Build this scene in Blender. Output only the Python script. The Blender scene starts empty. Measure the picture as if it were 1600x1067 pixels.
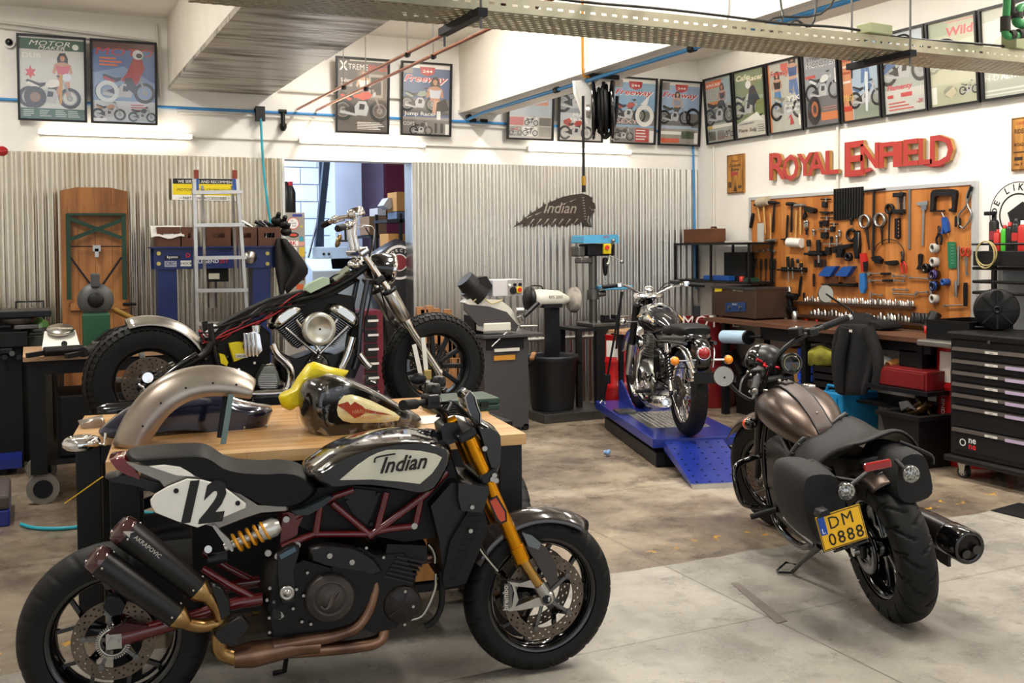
import bpy,math,random
from mathutils import Vector,Matrix
V=Vector
random.seed(7)
sc=bpy.context.scene
COL=sc.collection
# ---------------------------------------------------------------- camera
FPX,CYP,CAMH=1610.8,435.1,1.65
YAW,PIT,ROL=math.radians(25.087),math.radians(1.770),math.radians(-.544)
_cy,_sy,_cp,_sp=math.cos(YAW),math.sin(YAW),math.cos(PIT),math.sin(PIT)
FWD=V((_sy*_cp,_cy*_cp,-_sp));_rt=V((_cy,-_sy,0));_up=_rt.cross(FWD)
RGT=math.cos(ROL)*_rt+math.sin(ROL)*_up
UPV=-math.sin(ROL)*_rt+math.cos(ROL)*_up
CAM=V((0,0,CAMH))
cd=bpy.data.cameras.new('camera');cam=bpy.data.objects.new('camera',cd);COL.objects.link(cam)
cam.matrix_world=Matrix(((RGT.x,UPV.x,-FWD.x,0),(RGT.y,UPV.y,-FWD.y,0),(RGT.z,UPV.z,-FWD.z,CAMH),(0,0,0,1)))
cd.sensor_width=36;cd.lens=FPX/1600*36;cd.shift_y=-(533.5-CYP)/1600
cd.clip_start=.05;cd.clip_end=100
sc.camera=cam
# ---------------------------------------------------------------- world, lights, exposure
w=bpy.data.worlds.new('world');sc.world=w;w.use_nodes=True
wb=w.node_tree.nodes['Background'];wb.inputs[0].default_value=(.86,.92,1,1);wb.inputs[1].default_value=0.9
def area(name,loc,rot,sx,sy,power,col=(1,.955,.89)):
 l=bpy.data.lights.new(name,'AREA');l.shape='RECTANGLE';l.size=sx;l.size_y=sy;l.energy=power;l.color=col
 o=bpy.data.objects.new(name,l);COL.objects.link(o);o.location=loc;o.rotation_euler=rot
 return o
for i,(x,y,p)in enumerate(((-1.2,3.2,55),(-.6,7.0,55),(2.9,2.6,60),(2.95,5.2,60),(2.95,7.6,50),(5.3,2.4,50),(5.3,4.6,45),(5.0,7.2,50))):
 area('added_ceiling_light',(x,y,3.84),(0,0,0),.16,1.5,p)  # area lamps out of view, added along the ceiling to light the shop
sc.view_settings.view_transform='Standard';sc.view_settings.look='None'
sc.view_settings.gamma=1;sc.view_settings.use_curve_mapping=False
sc.view_settings.exposure=0.58
# ---------------------------------------------------------------- pixel rays (photo frame 1600 x 1067)
def ray(x,y):return RGT*((x-800)/FPX)-UPV*((y-CYP)/FPX)+FWD
def onz(x,y,z):d=ray(x,y);return CAM+d*((z-CAMH)/d.z)
def onY(x,y,c):d=ray(x,y);return CAM+d*(c/d.y)
def onX(x,y,c):d=ray(x,y);return CAM+d*(c/d.x)
def onD(x,y,D):return CAM+ray(x,y)*D
class Frame:
 def __init__(s,loc,rz,lean=0.):
  s.M=Matrix.Translation(V(loc))@Matrix.Rotation(rz,4,'Z')@Matrix.Rotation(lean,4,'X');s.I=s.M.inverted();s.loc=V(loc);s.rz=rz
  s.o=s.I@CAM
 def _hit(s,x,y,k,c):
  d=s.I.to_3x3()@ray(x,y);return s.o+d*((c-s.o[k])/d[k])
 def lat(s,x,y,c=0.):return s._hit(x,y,1,c)      # plane local y = c
 def lon(s,x,y,c=0.):return s._hit(x,y,0,c)
 def hz(s,x,y,c=0.):return s._hit(x,y,2,c)
# ---------------------------------------------------------------- materials
def lin(c):
 if isinstance(c,str):
  c=c.lstrip('#');c=[int(c[i:i+2],16)/255 for i in(0,2,4)]
  c=[(q/12.92 if q<=.04045 else((q+.055)/1.055)**2.4)for q in c]
 return(*c[:3],1)
MATS={}
def mat(name,col,rough=.5,metal=0.,noise=0.,scale=8.,bump=0.,bscale=60.,emit=0.,coat=0.,spec=.5,col2=None,trans=0.,ior=1.45,stretch=None,lo=.35,hi=.65,aniso=0.,rvar=0.):
 if name in MATS:return MATS[name]
 m=bpy.data.materials.new(name);m.use_nodes=True;nt=m.node_tree;b=nt.nodes['Principled BSDF']
 col=lin(col);b.inputs['Base Color'].default_value=col
 b.inputs['Roughness'].default_value=rough;b.inputs['Metallic'].default_value=metal
 b.inputs['Specular IOR Level'].default_value=spec;b.inputs['IOR'].default_value=ior
 b.inputs['Coat Weight'].default_value=coat;b.inputs['Coat Roughness'].default_value=.06
 b.inputs['Transmission Weight'].default_value=trans
 if emit:
  b.inputs['Emission Color'].default_value=col;b.inputs['Emission Strength'].default_value=emit
 if noise or col2 or bump or rvar:
  tc=nt.nodes.new('ShaderNodeTexCoord');mp=nt.nodes.new('ShaderNodeMapping');nt.links.new(tc.outputs['Object'],mp.inputs[0])
  if stretch:mp.inputs['Scale'].default_value=stretch
 if noise or col2 or rvar:
  n=nt.nodes.new('ShaderNodeTexNoise');n.inputs['Scale'].default_value=scale;n.inputs['Detail'].default_value=6;nt.links.new(mp.outputs[0],n.inputs[0])
  r=nt.nodes.new('ShaderNodeMapRange');r.inputs[1].default_value=lo;r.inputs[2].default_value=hi;nt.links.new(n.outputs[0],r.inputs[0])
  c2=lin(col2)if col2 else(*[max(0,q*(1-noise))for q in col[:3]],1)
  mx=nt.nodes.new('ShaderNodeMix');mx.data_type='RGBA';mx.inputs[6].default_value=col;mx.inputs[7].default_value=c2
  nt.links.new(r.outputs[0],mx.inputs[0]);nt.links.new(mx.outputs[2],b.inputs['Base Color'])
  if rvar:
   rr=nt.nodes.new('ShaderNodeMapRange');rr.inputs[3].default_value=rough;rr.inputs[4].default_value=rough+rvar
   nt.links.new(r.outputs[0],rr.inputs[0]);nt.links.new(rr.outputs[0],b.inputs['Roughness'])
 if bump:
  n2=nt.nodes.new('ShaderNodeTexNoise');n2.inputs['Scale'].default_value=bscale;n2.inputs['Detail'].default_value=4;nt.links.new(mp.outputs[0],n2.inputs[0])
  bp=nt.nodes.new('ShaderNodeBump');bp.inputs['Strength'].default_value=bump;bp.inputs['Distance'].default_value=.01
  nt.links.new(n2.outputs[0],bp.inputs['Height']);nt.links.new(bp.outputs[0],b.inputs['Normal'])
 MATS[name]=m;return m
def flat(hexc,rough=.55,coat=0.):return mat('ink_'+hexc.strip('#')+('' if not coat else 'g'),hexc,rough,coat=coat)
black_satin=mat('black_satin','#080809',.36)
black_gloss=mat('black_gloss','#08080a',.12,coat=.6)
black_matte=mat('black_matte','#0a0a0b',.6,spec=.35)
black_plastic=mat('black_plastic','#0d0d0e',.45,spec=.4,noise=.15,bump=.05,bscale=300)
rubber=mat('tyre_rubber','#0b0b0b',.6,spec=.35,noise=.25,scale=20,bump=.06,bscale=120)
dark_metal=mat('dark_metal','#26262a',.42,.7,noise=.2)
grey_metal=mat('grey_metal','#70706e',.38,.9,noise=.25,scale=14)
steel=mat('brushed_steel','#b4b2ac',.28,1.,noise=.15,scale=20)
chrome=mat('chrome','#e2e2e2',.06,1.)
alu=mat('aluminium','#c9c8c4',.34,.9,noise=.12,scale=12)
gold_fork=mat('gold_anodised','#d08a12',.26,.9)
bronze=mat('heated_steel','#8a6a55',.3,.95,col2='#5d463c',scale=6)
gold_pipe=mat('gold_tinted_steel','#b89a68',.25,.95,col2='#80592e',scale=8)
red_frame=mat('dark_red_paint','#5a0d12',.25,.1,coat=.7)
leather=mat('black_leather','#090909',.55,spec=.3,bump=.12,bscale=180,noise=.15)
white_paint=mat('white_gloss_paint','#e6e4da',.22,coat=.5)
brake_disc=mat('brake_disc_steel','#6e6256',.4,.85,noise=.3,scale=16)
ORD=['first','second','third','fourth','fifth','sixth','seventh','eighth','ninth','tenth','eleventh','twelfth','thirteenth','fourteenth','fifteenth','sixteenth','seventeenth','eighteenth','nineteenth','twentieth','twenty-first','twenty-second']
def ordl(i,n):return ORD[i]+' from the left' if i<n/2 else ORD[n-1-i]+' from the right'
# ---------------------------------------------------------------- geometry collector
def basis(d):
 d=d.normalized();a=V((0,0,1))if abs(d.z)<.9 else V((1,0,0))
 x=a.cross(d).normalized();return x,d.cross(x)
def smoothp(pts,k=4,closed=False):
 pts=[V(p)for p in pts];n=len(pts)
 if n<3:return pts
 out=[]
 rng=n if closed else n-1
 for i in range(rng):
  p1,p2=pts[i],pts[(i+1)%n]
  p0=pts[i-1]if(closed or i>0)else p1*2-p2
  p3=pts[(i+2)%n]if(closed or i+2<n)else p2*2-p1
  for j in range(k):
   t=j/k;out.append(.5*((2*p1)+(p2-p0)*t+(2*p0-5*p1+4*p2-p3)*t*t+(3*p1-p0-3*p2+p3)*t**3))
 if not closed:out.append(pts[-1])
 return out
class G:
 def __init__(s):s.v=[];s.f=[];s.m=[];s.s=[]
 def add(s,vs,fs,m=0,sm=False):
  o=len(s.v);s.v+=[V(p)for p in vs]
  for f in fs:s.f.append([i+o for i in f]);s.m.append(m);s.s.append(sm)
  return s
 def box(s,c,d,m=0,rz=0.,R=None):
  x,y,z=d[0]/2,d[1]/2,d[2]/2;M=R if R is not None else Matrix.Rotation(rz,3,'Z')
  vs=[V(c)+M@V(p)for p in((-x,-y,-z),(x,-y,-z),(x,y,-z),(-x,y,-z),(-x,-y,z),(x,-y,z),(x,y,z),(-x,y,z))]
  return s.add(vs,((0,3,2,1),(4,5,6,7),(0,1,5,4),(1,2,6,5),(2,3,7,6),(3,0,4,7)),m)
 def b2(s,a,b,m=0):
  return s.box([(a[i]+b[i])/2 for i in range(3)],[abs(a[i]-b[i])for i in range(3)],m)
 def bar(s,p0,p1,w,h,m=0,up=None):            # rectangular bar between two points, w across, h along up
  p0,p1=V(p0),V(p1);d=p1-p0;L=d.length;d.normalize()
  u=V(up)if up else(V((0,0,1))if abs(d.z)<.95 else V((0,1,0)))
  x=d.cross(u).normalized();u=x.cross(d)
  R=Matrix((x,d,u)).transposed();return s.box((p0+p1)/2,(w,L,h),m,R=R)
 def cyl(s,p0,p1,r0,r1=None,n=16,m=0,caps=True,sm=True):
  p0,p1=V(p0),V(p1);r1=r0 if r1 is None else r1;x,y=basis(p1-p0);vs=[]
  for p,r in((p0,r0),(p1,r1)):
   for i in range(n):a=2*math.pi*i/n;vs.append(p+x*(r*math.cos(a))+y*(r*math.sin(a)))
  s.add(vs,[(i,(i+1)%n,n+(i+1)%n,n+i)for i in range(n)],m,sm)
  if caps:s.add(vs,[tuple(range(n-1,-1,-1)),tuple(range(n,2*n))],m)
  return s
 def tube(s,pts,r,n=8,m=0,k=0,closed=False,caps=True,flatten=1.):
  if k:pts=smoothp(pts,k,closed)
  pts=[V(p)for p in pts];N=len(pts);vs=[]
  rs=r if isinstance(r,(list,tuple))else None
  x=None
  for i,p in enumerate(pts):
   if closed:d=pts[(i+1)%N]-pts[i-1]
   else:d=pts[min(i+1,N-1)]-pts[max(i-1,0)]
   if d.length<1e-9:d=V((0,0,1))
   d.normalize()
   if x is None:x,y=basis(d)
   else:
    x=x-d*x.dot(d)
    x=x.normalized()if x.length>1e-6 else basis(d)[0]
    y=d.cross(x)
   if rs:t=i/(N-1)*(len(rs)-1);a=int(min(t,len(rs)-2));rr=rs[a]+(rs[a+1]-rs[a])*(t-a)
   else:rr=r
   for j in range(n):a=2*math.pi*j/n;vs.append(p+x*(rr*math.cos(a))+y*(rr*math.sin(a)*flatten))
  fs=[]
  for i in range(N if closed else N-1):
   q=(i+1)%N
   for j in range(n):fs.append((i*n+j,i*n+(j+1)%n,q*n+(j+1)%n,q*n+j))
  s.add(vs,fs,m,True)
  if caps and not closed:s.add(vs[:n]+vs[-n:],[tuple(range(n-1,-1,-1)),tuple(range(n,2*n))],m)
  return s
 def lathe(s,prof,o=(0,0,0),ax=(0,0,1),n=24,m=0,sm=True,closed=False):   # prof: (radius, height)
  o=V(o);ax=V(ax).normalized();x,y=basis(ax);vs=[];P=len(prof)
  for r,h in prof:
   for i in range(n):a=2*math.pi*i/n;vs.append(o+ax*h+x*(r*math.cos(a))+y*(r*math.sin(a)))
  fs=[(k*n+i,k*n+(i+1)%n,((k+1)%P)*n+(i+1)%n,((k+1)%P)*n+i)for k in range(P if closed else P-1)for i in range(n)]
  s.add(vs,fs,m,sm)
  if not closed:
   caps=[]
   if prof[0][0]>1e-5:caps.append(tuple(range(n-1,-1,-1)))
   if prof[-1][0]>1e-5:caps.append(tuple(range((P-1)*n,P*n)))
   if caps:s.add(vs,caps,m)
  return s
 def sph(s,c,r,n=12,m=0,R=None,z0=-1.,z1=1.):
  r=(r,r,r)if isinstance(r,(int,float))else r;vs=[];h=n//2+1;c=V(c)
  a0,a1=math.asin(z0),math.asin(z1)
  for k in range(h+1):
   t=a0+(a1-a0)*k/h
   for i in range(n):
    a=2*math.pi*i/n;p=V((r[0]*math.cos(t)*math.cos(a),r[1]*math.cos(t)*math.sin(a),r[2]*math.sin(t)))
    vs.append(c+(R@p if R else p))
  fs=[(k*n+i,k*n+(i+1)%n,(k+1)*n+(i+1)%n,(k+1)*n+i)for k in range(h)for i in range(n)]
  s.add(vs,fs,m,True)
  if z0>-1:s.add(vs[:n],[tuple(range(n-1,-1,-1))],m)
  if z1<1:s.add(vs[-n:],[tuple(range(n))],m)
  return s
 def prism(s,poly,off,m=0,sm=False):             # poly: 3D points, off: extrusion vector
  n=len(poly);off=V(off);vs=[V(p)for p in poly]+[V(p)+off for p in poly]
  s.add(vs,[tuple(range(n-1,-1,-1)),tuple(range(n,2*n))],m)
  s.add(vs,[(i,(i+1)%n,n+(i+1)%n,n+i)for i in range(n)],m,sm);return s
 def loft(s,rings,m=0,caps=True,sm=True,closed=False):
  n=len(rings[0]);N=len(rings);vs=[V(p)for r in rings for p in r]
  s.add(vs,[(k*n+i,k*n+(i+1)%n,((k+1)%N)*n+(i+1)%n,((k+1)%N)*n+i)for k in range(N if closed else N-1)for i in range(n)],m,sm)
  if caps and not closed:s.add(vs,[tuple(range(n-1,-1,-1)),tuple(range((N-1)*n,N*n))],m)
  return s
 def grid(s,rows,m=0,sm=True):
  n=len(rows[0]);vs=[V(p)for r in rows for p in r]
  return s.add(vs,[(k*n+i,k*n+i+1,(k+1)*n+i+1,(k+1)*n+i)for k in range(len(rows)-1)for i in range(n-1)],m,sm)
 def pillow(s,poly,y0,y1,bulge=.02,m=0,rings=4,axis=1):   # side outline -> rounded body between y0 and y1
  n=len(poly);c=sum((V(p)for p in poly),V())/n;R=[]
  mid=(y0+y1)/2;h=(y1-y0)/2
  for k in range(-rings,rings+1):
   t=k/rings;a=t*math.pi/2;sc_=1-bulge*(1-math.cos(a));yy=mid+h*math.sin(a)
   ring=[]
   for p in poly:
    q=c+(V(p)-c)*sc_;q[axis]=yy;ring.append(q)
   R.append(ring)
  return s.loft(R,m)
 def text(s,txt,size,o,ux,uy,m=0,depth=0.,shear=0.,off=0.,cx=True,sx=1.,sp=1.):
  vs,fs,wd=textmesh(txt,shear,off,sp);ux,uy=V(ux),V(uy);nz=ux.cross(uy);o=V(o)
  dx=-wd/2 if cx else 0
  top=[o+ux*((x+dx)*size*sx)+uy*(y*size)+nz*depth for x,y in vs]
  s.add(top,fs,m)
  if depth:
   bot=[p-nz*depth for p in top];s.add(bot,[f[::-1]for f in fs],m)
   cnt={}
   for f in fs:
    for i in range(len(f)):e=(f[i],f[(i+1)%len(f)]);cnt[e]=1
   N=len(top);s.add(top+bot,[(a,a+N,b+N,b)for a,b in cnt if(b,a)not in cnt],m)
  return s
 def bev(s):return s
 def build(s,name,mats,parent=None,world=False,bevel=0.,label=None,kind=None,solid=0.,sub=0):
  if not isinstance(mats,(list,tuple)):mats=[mats]
  vs=s.v
  if world and parent is not None:
   I=wm(parent).inverted();vs=[I@p for p in s.v]
  me=bpy.data.meshes.new(name);me.from_pydata([tuple(p)for p in vs],[],s.f)
  for q in mats:me.materials.append(q)
  me.polygons.foreach_set('material_index',s.m);me.polygons.foreach_set('use_smooth',s.s);me.update()
  o=bpy.data.objects.new(name,me);COL.objects.link(o)
  if parent is not None:o.parent=parent
  if solid:
   md=o.modifiers.new('solid','SOLIDIFY');md.thickness=solid;md.offset=0
  if sub:md=o.modifiers.new('sub','SUBSURF');md.levels=sub;md.render_levels=sub
  if bevel:md=o.modifiers.new('bevel','BEVEL');md.width=bevel;md.segments=2;md.limit_method='ANGLE';md.angle_limit=.7
  if label:o['label']=label
  if kind:o['kind']=kind
  return o
def each(name,mats,parent,gs,**kw):                # several pieces of one kind, each a part of its own
 return[g.build(name,mats,parent,True,**kw)for g in gs]
def wm(o):
 M=Matrix.Translation(o.location)@Matrix.Rotation(o.rotation_euler.z,4,'Z')
 if o.rotation_euler.x or o.rotation_euler.y:M=Matrix.Translation(o.location)@o.rotation_euler.to_matrix().to_4x4()
 return(wm(o.parent)@M)if o.parent else M
TXT={}
def textmesh(txt,shear,off,sp):
 if 'M' in txt:off=0          # the font's M breaks when thickened
 k=(txt,shear,off,sp)
 if k in TXT:return TXT[k]
 c=bpy.data.curves.new('t','FONT');c.body=txt;c.shear=shear;c.offset=off;c.space_character=sp;c.resolution_u=2;c.fill_mode='FRONT'
 o=bpy.data.objects.new('t',c);COL.objects.link(o)
 dg=bpy.context.evaluated_depsgraph_get();dg.update()
 me=bpy.data.meshes.new_from_object(o.evaluated_get(dg))
 vs=[(v.co.x,v.co.y)for v in me.vertices];fs=[tuple(p.vertices)for p in me.polygons]
 x0=min([q[0]for q in vs],default=0);x1=max([q[0]for q in vs],default=0)
 vs=[(a-x0,b)for a,b in vs]
 bpy.data.objects.remove(o);bpy.data.curves.remove(c);bpy.data.meshes.remove(me)
 TXT[k]=(vs,fs,x1-x0);return TXT[k]
def thing(name,label,cat,loc=(0,0,0),rz=0.,group=None):
 o=bpy.data.objects.new(name,None);COL.objects.link(o);o.location=loc;o.rotation_euler=(0,0,rz);o.empty_display_size=.05
 o['label']=label;o['category']=cat
 if group:o['group']=group
 return o
def solo(g,name,mats,label,cat,group=None,bevel=0.,kind=None,**kw):     # a thing that is one mesh (world coordinates), origin at its base
 xs=[p.x for p in g.v];ys=[p.y for p in g.v];zs=[p.z for p in g.v]
 o_=V(((min(xs)+max(xs))/2,(min(ys)+max(ys))/2,min(zs)))
 for i,p in enumerate(g.v):g.v[i]=p-o_
 o=g.build(name,mats,bevel=bevel,**kw);o.location=o_;o['label']=label;o['category']=cat
 if group:o['group']=group
 if kind:o['kind']=kind
 return o
def struct(g,name,mats,parent=None,**kw):
 o=g.build(name,mats,parent,**kw)
 if parent is None:o['kind']='structure'
 return o
def dup(root,loc,rz,label=None,parent=None):
 r=root.copy();COL.objects.link(r);r.location=loc;r.rotation_euler=(0,0,rz)
 if label:r['label']=label
 def rec(a,b):
  for ch in a.children:
   c=ch.copy();COL.objects.link(c);c.parent=b;rec(ch,c)
 rec(root,r);return r
XW,YW=6.69,9.45        # right wall, back wall
X3,Y3,Z3=V((1,0,0)),V((0,1,0)),V((0,0,1))
# ================================================================ THE ROOM
def floor_mat():
 m=bpy.data.materials.new('floor_concrete');m.use_nodes=True;nt=m.node_tree;b=nt.nodes['Principled BSDF'];L=nt.links.new;N=nt.nodes.new
 g=N('ShaderNodeNewGeometry');sp=N('ShaderNodeSeparateXYZ');L(g.outputs['Position'],sp.inputs[0])
 def nz(scale,det=6,lo=.4,hi=.6):
  n=N('ShaderNodeTexNoise');n.inputs['Scale'].default_value=scale;n.inputs['Detail'].default_value=det;n.inputs['Roughness'].default_value=.65;L(g.outputs['Position'],n.inputs[0])
  r=N('ShaderNodeMapRange');r.inputs[1].default_value=lo;r.inputs[2].default_value=hi;L(n.outputs[0],r.inputs[0]);return r.outputs[0]
 def mixc(f,a,c2):
  x=N('ShaderNodeMix');x.data_type='RGBA'
  for k,q in((0,f),(6,a),(7,c2)):
   if hasattr(q,'is_linked'):L(q,x.inputs[k])
   else:x.inputs[k].default_value=q
  return x.outputs[2]
 def ma(op,a,b_,c=None):
  x=N('ShaderNodeMath');x.operation=op
  for k,q in enumerate((a,b_,c)):
   if q is None:continue
   if hasattr(q,'is_linked'):L(q,x.inputs[k])
   else:x.inputs[k].default_value=q
  return x.outputs[0]
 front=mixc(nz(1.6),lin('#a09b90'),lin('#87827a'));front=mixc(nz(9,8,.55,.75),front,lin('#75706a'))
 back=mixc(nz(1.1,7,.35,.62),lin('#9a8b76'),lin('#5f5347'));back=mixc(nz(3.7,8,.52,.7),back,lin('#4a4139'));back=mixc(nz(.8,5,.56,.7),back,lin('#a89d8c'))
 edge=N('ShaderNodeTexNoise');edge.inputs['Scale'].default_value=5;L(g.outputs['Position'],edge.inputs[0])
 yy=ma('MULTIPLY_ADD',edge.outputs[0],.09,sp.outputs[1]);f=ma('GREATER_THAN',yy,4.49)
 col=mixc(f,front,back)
 for ax,c,w_ in((1,3.62,.004),(1,5.95,.004),(0,2.93,.005),(0,5.2,.004)):
  d=ma('ABSOLUTE',ma('SUBTRACT',sp.outputs[ax],c),0.);col=mixc(ma('MULTIPLY',ma('LESS_THAN',d,w_),.6),col,lin('#4c463e'))
 # worn yellow marks
 col=mixc(ma('MULTIPLY',ma('LESS_THAN',ma('ABSOLUTE',ma('SUBTRACT',sp.outputs[1],4.72),0.),.07),nz(14,4,.6,.62)),col,lin('#c9962e'))
 L(col,b.inputs['Base Color'])
 r=N('ShaderNodeMapRange');r.inputs[3].default_value=.22;r.inputs[4].default_value=.5;L(nz(4),r.inputs[0]);L(r.outputs[0],b.inputs['Roughness'])
 bp=N('ShaderNodeBump');bp.inputs['Strength'].default_value=.08;bp.inputs['Distance'].default_value=.01;L(nz(60,4),bp.inputs['Height']);L(bp.outputs[0],b.inputs['Normal'])
 return m
wall_m=mat('wall_paint','#f3f0e9',.6,noise=.05,scale=2.5,bump=.05,bscale=40)
ceil_m=mat('ceiling_paint','#ece7dd',.7,noise=.06,scale=2)
CZ=3.66
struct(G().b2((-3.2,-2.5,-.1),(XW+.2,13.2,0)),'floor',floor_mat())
struct(G().b2((-3.2,-1.5,CZ+.24),(XW+.2,YW+.2,CZ+.34)),'ceiling',ceil_m)
struct(G().b2((-3.2,YW-.75,CZ),(XW,YW,CZ+.24)),'trim_1',ceil_m)
# back wall with the doorway opening
DX0,DX1,DZ=2.13,3.36,2.47
g=G().b2((-3.2,YW,0),(DX0,YW+.2,CZ+.3)).b2((DX1,YW,0),(XW+.2,YW+.2,CZ+.3)).b2((DX0,YW,DZ),(DX1,YW+.2,CZ+.3))
struct(g,'wall_back',wall_m)
struct(G().b2((XW,-1.5,0),(XW+.2,YW,CZ+.3)),'wall_right',wall_m)
struct(G().b2((-3.4,-1.5,0),(-3.2,YW+.2,CZ+.3)),'wall_left',wall_m)
# front wall: piers and lintel of the open roller door behind the camera
struct(G().b2((-3.4,-1.7,0),(-2.2,-1.5,CZ+.3)).b2((5.6,-1.7,0),(XW+.2,-1.5,CZ+.3)).b2((-2.2,-1.7,3.2),(5.6,-1.5,CZ+.3)),'wall_front',wall_m)
# painted concrete beams
beam_m=mat('beam_paint','#e6e0d4',.55,noise=.08,scale=3,bump=.15,bscale=12)
raw_m=mat('rough_beam_soffit','#b0aa9c',.32,col2='#39342c',scale=2.6,lo=.46,hi=.74,bump=.9,bscale=7,stretch=(.5,2.2,1),rvar=.3)
g=G().b2((1.13,-1.5,3.075),(2.02,YW,CZ+.25),0)
struct(g,'trim_2',beam_m)
g=G()
yb=YW
while yb>1.0:                                         # shuttering boards of the soffit, uneven
 L_=random.uniform(.7,1.25);dz=random.uniform(0,.03)
 g.b2((1.13,yb-L_+.014,3.05-dz),(2.02,yb,3.077),0);yb-=L_
o=struct(g,'trim_3',raw_m,kind='structure');o['label']='rough grey board-marked underside of the wide ceiling beam'
struct(G().b2((3.87,-1.5,2.97),(4.28,YW,CZ+.25)).b2((3.855,-1.5,2.965),(3.87,YW,3.0)),'trim_4',beam_m)
# corrugated sheets
cor_m=mat('galvanised_sheet','#dcdbd5',.27,1.,noise=.12,scale=2,stretch=(1,1,.25),rvar=.08)
cor_old=mat('galvanised_sheet_weathered','#dad5c9',.27,1.,col2='#bba988',scale=1.6,stretch=(3,3,.3),lo=.5,hi=.85)
def corrugated(x0,x1,y,z1,m,n=10,yo=0.):
 rows=[];k=max(2,int((x1-x0)/.0762*n))
 for i in range(k+1):
  x=x0+(x1-x0)*i/k;yy=y-.013+.0125*math.cos(2*math.pi*x/.0762)-yo;rows.append((x,yy))
 return G().grid([[V((x,yy,.02))for x,yy in rows],[V((x,yy,z1))for x,yy in rows]])
ROOT_BACK=bpy.data.objects['wall_back']
xs=[-3.19,-2.3,-1.42,-.53,.36,1.25,2.11]
for i in range(len(xs)-1):
 corrugated(xs[i],xs[i+1]+.04*(i<len(xs)-2),YW,2.475,cor_old if i>1 else cor_m,yo=.003*(i%2)).build('corrugated_sheet',cor_old if i>1 else cor_m,ROOT_BACK,world=True)
xs=[3.37,4.22,5.08,5.94,6.68]
for i in range(len(xs)-1):
 corrugated(xs[i],xs[i+1]+.04*(i<3),YW,2.475,cor_m,yo=.003*(i%2)).build('corrugated_sheet',cor_m,ROOT_BACK,world=True)
G().b2((3.36,YW-.03,0),(3.385,YW+.2,DZ)).b2((2.105,YW-.03,0),(2.13,YW+.2,DZ)).build('door_jamb',alu,ROOT_BACK,world=True)
G().tube([(3.5,YW-.05,.70),(6.6,YW-.05,.70)],.016,8).build('conduit',alu,ROOT_BACK,world=True)
# back room seen through the doorway
blk_m=mat('painted_block','#c9d2dc',.6,noise=.05)
bw=G().b2((.8,12.03,0),(3.45,12.2,3.2))
o=struct(bw,'wall_back_room',mat('mortar_paint','#b4bec9',.7))
bm_=G().b2((-.195,-.02,-.095),(.195,.01,.095));b0=bm_.build('block',blk_m,o,bevel=.006);b0.location=(2.0,12.02,.2)
for r_ in range(0,15):
 for c_ in range(0,4):
  b=b0 if(r_==1 and c_==1)else b0.copy()
  if b is not b0:COL.objects.link(b)
  b.location=(1.9+c_*.4+(.2 if r_%2 else 0),12.025+random.uniform(-.002,.002),.1+r_*.2)
xa,xb,xc,xd=[onY(q,330,12.0).x for q in(515,556,598,668)]
struct(G().b2((xa,11.75,0),(xb,12.2,3.2)),'trim_5',mat('smooth_pier_paint','#c3cbdc',.5))
struct(G().b2((xb-.05,11.95,0),(xc,12.2,3.2)),'wall_lilac_room',mat('lilac_wall','#9d90b4',.6,noise=.08))
struct(G().b2((xc,11.85,0),(xd+.4,12.2,3.2)),'wall_far_room',mat('burgundy_wall','#5c1a30',.55,noise=.08))
struct(G().b2((xd+.2,9.65,0),(xd+.4,12.2,3.2)),'wall_right_room',MATS['burgundy_wall'])
struct(G().b2((.8,9.65,3.2),(xd+.4,12.2,3.3)),'ceiling_room',ceil_m)
struct(G().b2((.7,9.65,0),(.8,12.2,3.3)),'wall_left_room',blk_m)
area('back_room_light',(2.1,10.9,3.15),(0,0,0),.8,.8,75,(.72,.82,1))
# ---------------------------------------------------------------- fluorescent tubes
glow=mat('lit_tube','#fff4e2',.5,emit=9.)
fit_m=mat('fitting_enamel','#efeee8',.35)
def batten(p0,p1,label,nrm):
 p0,p1=V(p0),V(p1);nrm=V(nrm);t=thing('tube_light',label,'light',(p0+p1)/2,0,'fluorescent tube lights')
 d=(p1-p0).normalized()
 g=G().bar(p0,p1,.045,.03,up=nrm);g.build('housing',fit_m,t,True)
 each('end_cap',fit_m,t,[G().box(q_+nrm*.03,(.02,.03,.045))for q_ in(p0,p1)])
 G().cyl(p0+nrm*.042+d*.015,p1+nrm*.042-d*.015,.019,n=14).build('tube',glow,t,True)
nY=V((0,-1,0))
for x0,x1,lab,xm in((.1,1.31,'lit fluorescent tube under the two framed covers at the left end of the back wall',0),(2.27,3.48,'lit fluorescent tube above the doorway opening',0),(4.6,5.8,'lit fluorescent tube below the hose reel on the back wall',0)):
 batten((x0,YW-.02,2.64),(x1,YW-.02,2.64),lab,nY)
batten((5.9,7.6,CZ+.2),(5.9,8.7,CZ+.2),'lit fluorescent tube on the ceiling in the back right corner',V((0,0,-1)))
batten((-.25,7.3,CZ+.2),(-.25,8.6,CZ+.2),'lit fluorescent tube on the ceiling above the left covers',V((0,0,-1)))
for i,(x,y)in enumerate(((-1.2,3.2),(2.9,2.6),(2.95,5.2),(5.5,2.4),(5.5,4.6))):  # glowing battens outside the view, added as extra light sources
 batten((x,y-.7,CZ+.22),(x,y+.7,CZ+.22),'ceiling fluorescent batten over '+('the left side of the shop','the racing bike','the lift for the chopper','the front right of the shop','the tool chest')[i],V((0,0,-1)))
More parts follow.
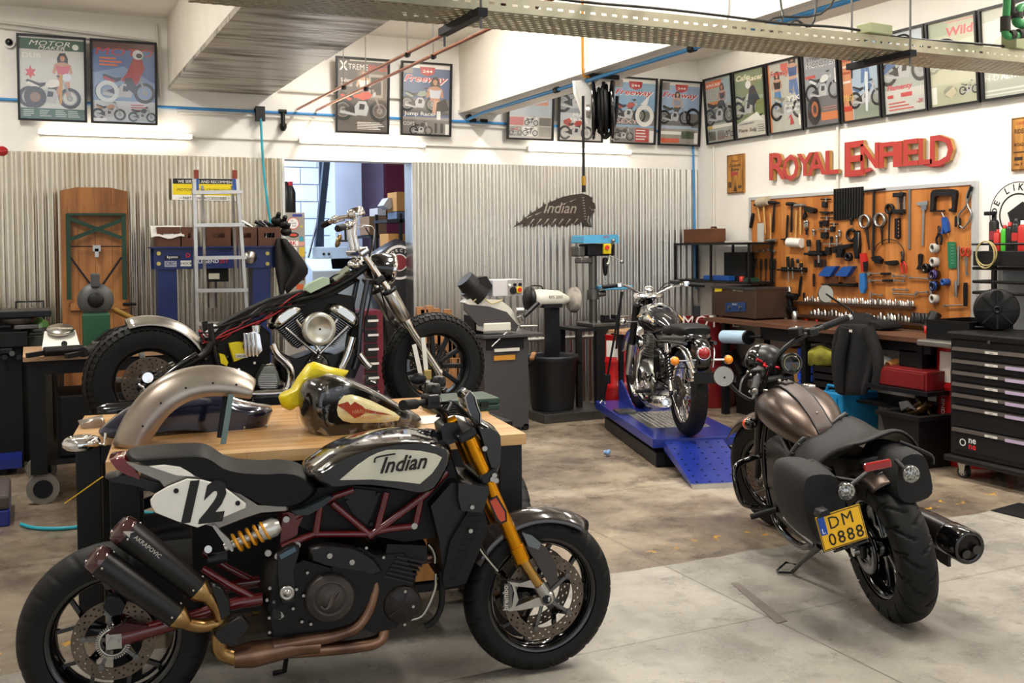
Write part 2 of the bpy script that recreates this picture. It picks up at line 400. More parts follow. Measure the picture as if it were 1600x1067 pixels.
# ---------------------------------------------------------------- pipes on the walls and beams
blue_pipe=mat('blue_pipe','#3f8fd0',.35)
pvc=mat('white_conduit','#ddd9cf',.5)
copper=mat('copper_pipe','#b8765a',.28,.9,noise=.2)
t=thing('compressed_air_pipe','blue compressed air pipe running along the back wall and down the corner','pipe',(3,YW-.02,2.9))
G().tube([(-3.1,YW-.022,2.9),(6.62,YW-.022,2.88)],.0125,8).build('pipe',blue_pipe,t,True)
G().tube([(6.62,YW-.022,2.88),(6.64,YW-.045,.75)],.0125,8).build('pipe',blue_pipe,t,True)
each('pipe_fitting',black_plastic,t,[G().cyl((x-.035,YW-.025,2.9),(x+.035,YW-.025,2.9),.02,n=10)for x in(1.9,2.12,4.0,4.12)])
G().b2((1.87,YW-.085,2.8),(1.95,YW-.035,2.93)).build('outlet_block',black_plastic,t,True)
G().lathe([(.02,0),(.02,-.09),(.03,-.1),(.034,-.13),(.02,-.16),(.0,-.165)],(2.12,YW-.04,2.885),Z3,10).build('stop_valve',black_plastic,t,True)
G().tube([(1.91,YW-.08,2.82),(1.93,YW-.1,2.3),(1.99,YW-.14,1.75),(2.05,YW-.2,1.5)],.011,8,k=6).build('air_hose',mat('turquoise_hose','#2aa0b4',.4),t,True,label='turquoise hose hanging from the pipe')
t=thing('beam_air_pipe','blue air pipe slung under the right-hand ceiling beam','pipe',(3.93,5,2.93))
G().tube([(3.93,YW-.022,2.9),(3.93,9.0,2.925),(3.93,-1,2.925)],.016,8).build('pipe',blue_pipe,t,True)
each('pipe_fitting',black_plastic,t,[G().cyl((3.93,y-.03,2.925),(3.93,y+.03,2.925),.025,n=10)for y in(9.36,7.5,5.6)])
for x,lab in((2.26,'left copper pipe running overhead on hanger rods'),(2.44,'right copper pipe running overhead on hanger rods')):
 t=thing('copper_pipe',lab,'pipe',(x,7,2.88),0,'overhead copper pipes')
 G().tube([(x,YW-.02,2.93),(x,3.0,2.90)],.012,8).build('pipe',copper,t,True)
 for y in(4.9,6.4,7.9):
  G().cyl((x,y,2.9),(x,y,CZ+.24),.004,n=6).build('hanger_rod',grey_metal,t,True)
  G().cyl((x,y-.012,2.905),(x,y+.012,2.905),.019,n=8).build('pipe_clip',black_plastic,t,True)
def pipe(name,pts,r,m,label,cat='pipe',k=0):return solo(G().tube(pts,r,8,k=k),name,m,label,cat)
pipe('conduit',[(-.2,YW-.03,3.52),(1.05,YW-.03,3.45)],.012,pvc,'upper white conduit above the two left covers')
pipe('conduit',[(-.2,YW-.03,3.48),(1.0,YW-.03,3.41)],.012,pvc,'lower white conduit above the two left covers')
pipe('conduit',[(1.04,YW-.03,3.6),(1.06,YW-.03,2.98)],.012,pvc,'short upright white conduit beside the wide ceiling beam')
pipe('conduit',[(2.1,YW-.03,3.09),(3.3,YW-.03,3.08)],.012,pvc,'white conduit behind the black magazine cover')
pipe('conduit',[(1.2,YW-.03,2.85),(4.6,YW-.03,2.84)],.01,pvc,'white conduit just under the blue pipe')
for a,b,lab in((1.33,2.25,'between the first and second tube lights'),(3.5,4.58,'between the second and third tube lights'),(5.82,6.68,'right of the third tube light')):
 pipe('cable_conduit',[(a,YW-.02,2.64),(b,YW-.02,2.64)],.009,pvc,'thin white cable conduit '+lab)
pipe('beam_conduit',[(3.84,6.9,CZ+.2),(3.84,6.9,3.0),(3.86,6.93,2.945),(4.2,7.0,2.945)],.011,mat('ochre_pipe','#c88a2e',.4),'ochre pipe coming down the side of the right-hand beam')
pipe('conduit',[(XW-.02,9.12,2.7),(XW-.02,9.12,.95)],.012,pvc,'upright white conduit at the left of the wooden plaque')
pipe('conduit',[(XW-.02,7.25,2.9),(XW-.02,7.25,2.1)],.012,pvc,'upright white conduit behind the red lettering')
# cable tray
TY,TZ=3.66,2.56
t=thing('cable_tray','long perforated galvanised cable tray hanging across the ceiling','cable tray',(2.5,TY,TZ))
tray_m=mat('tray_steel','#b7b29b',.38,.75,noise=.2)
x0,x1=.55,6.3;h=.06;wdt=.3
for yy in(TY,TY+wdt):
 g=G()
 g.b2((x0,yy-.0015,TZ),(x1,yy+.0015,TZ+.024));g.b2((x0,yy-.0015,TZ+.034),(x1,yy+.0015,TZ+h));x=x0
 while x<x1:g.b2((x,yy-.0015,TZ+.024),(x+.025,yy+.0015,TZ+.034));x+=.05
 g.build('tray_side',tray_m,t,True)
g=G();rows=9
for r_ in range(rows):
 ya=TY+wdt*r_/rows;yb_=TY+wdt*(r_+1)/rows;g.b2((x0,ya,TZ-.0015),(x1,ya+(yb_-ya)*.5,TZ+.0015));x=x0+(.02 if r_%2 else 0)
 while x<x1:g.b2((x,ya+(yb_-ya)*.5,TZ-.0015),(x+.018,yb_,TZ+.0015));x+=.042
g.build('tray_floor',tray_m,t,True)
for x in(onY(745,25,TY).x,onY(1412,88,TY).x,5.6):
 G().bar((x,TY-.06,TZ-.02),(x,TY+wdt+.06,TZ-.02),.04,.03).build('bracket',dark_metal,t,True)
 for yy in(TY-.04,TY+wdt+.04):G().cyl((x,yy,TZ-.08),(x,yy,CZ+.24),.005,n=6).build('hanger_rod',grey_metal,t,True)
for i in range(5):
 g=G();pts=[(x0+.1+j*.35,TY+.04+i*.045+random.uniform(-.012,.012),TZ+.02+.05*(i==0)+random.uniform(0,.02))for j in range(17)]
 solo(g.tube(pts,.006,6,k=3),'tray_cable',mat(('cable_black','cable_orange','cable_grey')[i%3],('#1a1a1a','#a8522e','#8c8c84')[i%3],.5),('black','orange brown','grey','second black','second orange brown')[i]+' cable lying along the tray','cable')
for i,(xa,xb,top,m_)in enumerate(((3.05,3.2,.32,'cable_black'),(3.12,3.42,.22,'cable_black'),(3.75,4.0,.1,'cable_black'),(4.02,4.3,.1,'cable_black'),(2.75,2.9,.45,'cable_grey'),(3.0,3.55,.3,'cable_black'))):
 pts=[(xa,TY+.1,TZ+.04),(xa+(xb-xa)*.3,TY+.1,TZ+top*.85),(xa+(xb-xa)*.6,TY+.1,TZ+top),(xb,TY+.1,TZ+.04)]
 if i in(0,1,4,5):pts=[(xa,TY+.1,TZ+.04),(xa+.1,TY+.12,TZ+.12),(xb,TY+.2,TZ+top),(xb+.05,TY+.3,CZ+.2)]
 solo(G().tube(pts,.0055,6,k=6),'cable',MATS[m_],'cable looping up off the tray'+(', tall loop near the right beam',', lower loop near the right beam',', small arch left of the junction box',', small arch right of its twin',', grey one beside the blue pipe',', tall wide loop')[i],'cable')
solo(G().box((3.62,TY+.03,TZ+.09),(.16,.08,.05),rz=.1),'junction_box',mat('box_olive','#8e9270',.5),'olive junction box on the cable tray','junction box',bevel=.006)
solo(G().box((4.55,TY+.02,TZ+.1),(.12,.08,.08),rz=.2),'junction_box',MATS['box_olive'],'olive junction box at the right end of the cable tray','junction box',bevel=.006)
# green water pipes with insulation at the top right
gp=mat('green_pipe','#3f9455',.35);ins=mat('pipe_insulation','#3a362f',.8)
t=thing('water_pipe','green plastic pipe with dark insulation sleeves at the top right corner','pipe',(4.3,3.4,3.0))
def gpp(px,py):return onY(px,py,3.5)
P=[gpp(1574,-20),gpp(1573,10),gpp(1571,40),gpp(1571,53),gpp(1578,57),gpp(1596,54),gpp(1625,50)]
G().tube(P,.018,10,k=3).build('pipe',gp,t,True)
each('insulation',ins,t,[G().cyl(gpp(*a),gpp(*b),.024,n=12)for a,b in(((1571,26),(1571,49)),((1577,55),(1584,54)),((1590,53),(1600,52)))])
G().tube([gpp(1580,-20),gpp(1580,20),gpp(1583,20),gpp(1605,20)],.018,10).build('pipe',ins,t,True)
G().tube([gpp(1610,8),gpp(1594,12),gpp(1589,24),gpp(1590,36),gpp(1608,38)],.022,10,k=4).build('pipe',gp,t,True)
G().cyl(gpp(1589,20),gpp(1589,29),.028,n=12).build('insulation',ins,t,True)
# ================================================================ FRAMED COVERS
frame_m=mat('frame_black','#151516',.35)
pane_m=bpy.data.materials.new('frame_glass');pane_m.use_nodes=True
_nt=pane_m.node_tree;_nt.nodes.remove(_nt.nodes['Principled BSDF']);_o=_nt.nodes['Material Output']
_t=_nt.nodes.new('ShaderNodeBsdfTransparent');_g=_nt.nodes.new('ShaderNodeBsdfGlossy');_g.inputs['Roughness'].default_value=.08
_l=_nt.nodes.new('ShaderNodeLayerWeight');_pw=_nt.nodes.new('ShaderNodeMath');_pw.operation='POWER';_pw.inputs[1].default_value=5;_ma=_nt.nodes.new('ShaderNodeMath');_ma.operation='MULTIPLY_ADD';_ma.inputs[1].default_value=.9;_ma.inputs[2].default_value=.07;_x=_nt.nodes.new('ShaderNodeMixShader')
_nt.links.new(_l.outputs['Facing'],_pw.inputs[0]);_nt.links.new(_pw.outputs[0],_ma.inputs[0]);_nt.links.new(_ma.outputs[0],_x.inputs[0]);_nt.links.new(_t.outputs[0],_x.inputs[1]);_nt.links.new(_g.outputs[0],_x.inputs[2]);_nt.links.new(_x.outputs[0],_o.inputs[0])
class Print:                                            # flat printed sheet, unit coordinates (0..1, 0..1.4)
 def __init__(s,o,ux,uy,w,h):s.o=V(o);s.ux=V(ux)*w;s.uy=V(uy)*h;s.n=s.ux.cross(s.uy).normalized();s.g=G();s.mats=[];s.k=0;s.w=w;s.h=h
 def mi(s,c):
  m=flat(c,.45,.3)
  if m not in s.mats:s.mats.append(m)
  return s.mats.index(m)
 def poly(s,pts,c):
  s.k+=1;pts=[(min(max(x,0),1),min(max(y,0),1))for x,y in pts]
  s.g.add([s.o+s.ux*x+s.uy*y+s.n*(.00012*s.k)for x,y in pts],[tuple(range(len(pts)))],s.mi(c));return s
 def r(s,x0,y0,x1,y1,c):return s.poly([(x0,y0),(x1,y0),(x1,y1),(x0,y1)],c)
 def ell(s,cx,cy,rx,ry,c,n=16,a0=0.,a1=2*math.pi):return s.poly([(cx+rx*math.cos(a0+(a1-a0)*i/n),cy+ry*math.sin(a0+(a1-a0)*i/n))for i in range(n)],c)
 def ring(s,cx,cy,r,wd,c,n=18):
  s.k+=1;asp=s.w/s.h;vs=[]
  for rr in(r,r-wd):
   for i in range(n):a=2*math.pi*i/n;vs.append(s.o+s.ux*min(max(cx+rr*math.cos(a),0),1)+s.uy*min(max(cy+rr*asp*math.sin(a),0),1)+s.n*(.00012*s.k))
  s.g.add(vs,[(i,(i+1)%n,n+(i+1)%n,n+i)for i in range(n)],s.mi(c));return s
 def t(s,txt,x,y,size,c,shear=0.,off=.012,wide=None,cx=False):
  s.k+=1;vs,fs,wd=textmesh(txt,shear,off,1.)
  sx=size if wide is None else wide*s.w/wd/s.h
  s.g.add([s.o+s.ux*(x)+s.ux.normalized()*((q[0]-(wd/2 if cx else 0))*sx*s.h)+s.uy*(y)+s.uy.normalized()*(q[1]*size*s.h)+s.n*(.00012*s.k)for q in vs],fs,s.mi(c));return s
 def bike(s,cx,cy,sc_,body,dark='#191919',flip=1,tyre='#141414',rim='#9a9a9a',metal='#b9b9b9'):
  asp=s.w/s.h;f=flip
  def p(q):return[(cx+f*sc_*a,cy+sc_*asp*b)for a,b in q]
  for wx in(-.42,.42):s.ring(cx+f*sc_*wx,cy,.24*sc_,.075*sc_,tyre);s.ring(cx+f*sc_*wx,cy,.16*sc_,.02*sc_,rim);s.ring(cx+f*sc_*wx,cy,.07*sc_,.05*sc_,rim)
  s.poly(p([(-.42,.02),(-.15,.12),(.12,.34),(.2,.3),(.05,.02),(-.05,-.1),(-.2,-.06)]),dark)
  s.poly(p([(-.14,-.1),(.12,-.12),(.17,.06),(.1,.2),(-.06,.2),(-.16,.08)]),metal)
  s.poly(p([(-.06,.02),(.06,.02),(.08,.13),(-.04,.15)]),dark)
  s.poly(p([(.42,0),(.46,.01),(.27,.5),(.22,.48)]),rim)
  s.poly(p([(-.1,.27),(.0,.4),(.16,.42),(.25,.34),(.18,.26),(.02,.22)]),body)
  s.poly(p([(-.1,.27),(-.2,.22),(-.42,.3),(-.5,.36),(-.46,.4),(-.22,.32),(-.08,.34)]),dark)
  s.poly(p([(-.5,.3),(-.42,.27),(-.28,.2),(-.2,.24),(-.44,.35)]),body)
  s.poly(p([(.12,.5),(.26,.52),(.28,.48),(.2,.46)]),dark);s.poly(p([(.25,.38),(.33,.42),(.33,.32),(.27,.3)]),metal)
  s.poly(p([(-.5,-.07),(-.1,-.13),(-.1,-.08),(-.48,-.01)]),metal);return s
 def person(s,cx,cy,k,skin='#c99676',top='#b83a3a',hair='#1d1512',legs=None):
  asp=s.w/s.h
  def p(q):return[(cx+k*a,cy+k*asp*b)for a,b in q]
  if legs:s.poly(p([(-.2,-.1),(.22,-.1),(.3,-.9),(.12,-.9),(.02,-.3),(-.1,-.9),(-.26,-.9)]),legs)
  s.poly(p([(-.1,.8),(-.2,.6),(-.16,.3),(.18,.3),(.2,.6),(.1,.82)]),hair)
  s.poly(p([(-.28,.38),(-.08,.46),(.1,.46),(.3,.36),(.36,.05),(.27,.0),(.2,.2),(.2,-.12),(-.2,-.12),(-.18,.2),(-.3,-.02),(-.38,.04)]),skin)
  s.poly(p([(-.24,.34),(-.06,.3),(.08,.3),(.26,.33),(.2,.0),(-.18,.0)]),top)
  s.ell(cx,cy+k*asp*.62,.09*k,.13*k*asp,skin);s.poly(p([(-.1,.66),(0,.72),(.1,.66),(.08,.78),(-.08,.78)]),hair);return s
def lines(p,x0,y0,x1,n,dy,c,h=.008):
 for i in range(n):p.r(x0,y0-i*dy,x0+(x1-x0)*random.uniform(.55,1),y0-i*dy+h,c)
def poster(px0,px1,pyb,wall,label,art,lean=.055,roll=0.,name='framed_cover',zoff=0.):
 W_,H_=.0,.70
 if wall=='b':
  a=onY(px0,pyb,YW-.03);b=onY(px1,pyb,YW-.03);ux=V((1,0,0));n=V((0,-1,0));wd=b.x-a.x;o=V((a.x,YW-.055,a.z))
 else:
  a=onX(px0,pyb,XW-.03);b=onX(px1,pyb,XW-.03);ux=V((0,-1,0));n=V((-1,0,0));wd=a.y-b.y;o=V((XW-.035,a.y,(a.z)))
 o.z=2.725+zoff
 th=lean/H_;uy=(Z3+n*th).normalized();nn=ux.cross(uy)
 t=thing(name,label,'picture',o+ux*wd/2,0,'framed magazine covers high on the walls')
 fr=.018
 def q(x,y,d):return o+ux*x+uy*y+nn*d
 R=Matrix((ux,uy,nn)).transposed()
 g=G()
 for cx_,cy_,sx_,sy_ in((wd/2,fr/2,wd,fr),(wd/2,H_-fr/2,wd,fr),(fr/2,H_/2,fr,H_-2*fr),(wd-fr/2,H_/2,fr,H_-2*fr)):g.box(q(cx_,cy_,.005),(sx_,sy_,.03),R=R)
 g.build('frame',frame_m,t,True);G().box(q(wd/2,H_/2,-.006),(wd-.02,H_-.02,.004),R=R).build('backing_board',black_matte,t,True)
 P=Print(q(fr*.6,fr*.6,-.002),ux,uy,wd-fr*1.2,H_-fr*1.2);art(P);P.g.build('print',P.mats,t,True)
 G().box(q(wd/2,H_/2,.0075),(wd-fr*1.5,H_-fr*1.5,.002),R=R).build('glass_pane',pane_m,t,True)
def a1(p):
 p.r(0,0,1,1,'#cfd0c8').r(0,.84,1,.97,'#2f5b45').r(0,.97,1,1,'#e8e8e0').r(0,0,1,.14,'#2f5b45').t('MOTOR',.16,.89,.085,'#f2f2ee',.3,wide=.62).t('MAKER',.3,.845,.06,'#f2f2ee',.3,wide=.4).t('DUB',.06,.74,.08,'#ecece6',wide=.28)
 p.poly([(.1,.6),(.13,.56),(.1,.52),(.15,.53),(.18,.48),(.2,.53),(.25,.52),(.22,.56),(.26,.6),(.2,.6),(.18,.65),(.15,.6)],'#d23a3a')
 p.person(.66,.56,.42,'#c58c6a','#cf5560','#20150f','#c58c6a').bike(.46,.27,.72,'#e8e4da','#22201e');p.ell(.24,.27,.17,.13,'#2b2624').ell(.24,.27,.08,.06,'#8f6f52')
 p.ell(.72,.52,.07,.05,'#d8e0e6').poly([(.6,.2),(.64,.2),(.66,.55),(.61,.55)],'#c98f2a').ell(.86,.89,.05,.035,'#e6ebe4')
 for x in(.06,.3,.54,.73):lines(p,x,.11,x+.2,4,.022,'#c8d4c8')
def a2(p):
 p.r(0,0,1,1,'#4f6fa6').r(0,0,1,.27,'#c9cdd2').r(0,.9,1,1,'#5a1f1c').poly([(0,.27),(1,.27),(1,.5),(.5,.7),(0,.6)],'#7d98bd').t('MOTO',.06,.83,.13,'#c8282a',.15,.02,wide=.9).t('2',.78,.8,.08,'#2f9a9a')
 lines(p,.12,.78,.55,3,.04,'#e6702c',.02);lines(p,.6,.22,.9,3,.03,'#c43a34',.012)
 p.bike(.52,.38,.72,'#b3242a','#2b2024');p.poly([(.5,.55),(.66,.82),(.78,.8),(.82,.68),(.72,.5),(.6,.42)],'#a8232a').poly([(.5,.55),(.56,.42),(.66,.36),(.7,.44),(.62,.56)],'#26262c').ell(.72,.85,.085,.06,'#cfd6dc').ell(.74,.84,.05,.03,'#1e1e24')
 p.bike(.26,.1,.4,'#b88860','#2b2320').bike(.78,.08,.34,'#44474e').r(.02,.01,.22,.05,'#e8e8e8').ring(.24,.38,.18,.07,'#cfd6da')
def a3(p):
 p.r(0,0,1,1,'#4d4440').r(.4,.45,1,.9,'#6a6058').r(0,0,1,.3,'#5d534d').t('X',.05,.84,.17,'#eeeae4',0,.03,wide=.16).t('TREME',.22,.85,.11,'#e8e4de',0,.02,wide=.38).t('BIKES',.61,.85,.11,'#b8302a',0,.02,wide=.37).r(.25,.965,1,.985,'#d8d4cc')
 p.r(.62,.48,.9,.8,'#a39a90').r(.66,.52,.86,.76,'#3a3430').person(.52,.62,.4,'#caa184','#dcdcd8','#8c7a66').t('Salon',.08,.68,.07,'#e4e0d8').t('Special',.08,.62,.06,'#c8c2ba')
 p.bike(.48,.3,.85,'#c3432e','#201d1c',rim='#8d8078');p.poly([(.3,.5),(.52,.54),(.5,.49),(.34,.46)],'#c9472f');lines(p,.4,.13,.95,5,.022,'#dcd6cc',.012)
def freeway(sky,body,extra):
 def f(p):
  p.r(0,0,1,1,sky).r(0,.28,1,.5,'#6e6a66').r(0,0,1,.25,'#98918a').r(0,.93,1,1,'#e3dfd6').poly([(.36,.95),(.68,.95),(.66,.86),(.52,.82),(.38,.86)],'#b52a2e').t('244',.42,.87,.055,'#f2ece4',wide=.2).t('Freeway',.04,.74,.13,'#f4f0ea',.3,.035,wide=.92).t('Freeway',.05,.745,.12,'#c4282c',.3,.015,wide=.88)
  p.r(.03,.85,.22,.97,'#8a8078').bike(.07+.3,.43,.62,body);extra(p)
 return f
def e4(p):
 p.person(.68,.52,.5,'#b88466','#c6cad2','#16130f').poly([(.62,.3),(.7,.3),(.76,.48),(.66,.5)],'#c99c80').poly([(.7,.3),(.98,.36),(.9,.52),(.72,.46)],'#1e1c22').r(.72,.22,.8,.34,'#e8e8e4').t('Jump Racer',.05,.27,.075,'#efebe4',wide=.66).r(0,0,1,.21,'#77706a').bike(.4,.06,.36,'#3a3634').r(.68,.03,.73,.17,'#1d1b1a').r(.8,.03,.86,.17,'#22201f').r(.9,.01,.98,.16,'#e4e0d8').t('COPS',.03,.13,.07,'#cfcac2')
def a5(p):
 p.r(0,0,1,1,'#a9b0ba').r(.1,.5,.9,.62,'#c98a72').r(0,0,1,.34,'#b9b4ae').r(.03,.2,.35,.32,'#b23a3c').r(.38,.2,.66,.32,'#d8d6d0').r(.7,.2,.97,.32,'#6b655f').r(.03,.04,.3,.18,'#8a837a').r(.33,.04,.66,.18,'#e6e4de').r(.7,.04,.97,.18,'#9a938a').bike(.5,.09,.26,'#55504b').bike(.52,.24,.24,'#3b3733').bike(.17,.09,.22,'#c8443a').poly([(.0,.7),(.3,.55),(.55,.5),(.85,.56),(1,.66),(1,.8),(0,.9)],'#c3c9d2')
def a6(p):
 p.r(0,0,1,1,'#b7bcc0').r(0,.42,1,.75,'#8c9296').bike(.42,.56,.8,'#6a6f74').t('MAD',.32,.36,.08,'#efece4',wide=.36).t('FRAME',.26,.29,.08,'#efece4',wide=.5).r(0,0,1,.27,'#c3beb4').bike(.4,.12,.6,'#a83228').poly([(.1,.3),(.24,.34),(.3,.28),(.16,.24)],'#a8352c')
def e7(p):p.ring(.75,.43,.22,.09,'#e2e0da').poly([(.64,.6),(.86,.76),(.8,.6)],'#e4e4e0').t('SEXY',.1,.3,.09,'#d8b8b0',wide=.5).r(.02,.02,.52,.23,'#7a736c').bike(.27,.1,.36,'#3a3634').r(.54,.02,.86,.23,'#b23630').r(.88,.02,.98,.2,'#e8e6e0');lines(p,.56,.19,.84,4,.045,'#e6dcd4',.02)
def e8(p):p.person(.42,.62,.36,'#c9a288','#8c95ab').r(0,0,1,.25,'#9a9488').r(.04,.03,.5,.1,'#cf5a34').r(.04,.16,.6,.21,'#e8e6de').r(.55,.1,.9,.22,'#4c5a40').r(.88,.03,.97,.2,'#e8e6e0').r(.05,.26,.8,.3,'#aeb8c8').ring(.83,.45,.19,.06,'#1c1a1a')
def r1(p):
 p.r(0,0,1,1,'#a6aea4').r(.0,.85,.65,.96,'#d8662e').t('BREAK',.05,.875,.06,'#f4efe6',wide=.55).r(.62,.6,1,.96,'#9fb4bc').person(.62,.66,.42,'#b98a6e','#3b3a44','#4a1c14','#3b3a44').r(.06,.56,.5,.64,'#d88a3a').r(0,.3,1,.52,'#6d7468').bike(.48,.4,.85,'#2d2f2c').r(0,.22,1,.27,'#e9e6da').r(.03,.22,.2,.27,'#d2b23a')
 for i in range(3):p.r(.04+i*.33,.04,.3+i*.33,.18,('#4a4744','#7c7670','#a7a098')[i])
 p.bike(.8,.1,.24,'#2a2826')
def r2(p):
 p.r(0,0,1,1,'#7c8a62').r(0,.42,1,.6,'#9aa184').t('Cafe',.06,.86,.11,'#e8e2c4',.2,.03,wide=.42).t('Racer',.42,.83,.11,'#e8e2c4',.2,.03,wide=.54).poly([(.0,.0),(1,0),(1,.28),(.6,.34),(0,.22)],'#cfcdc0').bike(.42,.42,.8,'#c8c8bc').poly([(.4,.5),(.5,.74),(.64,.76),(.8,.56),(.6,.46)],'#26282a').ell(.46,.78,.09,.06,'#e6e6e2').poly([(.6,.3),(.98,.34),(.98,.56),(.7,.52)],'#7f8a4c').poly([(.2,.25),(.7,.36),(.9,.22),(.6,.24)],'#e6e4da').t('Piece',.06,.09,.08,'#3a3832',.1,wide=.3).t('Salg',.42,.09,.07,'#3a3832',.2,wide=.24);lines(p,.7,.16,.96,4,.03,'#55524a');p.t('POWER FEST',.1,.2,.03,'#44423a',wide=.5)
def r3(p):
 p.r(0,0,1,1,'#b9b9ae').r(0,.0,.06,1,'#d07a3c').person(.76,.76,.56,'#c49a82','#42588a','#3a2c22','#5a76a8').person(.28,.62,.44,'#c49a82','#3a2e2a','#4a3a2c','#5a8ab8').t('Freeway',.08,.8,.12,'#c4383c',.3,.02,wide=.56).poly([(.4,.96),(.64,.96),(.6,.86),(.5,.84),(.42,.88)],'#cf5a50').bike(.56,.3,.8,'#b8b6a8','#8a887c').t('Y2K',.56,.42,.1,'#f2f0e6',0,.02,wide=.4).t('Bout de',.5,.34,.06,'#f2f0e6',wide=.44).t('souffle',.56,.27,.06,'#f2f0e6',wide=.36).poly([(.54,.16),(.64,.2),(.62,.08),(.74,.1),(.66,.24)],'#b8383a').r(.88,.06,.96,.22,'#e8e6de')
def r4(p):
 p.r(0,0,1,1,'#9a9ca0').r(0,0,1,.4,'#6c6a6a').t('STREET',.1,.9,.06,'#26262a',0,.02,wide=.5).t('MONSTER',.08,.8,.11,'#f0f0ee',0,.05,wide=.86).t('MONSTER',.1,.81,.095,'#1d1d22',0,.015,wide=.82).r(.04,.66,.34,.7,'#c8503c').bike(.54,.46,.8,'#d8d8d4','#3a3c40').ell(.26,.22,.2,.2,'#201e1e').ell(.28,.24,.1,.11,'#b0673c').ell(.28,.24,.05,.06,'#3a2c26').r(.46,.07,.98,.18,'#cf7a44').r(.9,.55,.97,.74,'#e8e6e0');lines(p,.5,.24,.96,2,.03,'#d0866a')
def r5(p):
 p.r(0,0,1,1,'#a9bccb').r(0,.0,.26,1,'#cf8a5c').r(.28,0,1,.3,'#8c9684').person(.62,.74,.46,'#c08a6a','#b4603a','#3a2618','#5a7aa6').bike(.62,.26,.7,'#4c6a94').poly([(.6,.1),(.66,.1),(.7,.6),(.62,.6)],'#d8dde0')
 for i,y in enumerate((.9,.78,.7,.62,.5)):p.r(.03,y,.24,y+.03,('#e8d8c8','#b8502c')[i%2])
 p.t('Mark',.02,.27,.13,'#f0c86a',.1,.02,wide=.3).r(.0,.14,.24,.2,'#c43c2c')
def r6(p):
 p.r(0,0,1,1,'#a8b0a8').r(0,.7,1,1,'#c9d4dc').r(0,0,1,.3,'#c8c8c0').bike(.5,.5,.9,'#7a3a34','#30302e').poly([(.0,.5),(.12,.7),(.36,.76),(.3,.6)],'#4a6a98').poly([(.3,.7),(.5,.8),(.8,.76),(.9,.62)],'#55744a').t('Flamenty',.08,.3,.09,'#d83c4c',.2,.02,wide=.6).r(.4,.2,.66,.25,'#c8383a').r(.08,.2,.22,.24,'#c8383a');lines(p,.1,.13,.7,3,.04,'#d0584c',.014);p.t('-20',.76,.1,.07,'#c8484a',.3)
def r7(p):
 p.r(0,0,1,1,'#bfc0a4').r(.02,.82,.42,.97,'#a7b59c').t('Wild',.38,.8,.14,'#d0505a',.1,.03,wide=.56).r(.4,.95,.95,.965,'#d08a8a').poly([(0,.45),(.5,.6),(1,.5),(1,.75),(0,.7)],'#cfcfb4').r(0,0,1,.25,'#b4b598').r(.03,.04,.14,.24,'#e6e6dc').ell(.42,.16,.14,.07,'#8f917a').bike(.8,.15,.3,'#a0a18c').poly([(.3,.14),(.5,.22),(.56,.14),(.44,.08)],'#c8bfa0').bike(.3,.48,.5,'#a3a48e','#94957e',tyre='#8f907c',rim='#c8c8b8',metal='#b8b8a4')
def r8(p):
 p.r(0,0,1,1,'#b8bcae').poly([(0,.5),(.4,.7),(1,.6),(1,.9),(0,.85)],'#d6d8cc').poly([(0,.32),(.5,.4),(1,.36),(1,.55),(.4,.5),(0,.56)],'#a3a897').t('H-D',.03,.2,.1,'#eeeee8',0,-.01,wide=.26).t('ALTITUDE',.33,.2,.1,'#f6f6f2',0,.02,wide=.64).r(.02,.08,.98,.1,'#dfe0d8').r(.02,.04,.98,.055,'#dfe0d8')
poster(28.5,136,194,'b','framed cover of a woman behind a black motorcycle on a pale ground',a1,.06)
poster(142,245.5,197,'b','framed blue cover of a red-suited rider on a red sport bike',a2,.06)
poster(522.5,606,208,'b','framed dark brown cover with a black and red street bike',a3)
poster(624,702.5,211,'b','framed cover with a man in white seated by a chopper',freeway('#4a5f86','#8d9a8c',e4))
poster(790,862,218,'b','framed cover half hidden by the beam, rows of small bike pictures at its foot',a5)
poster(869,939,220,'b','framed grey cover with a red bike at its foot, behind the hose reel',a6)
poster(952,1021,224,'b','framed sky-blue cover with a large white spoked wheel, right of the hose reel',freeway('#86aac6','#a83c30',e7))
poster(1026,1090,226,'b','framed pale blue cover nearest the corner on the back wall',freeway('#9db4cf','#55544f',e8))
for(x0,x1),lab,art,lab_ in zip(((1106.5,1150.5),(1152,1201.5),(1204,1257.5),(1260,1315.5),(1318.5,1380),(1382.5,1452),(1454,1533),(1537,1625)),
 ('framed cover nearest the corner on the right wall, with an orange title block','framed green cover of a crouching racer with a cream script title','framed cover of two men beside a chopper','framed grey cover with a white and silver bike above a big tyre','framed cover with an orange stripe of text down its left side','framed cover of a maroon custom bike with pink script','framed faded olive cover with a red title at its top','framed pale cover with wide white capitals, at the right edge'),
 (r1,r2,r3,r4,r5,r6,r7,r8),range(8)):
 poster(x0,x1,220,'r',lab,art,.05)
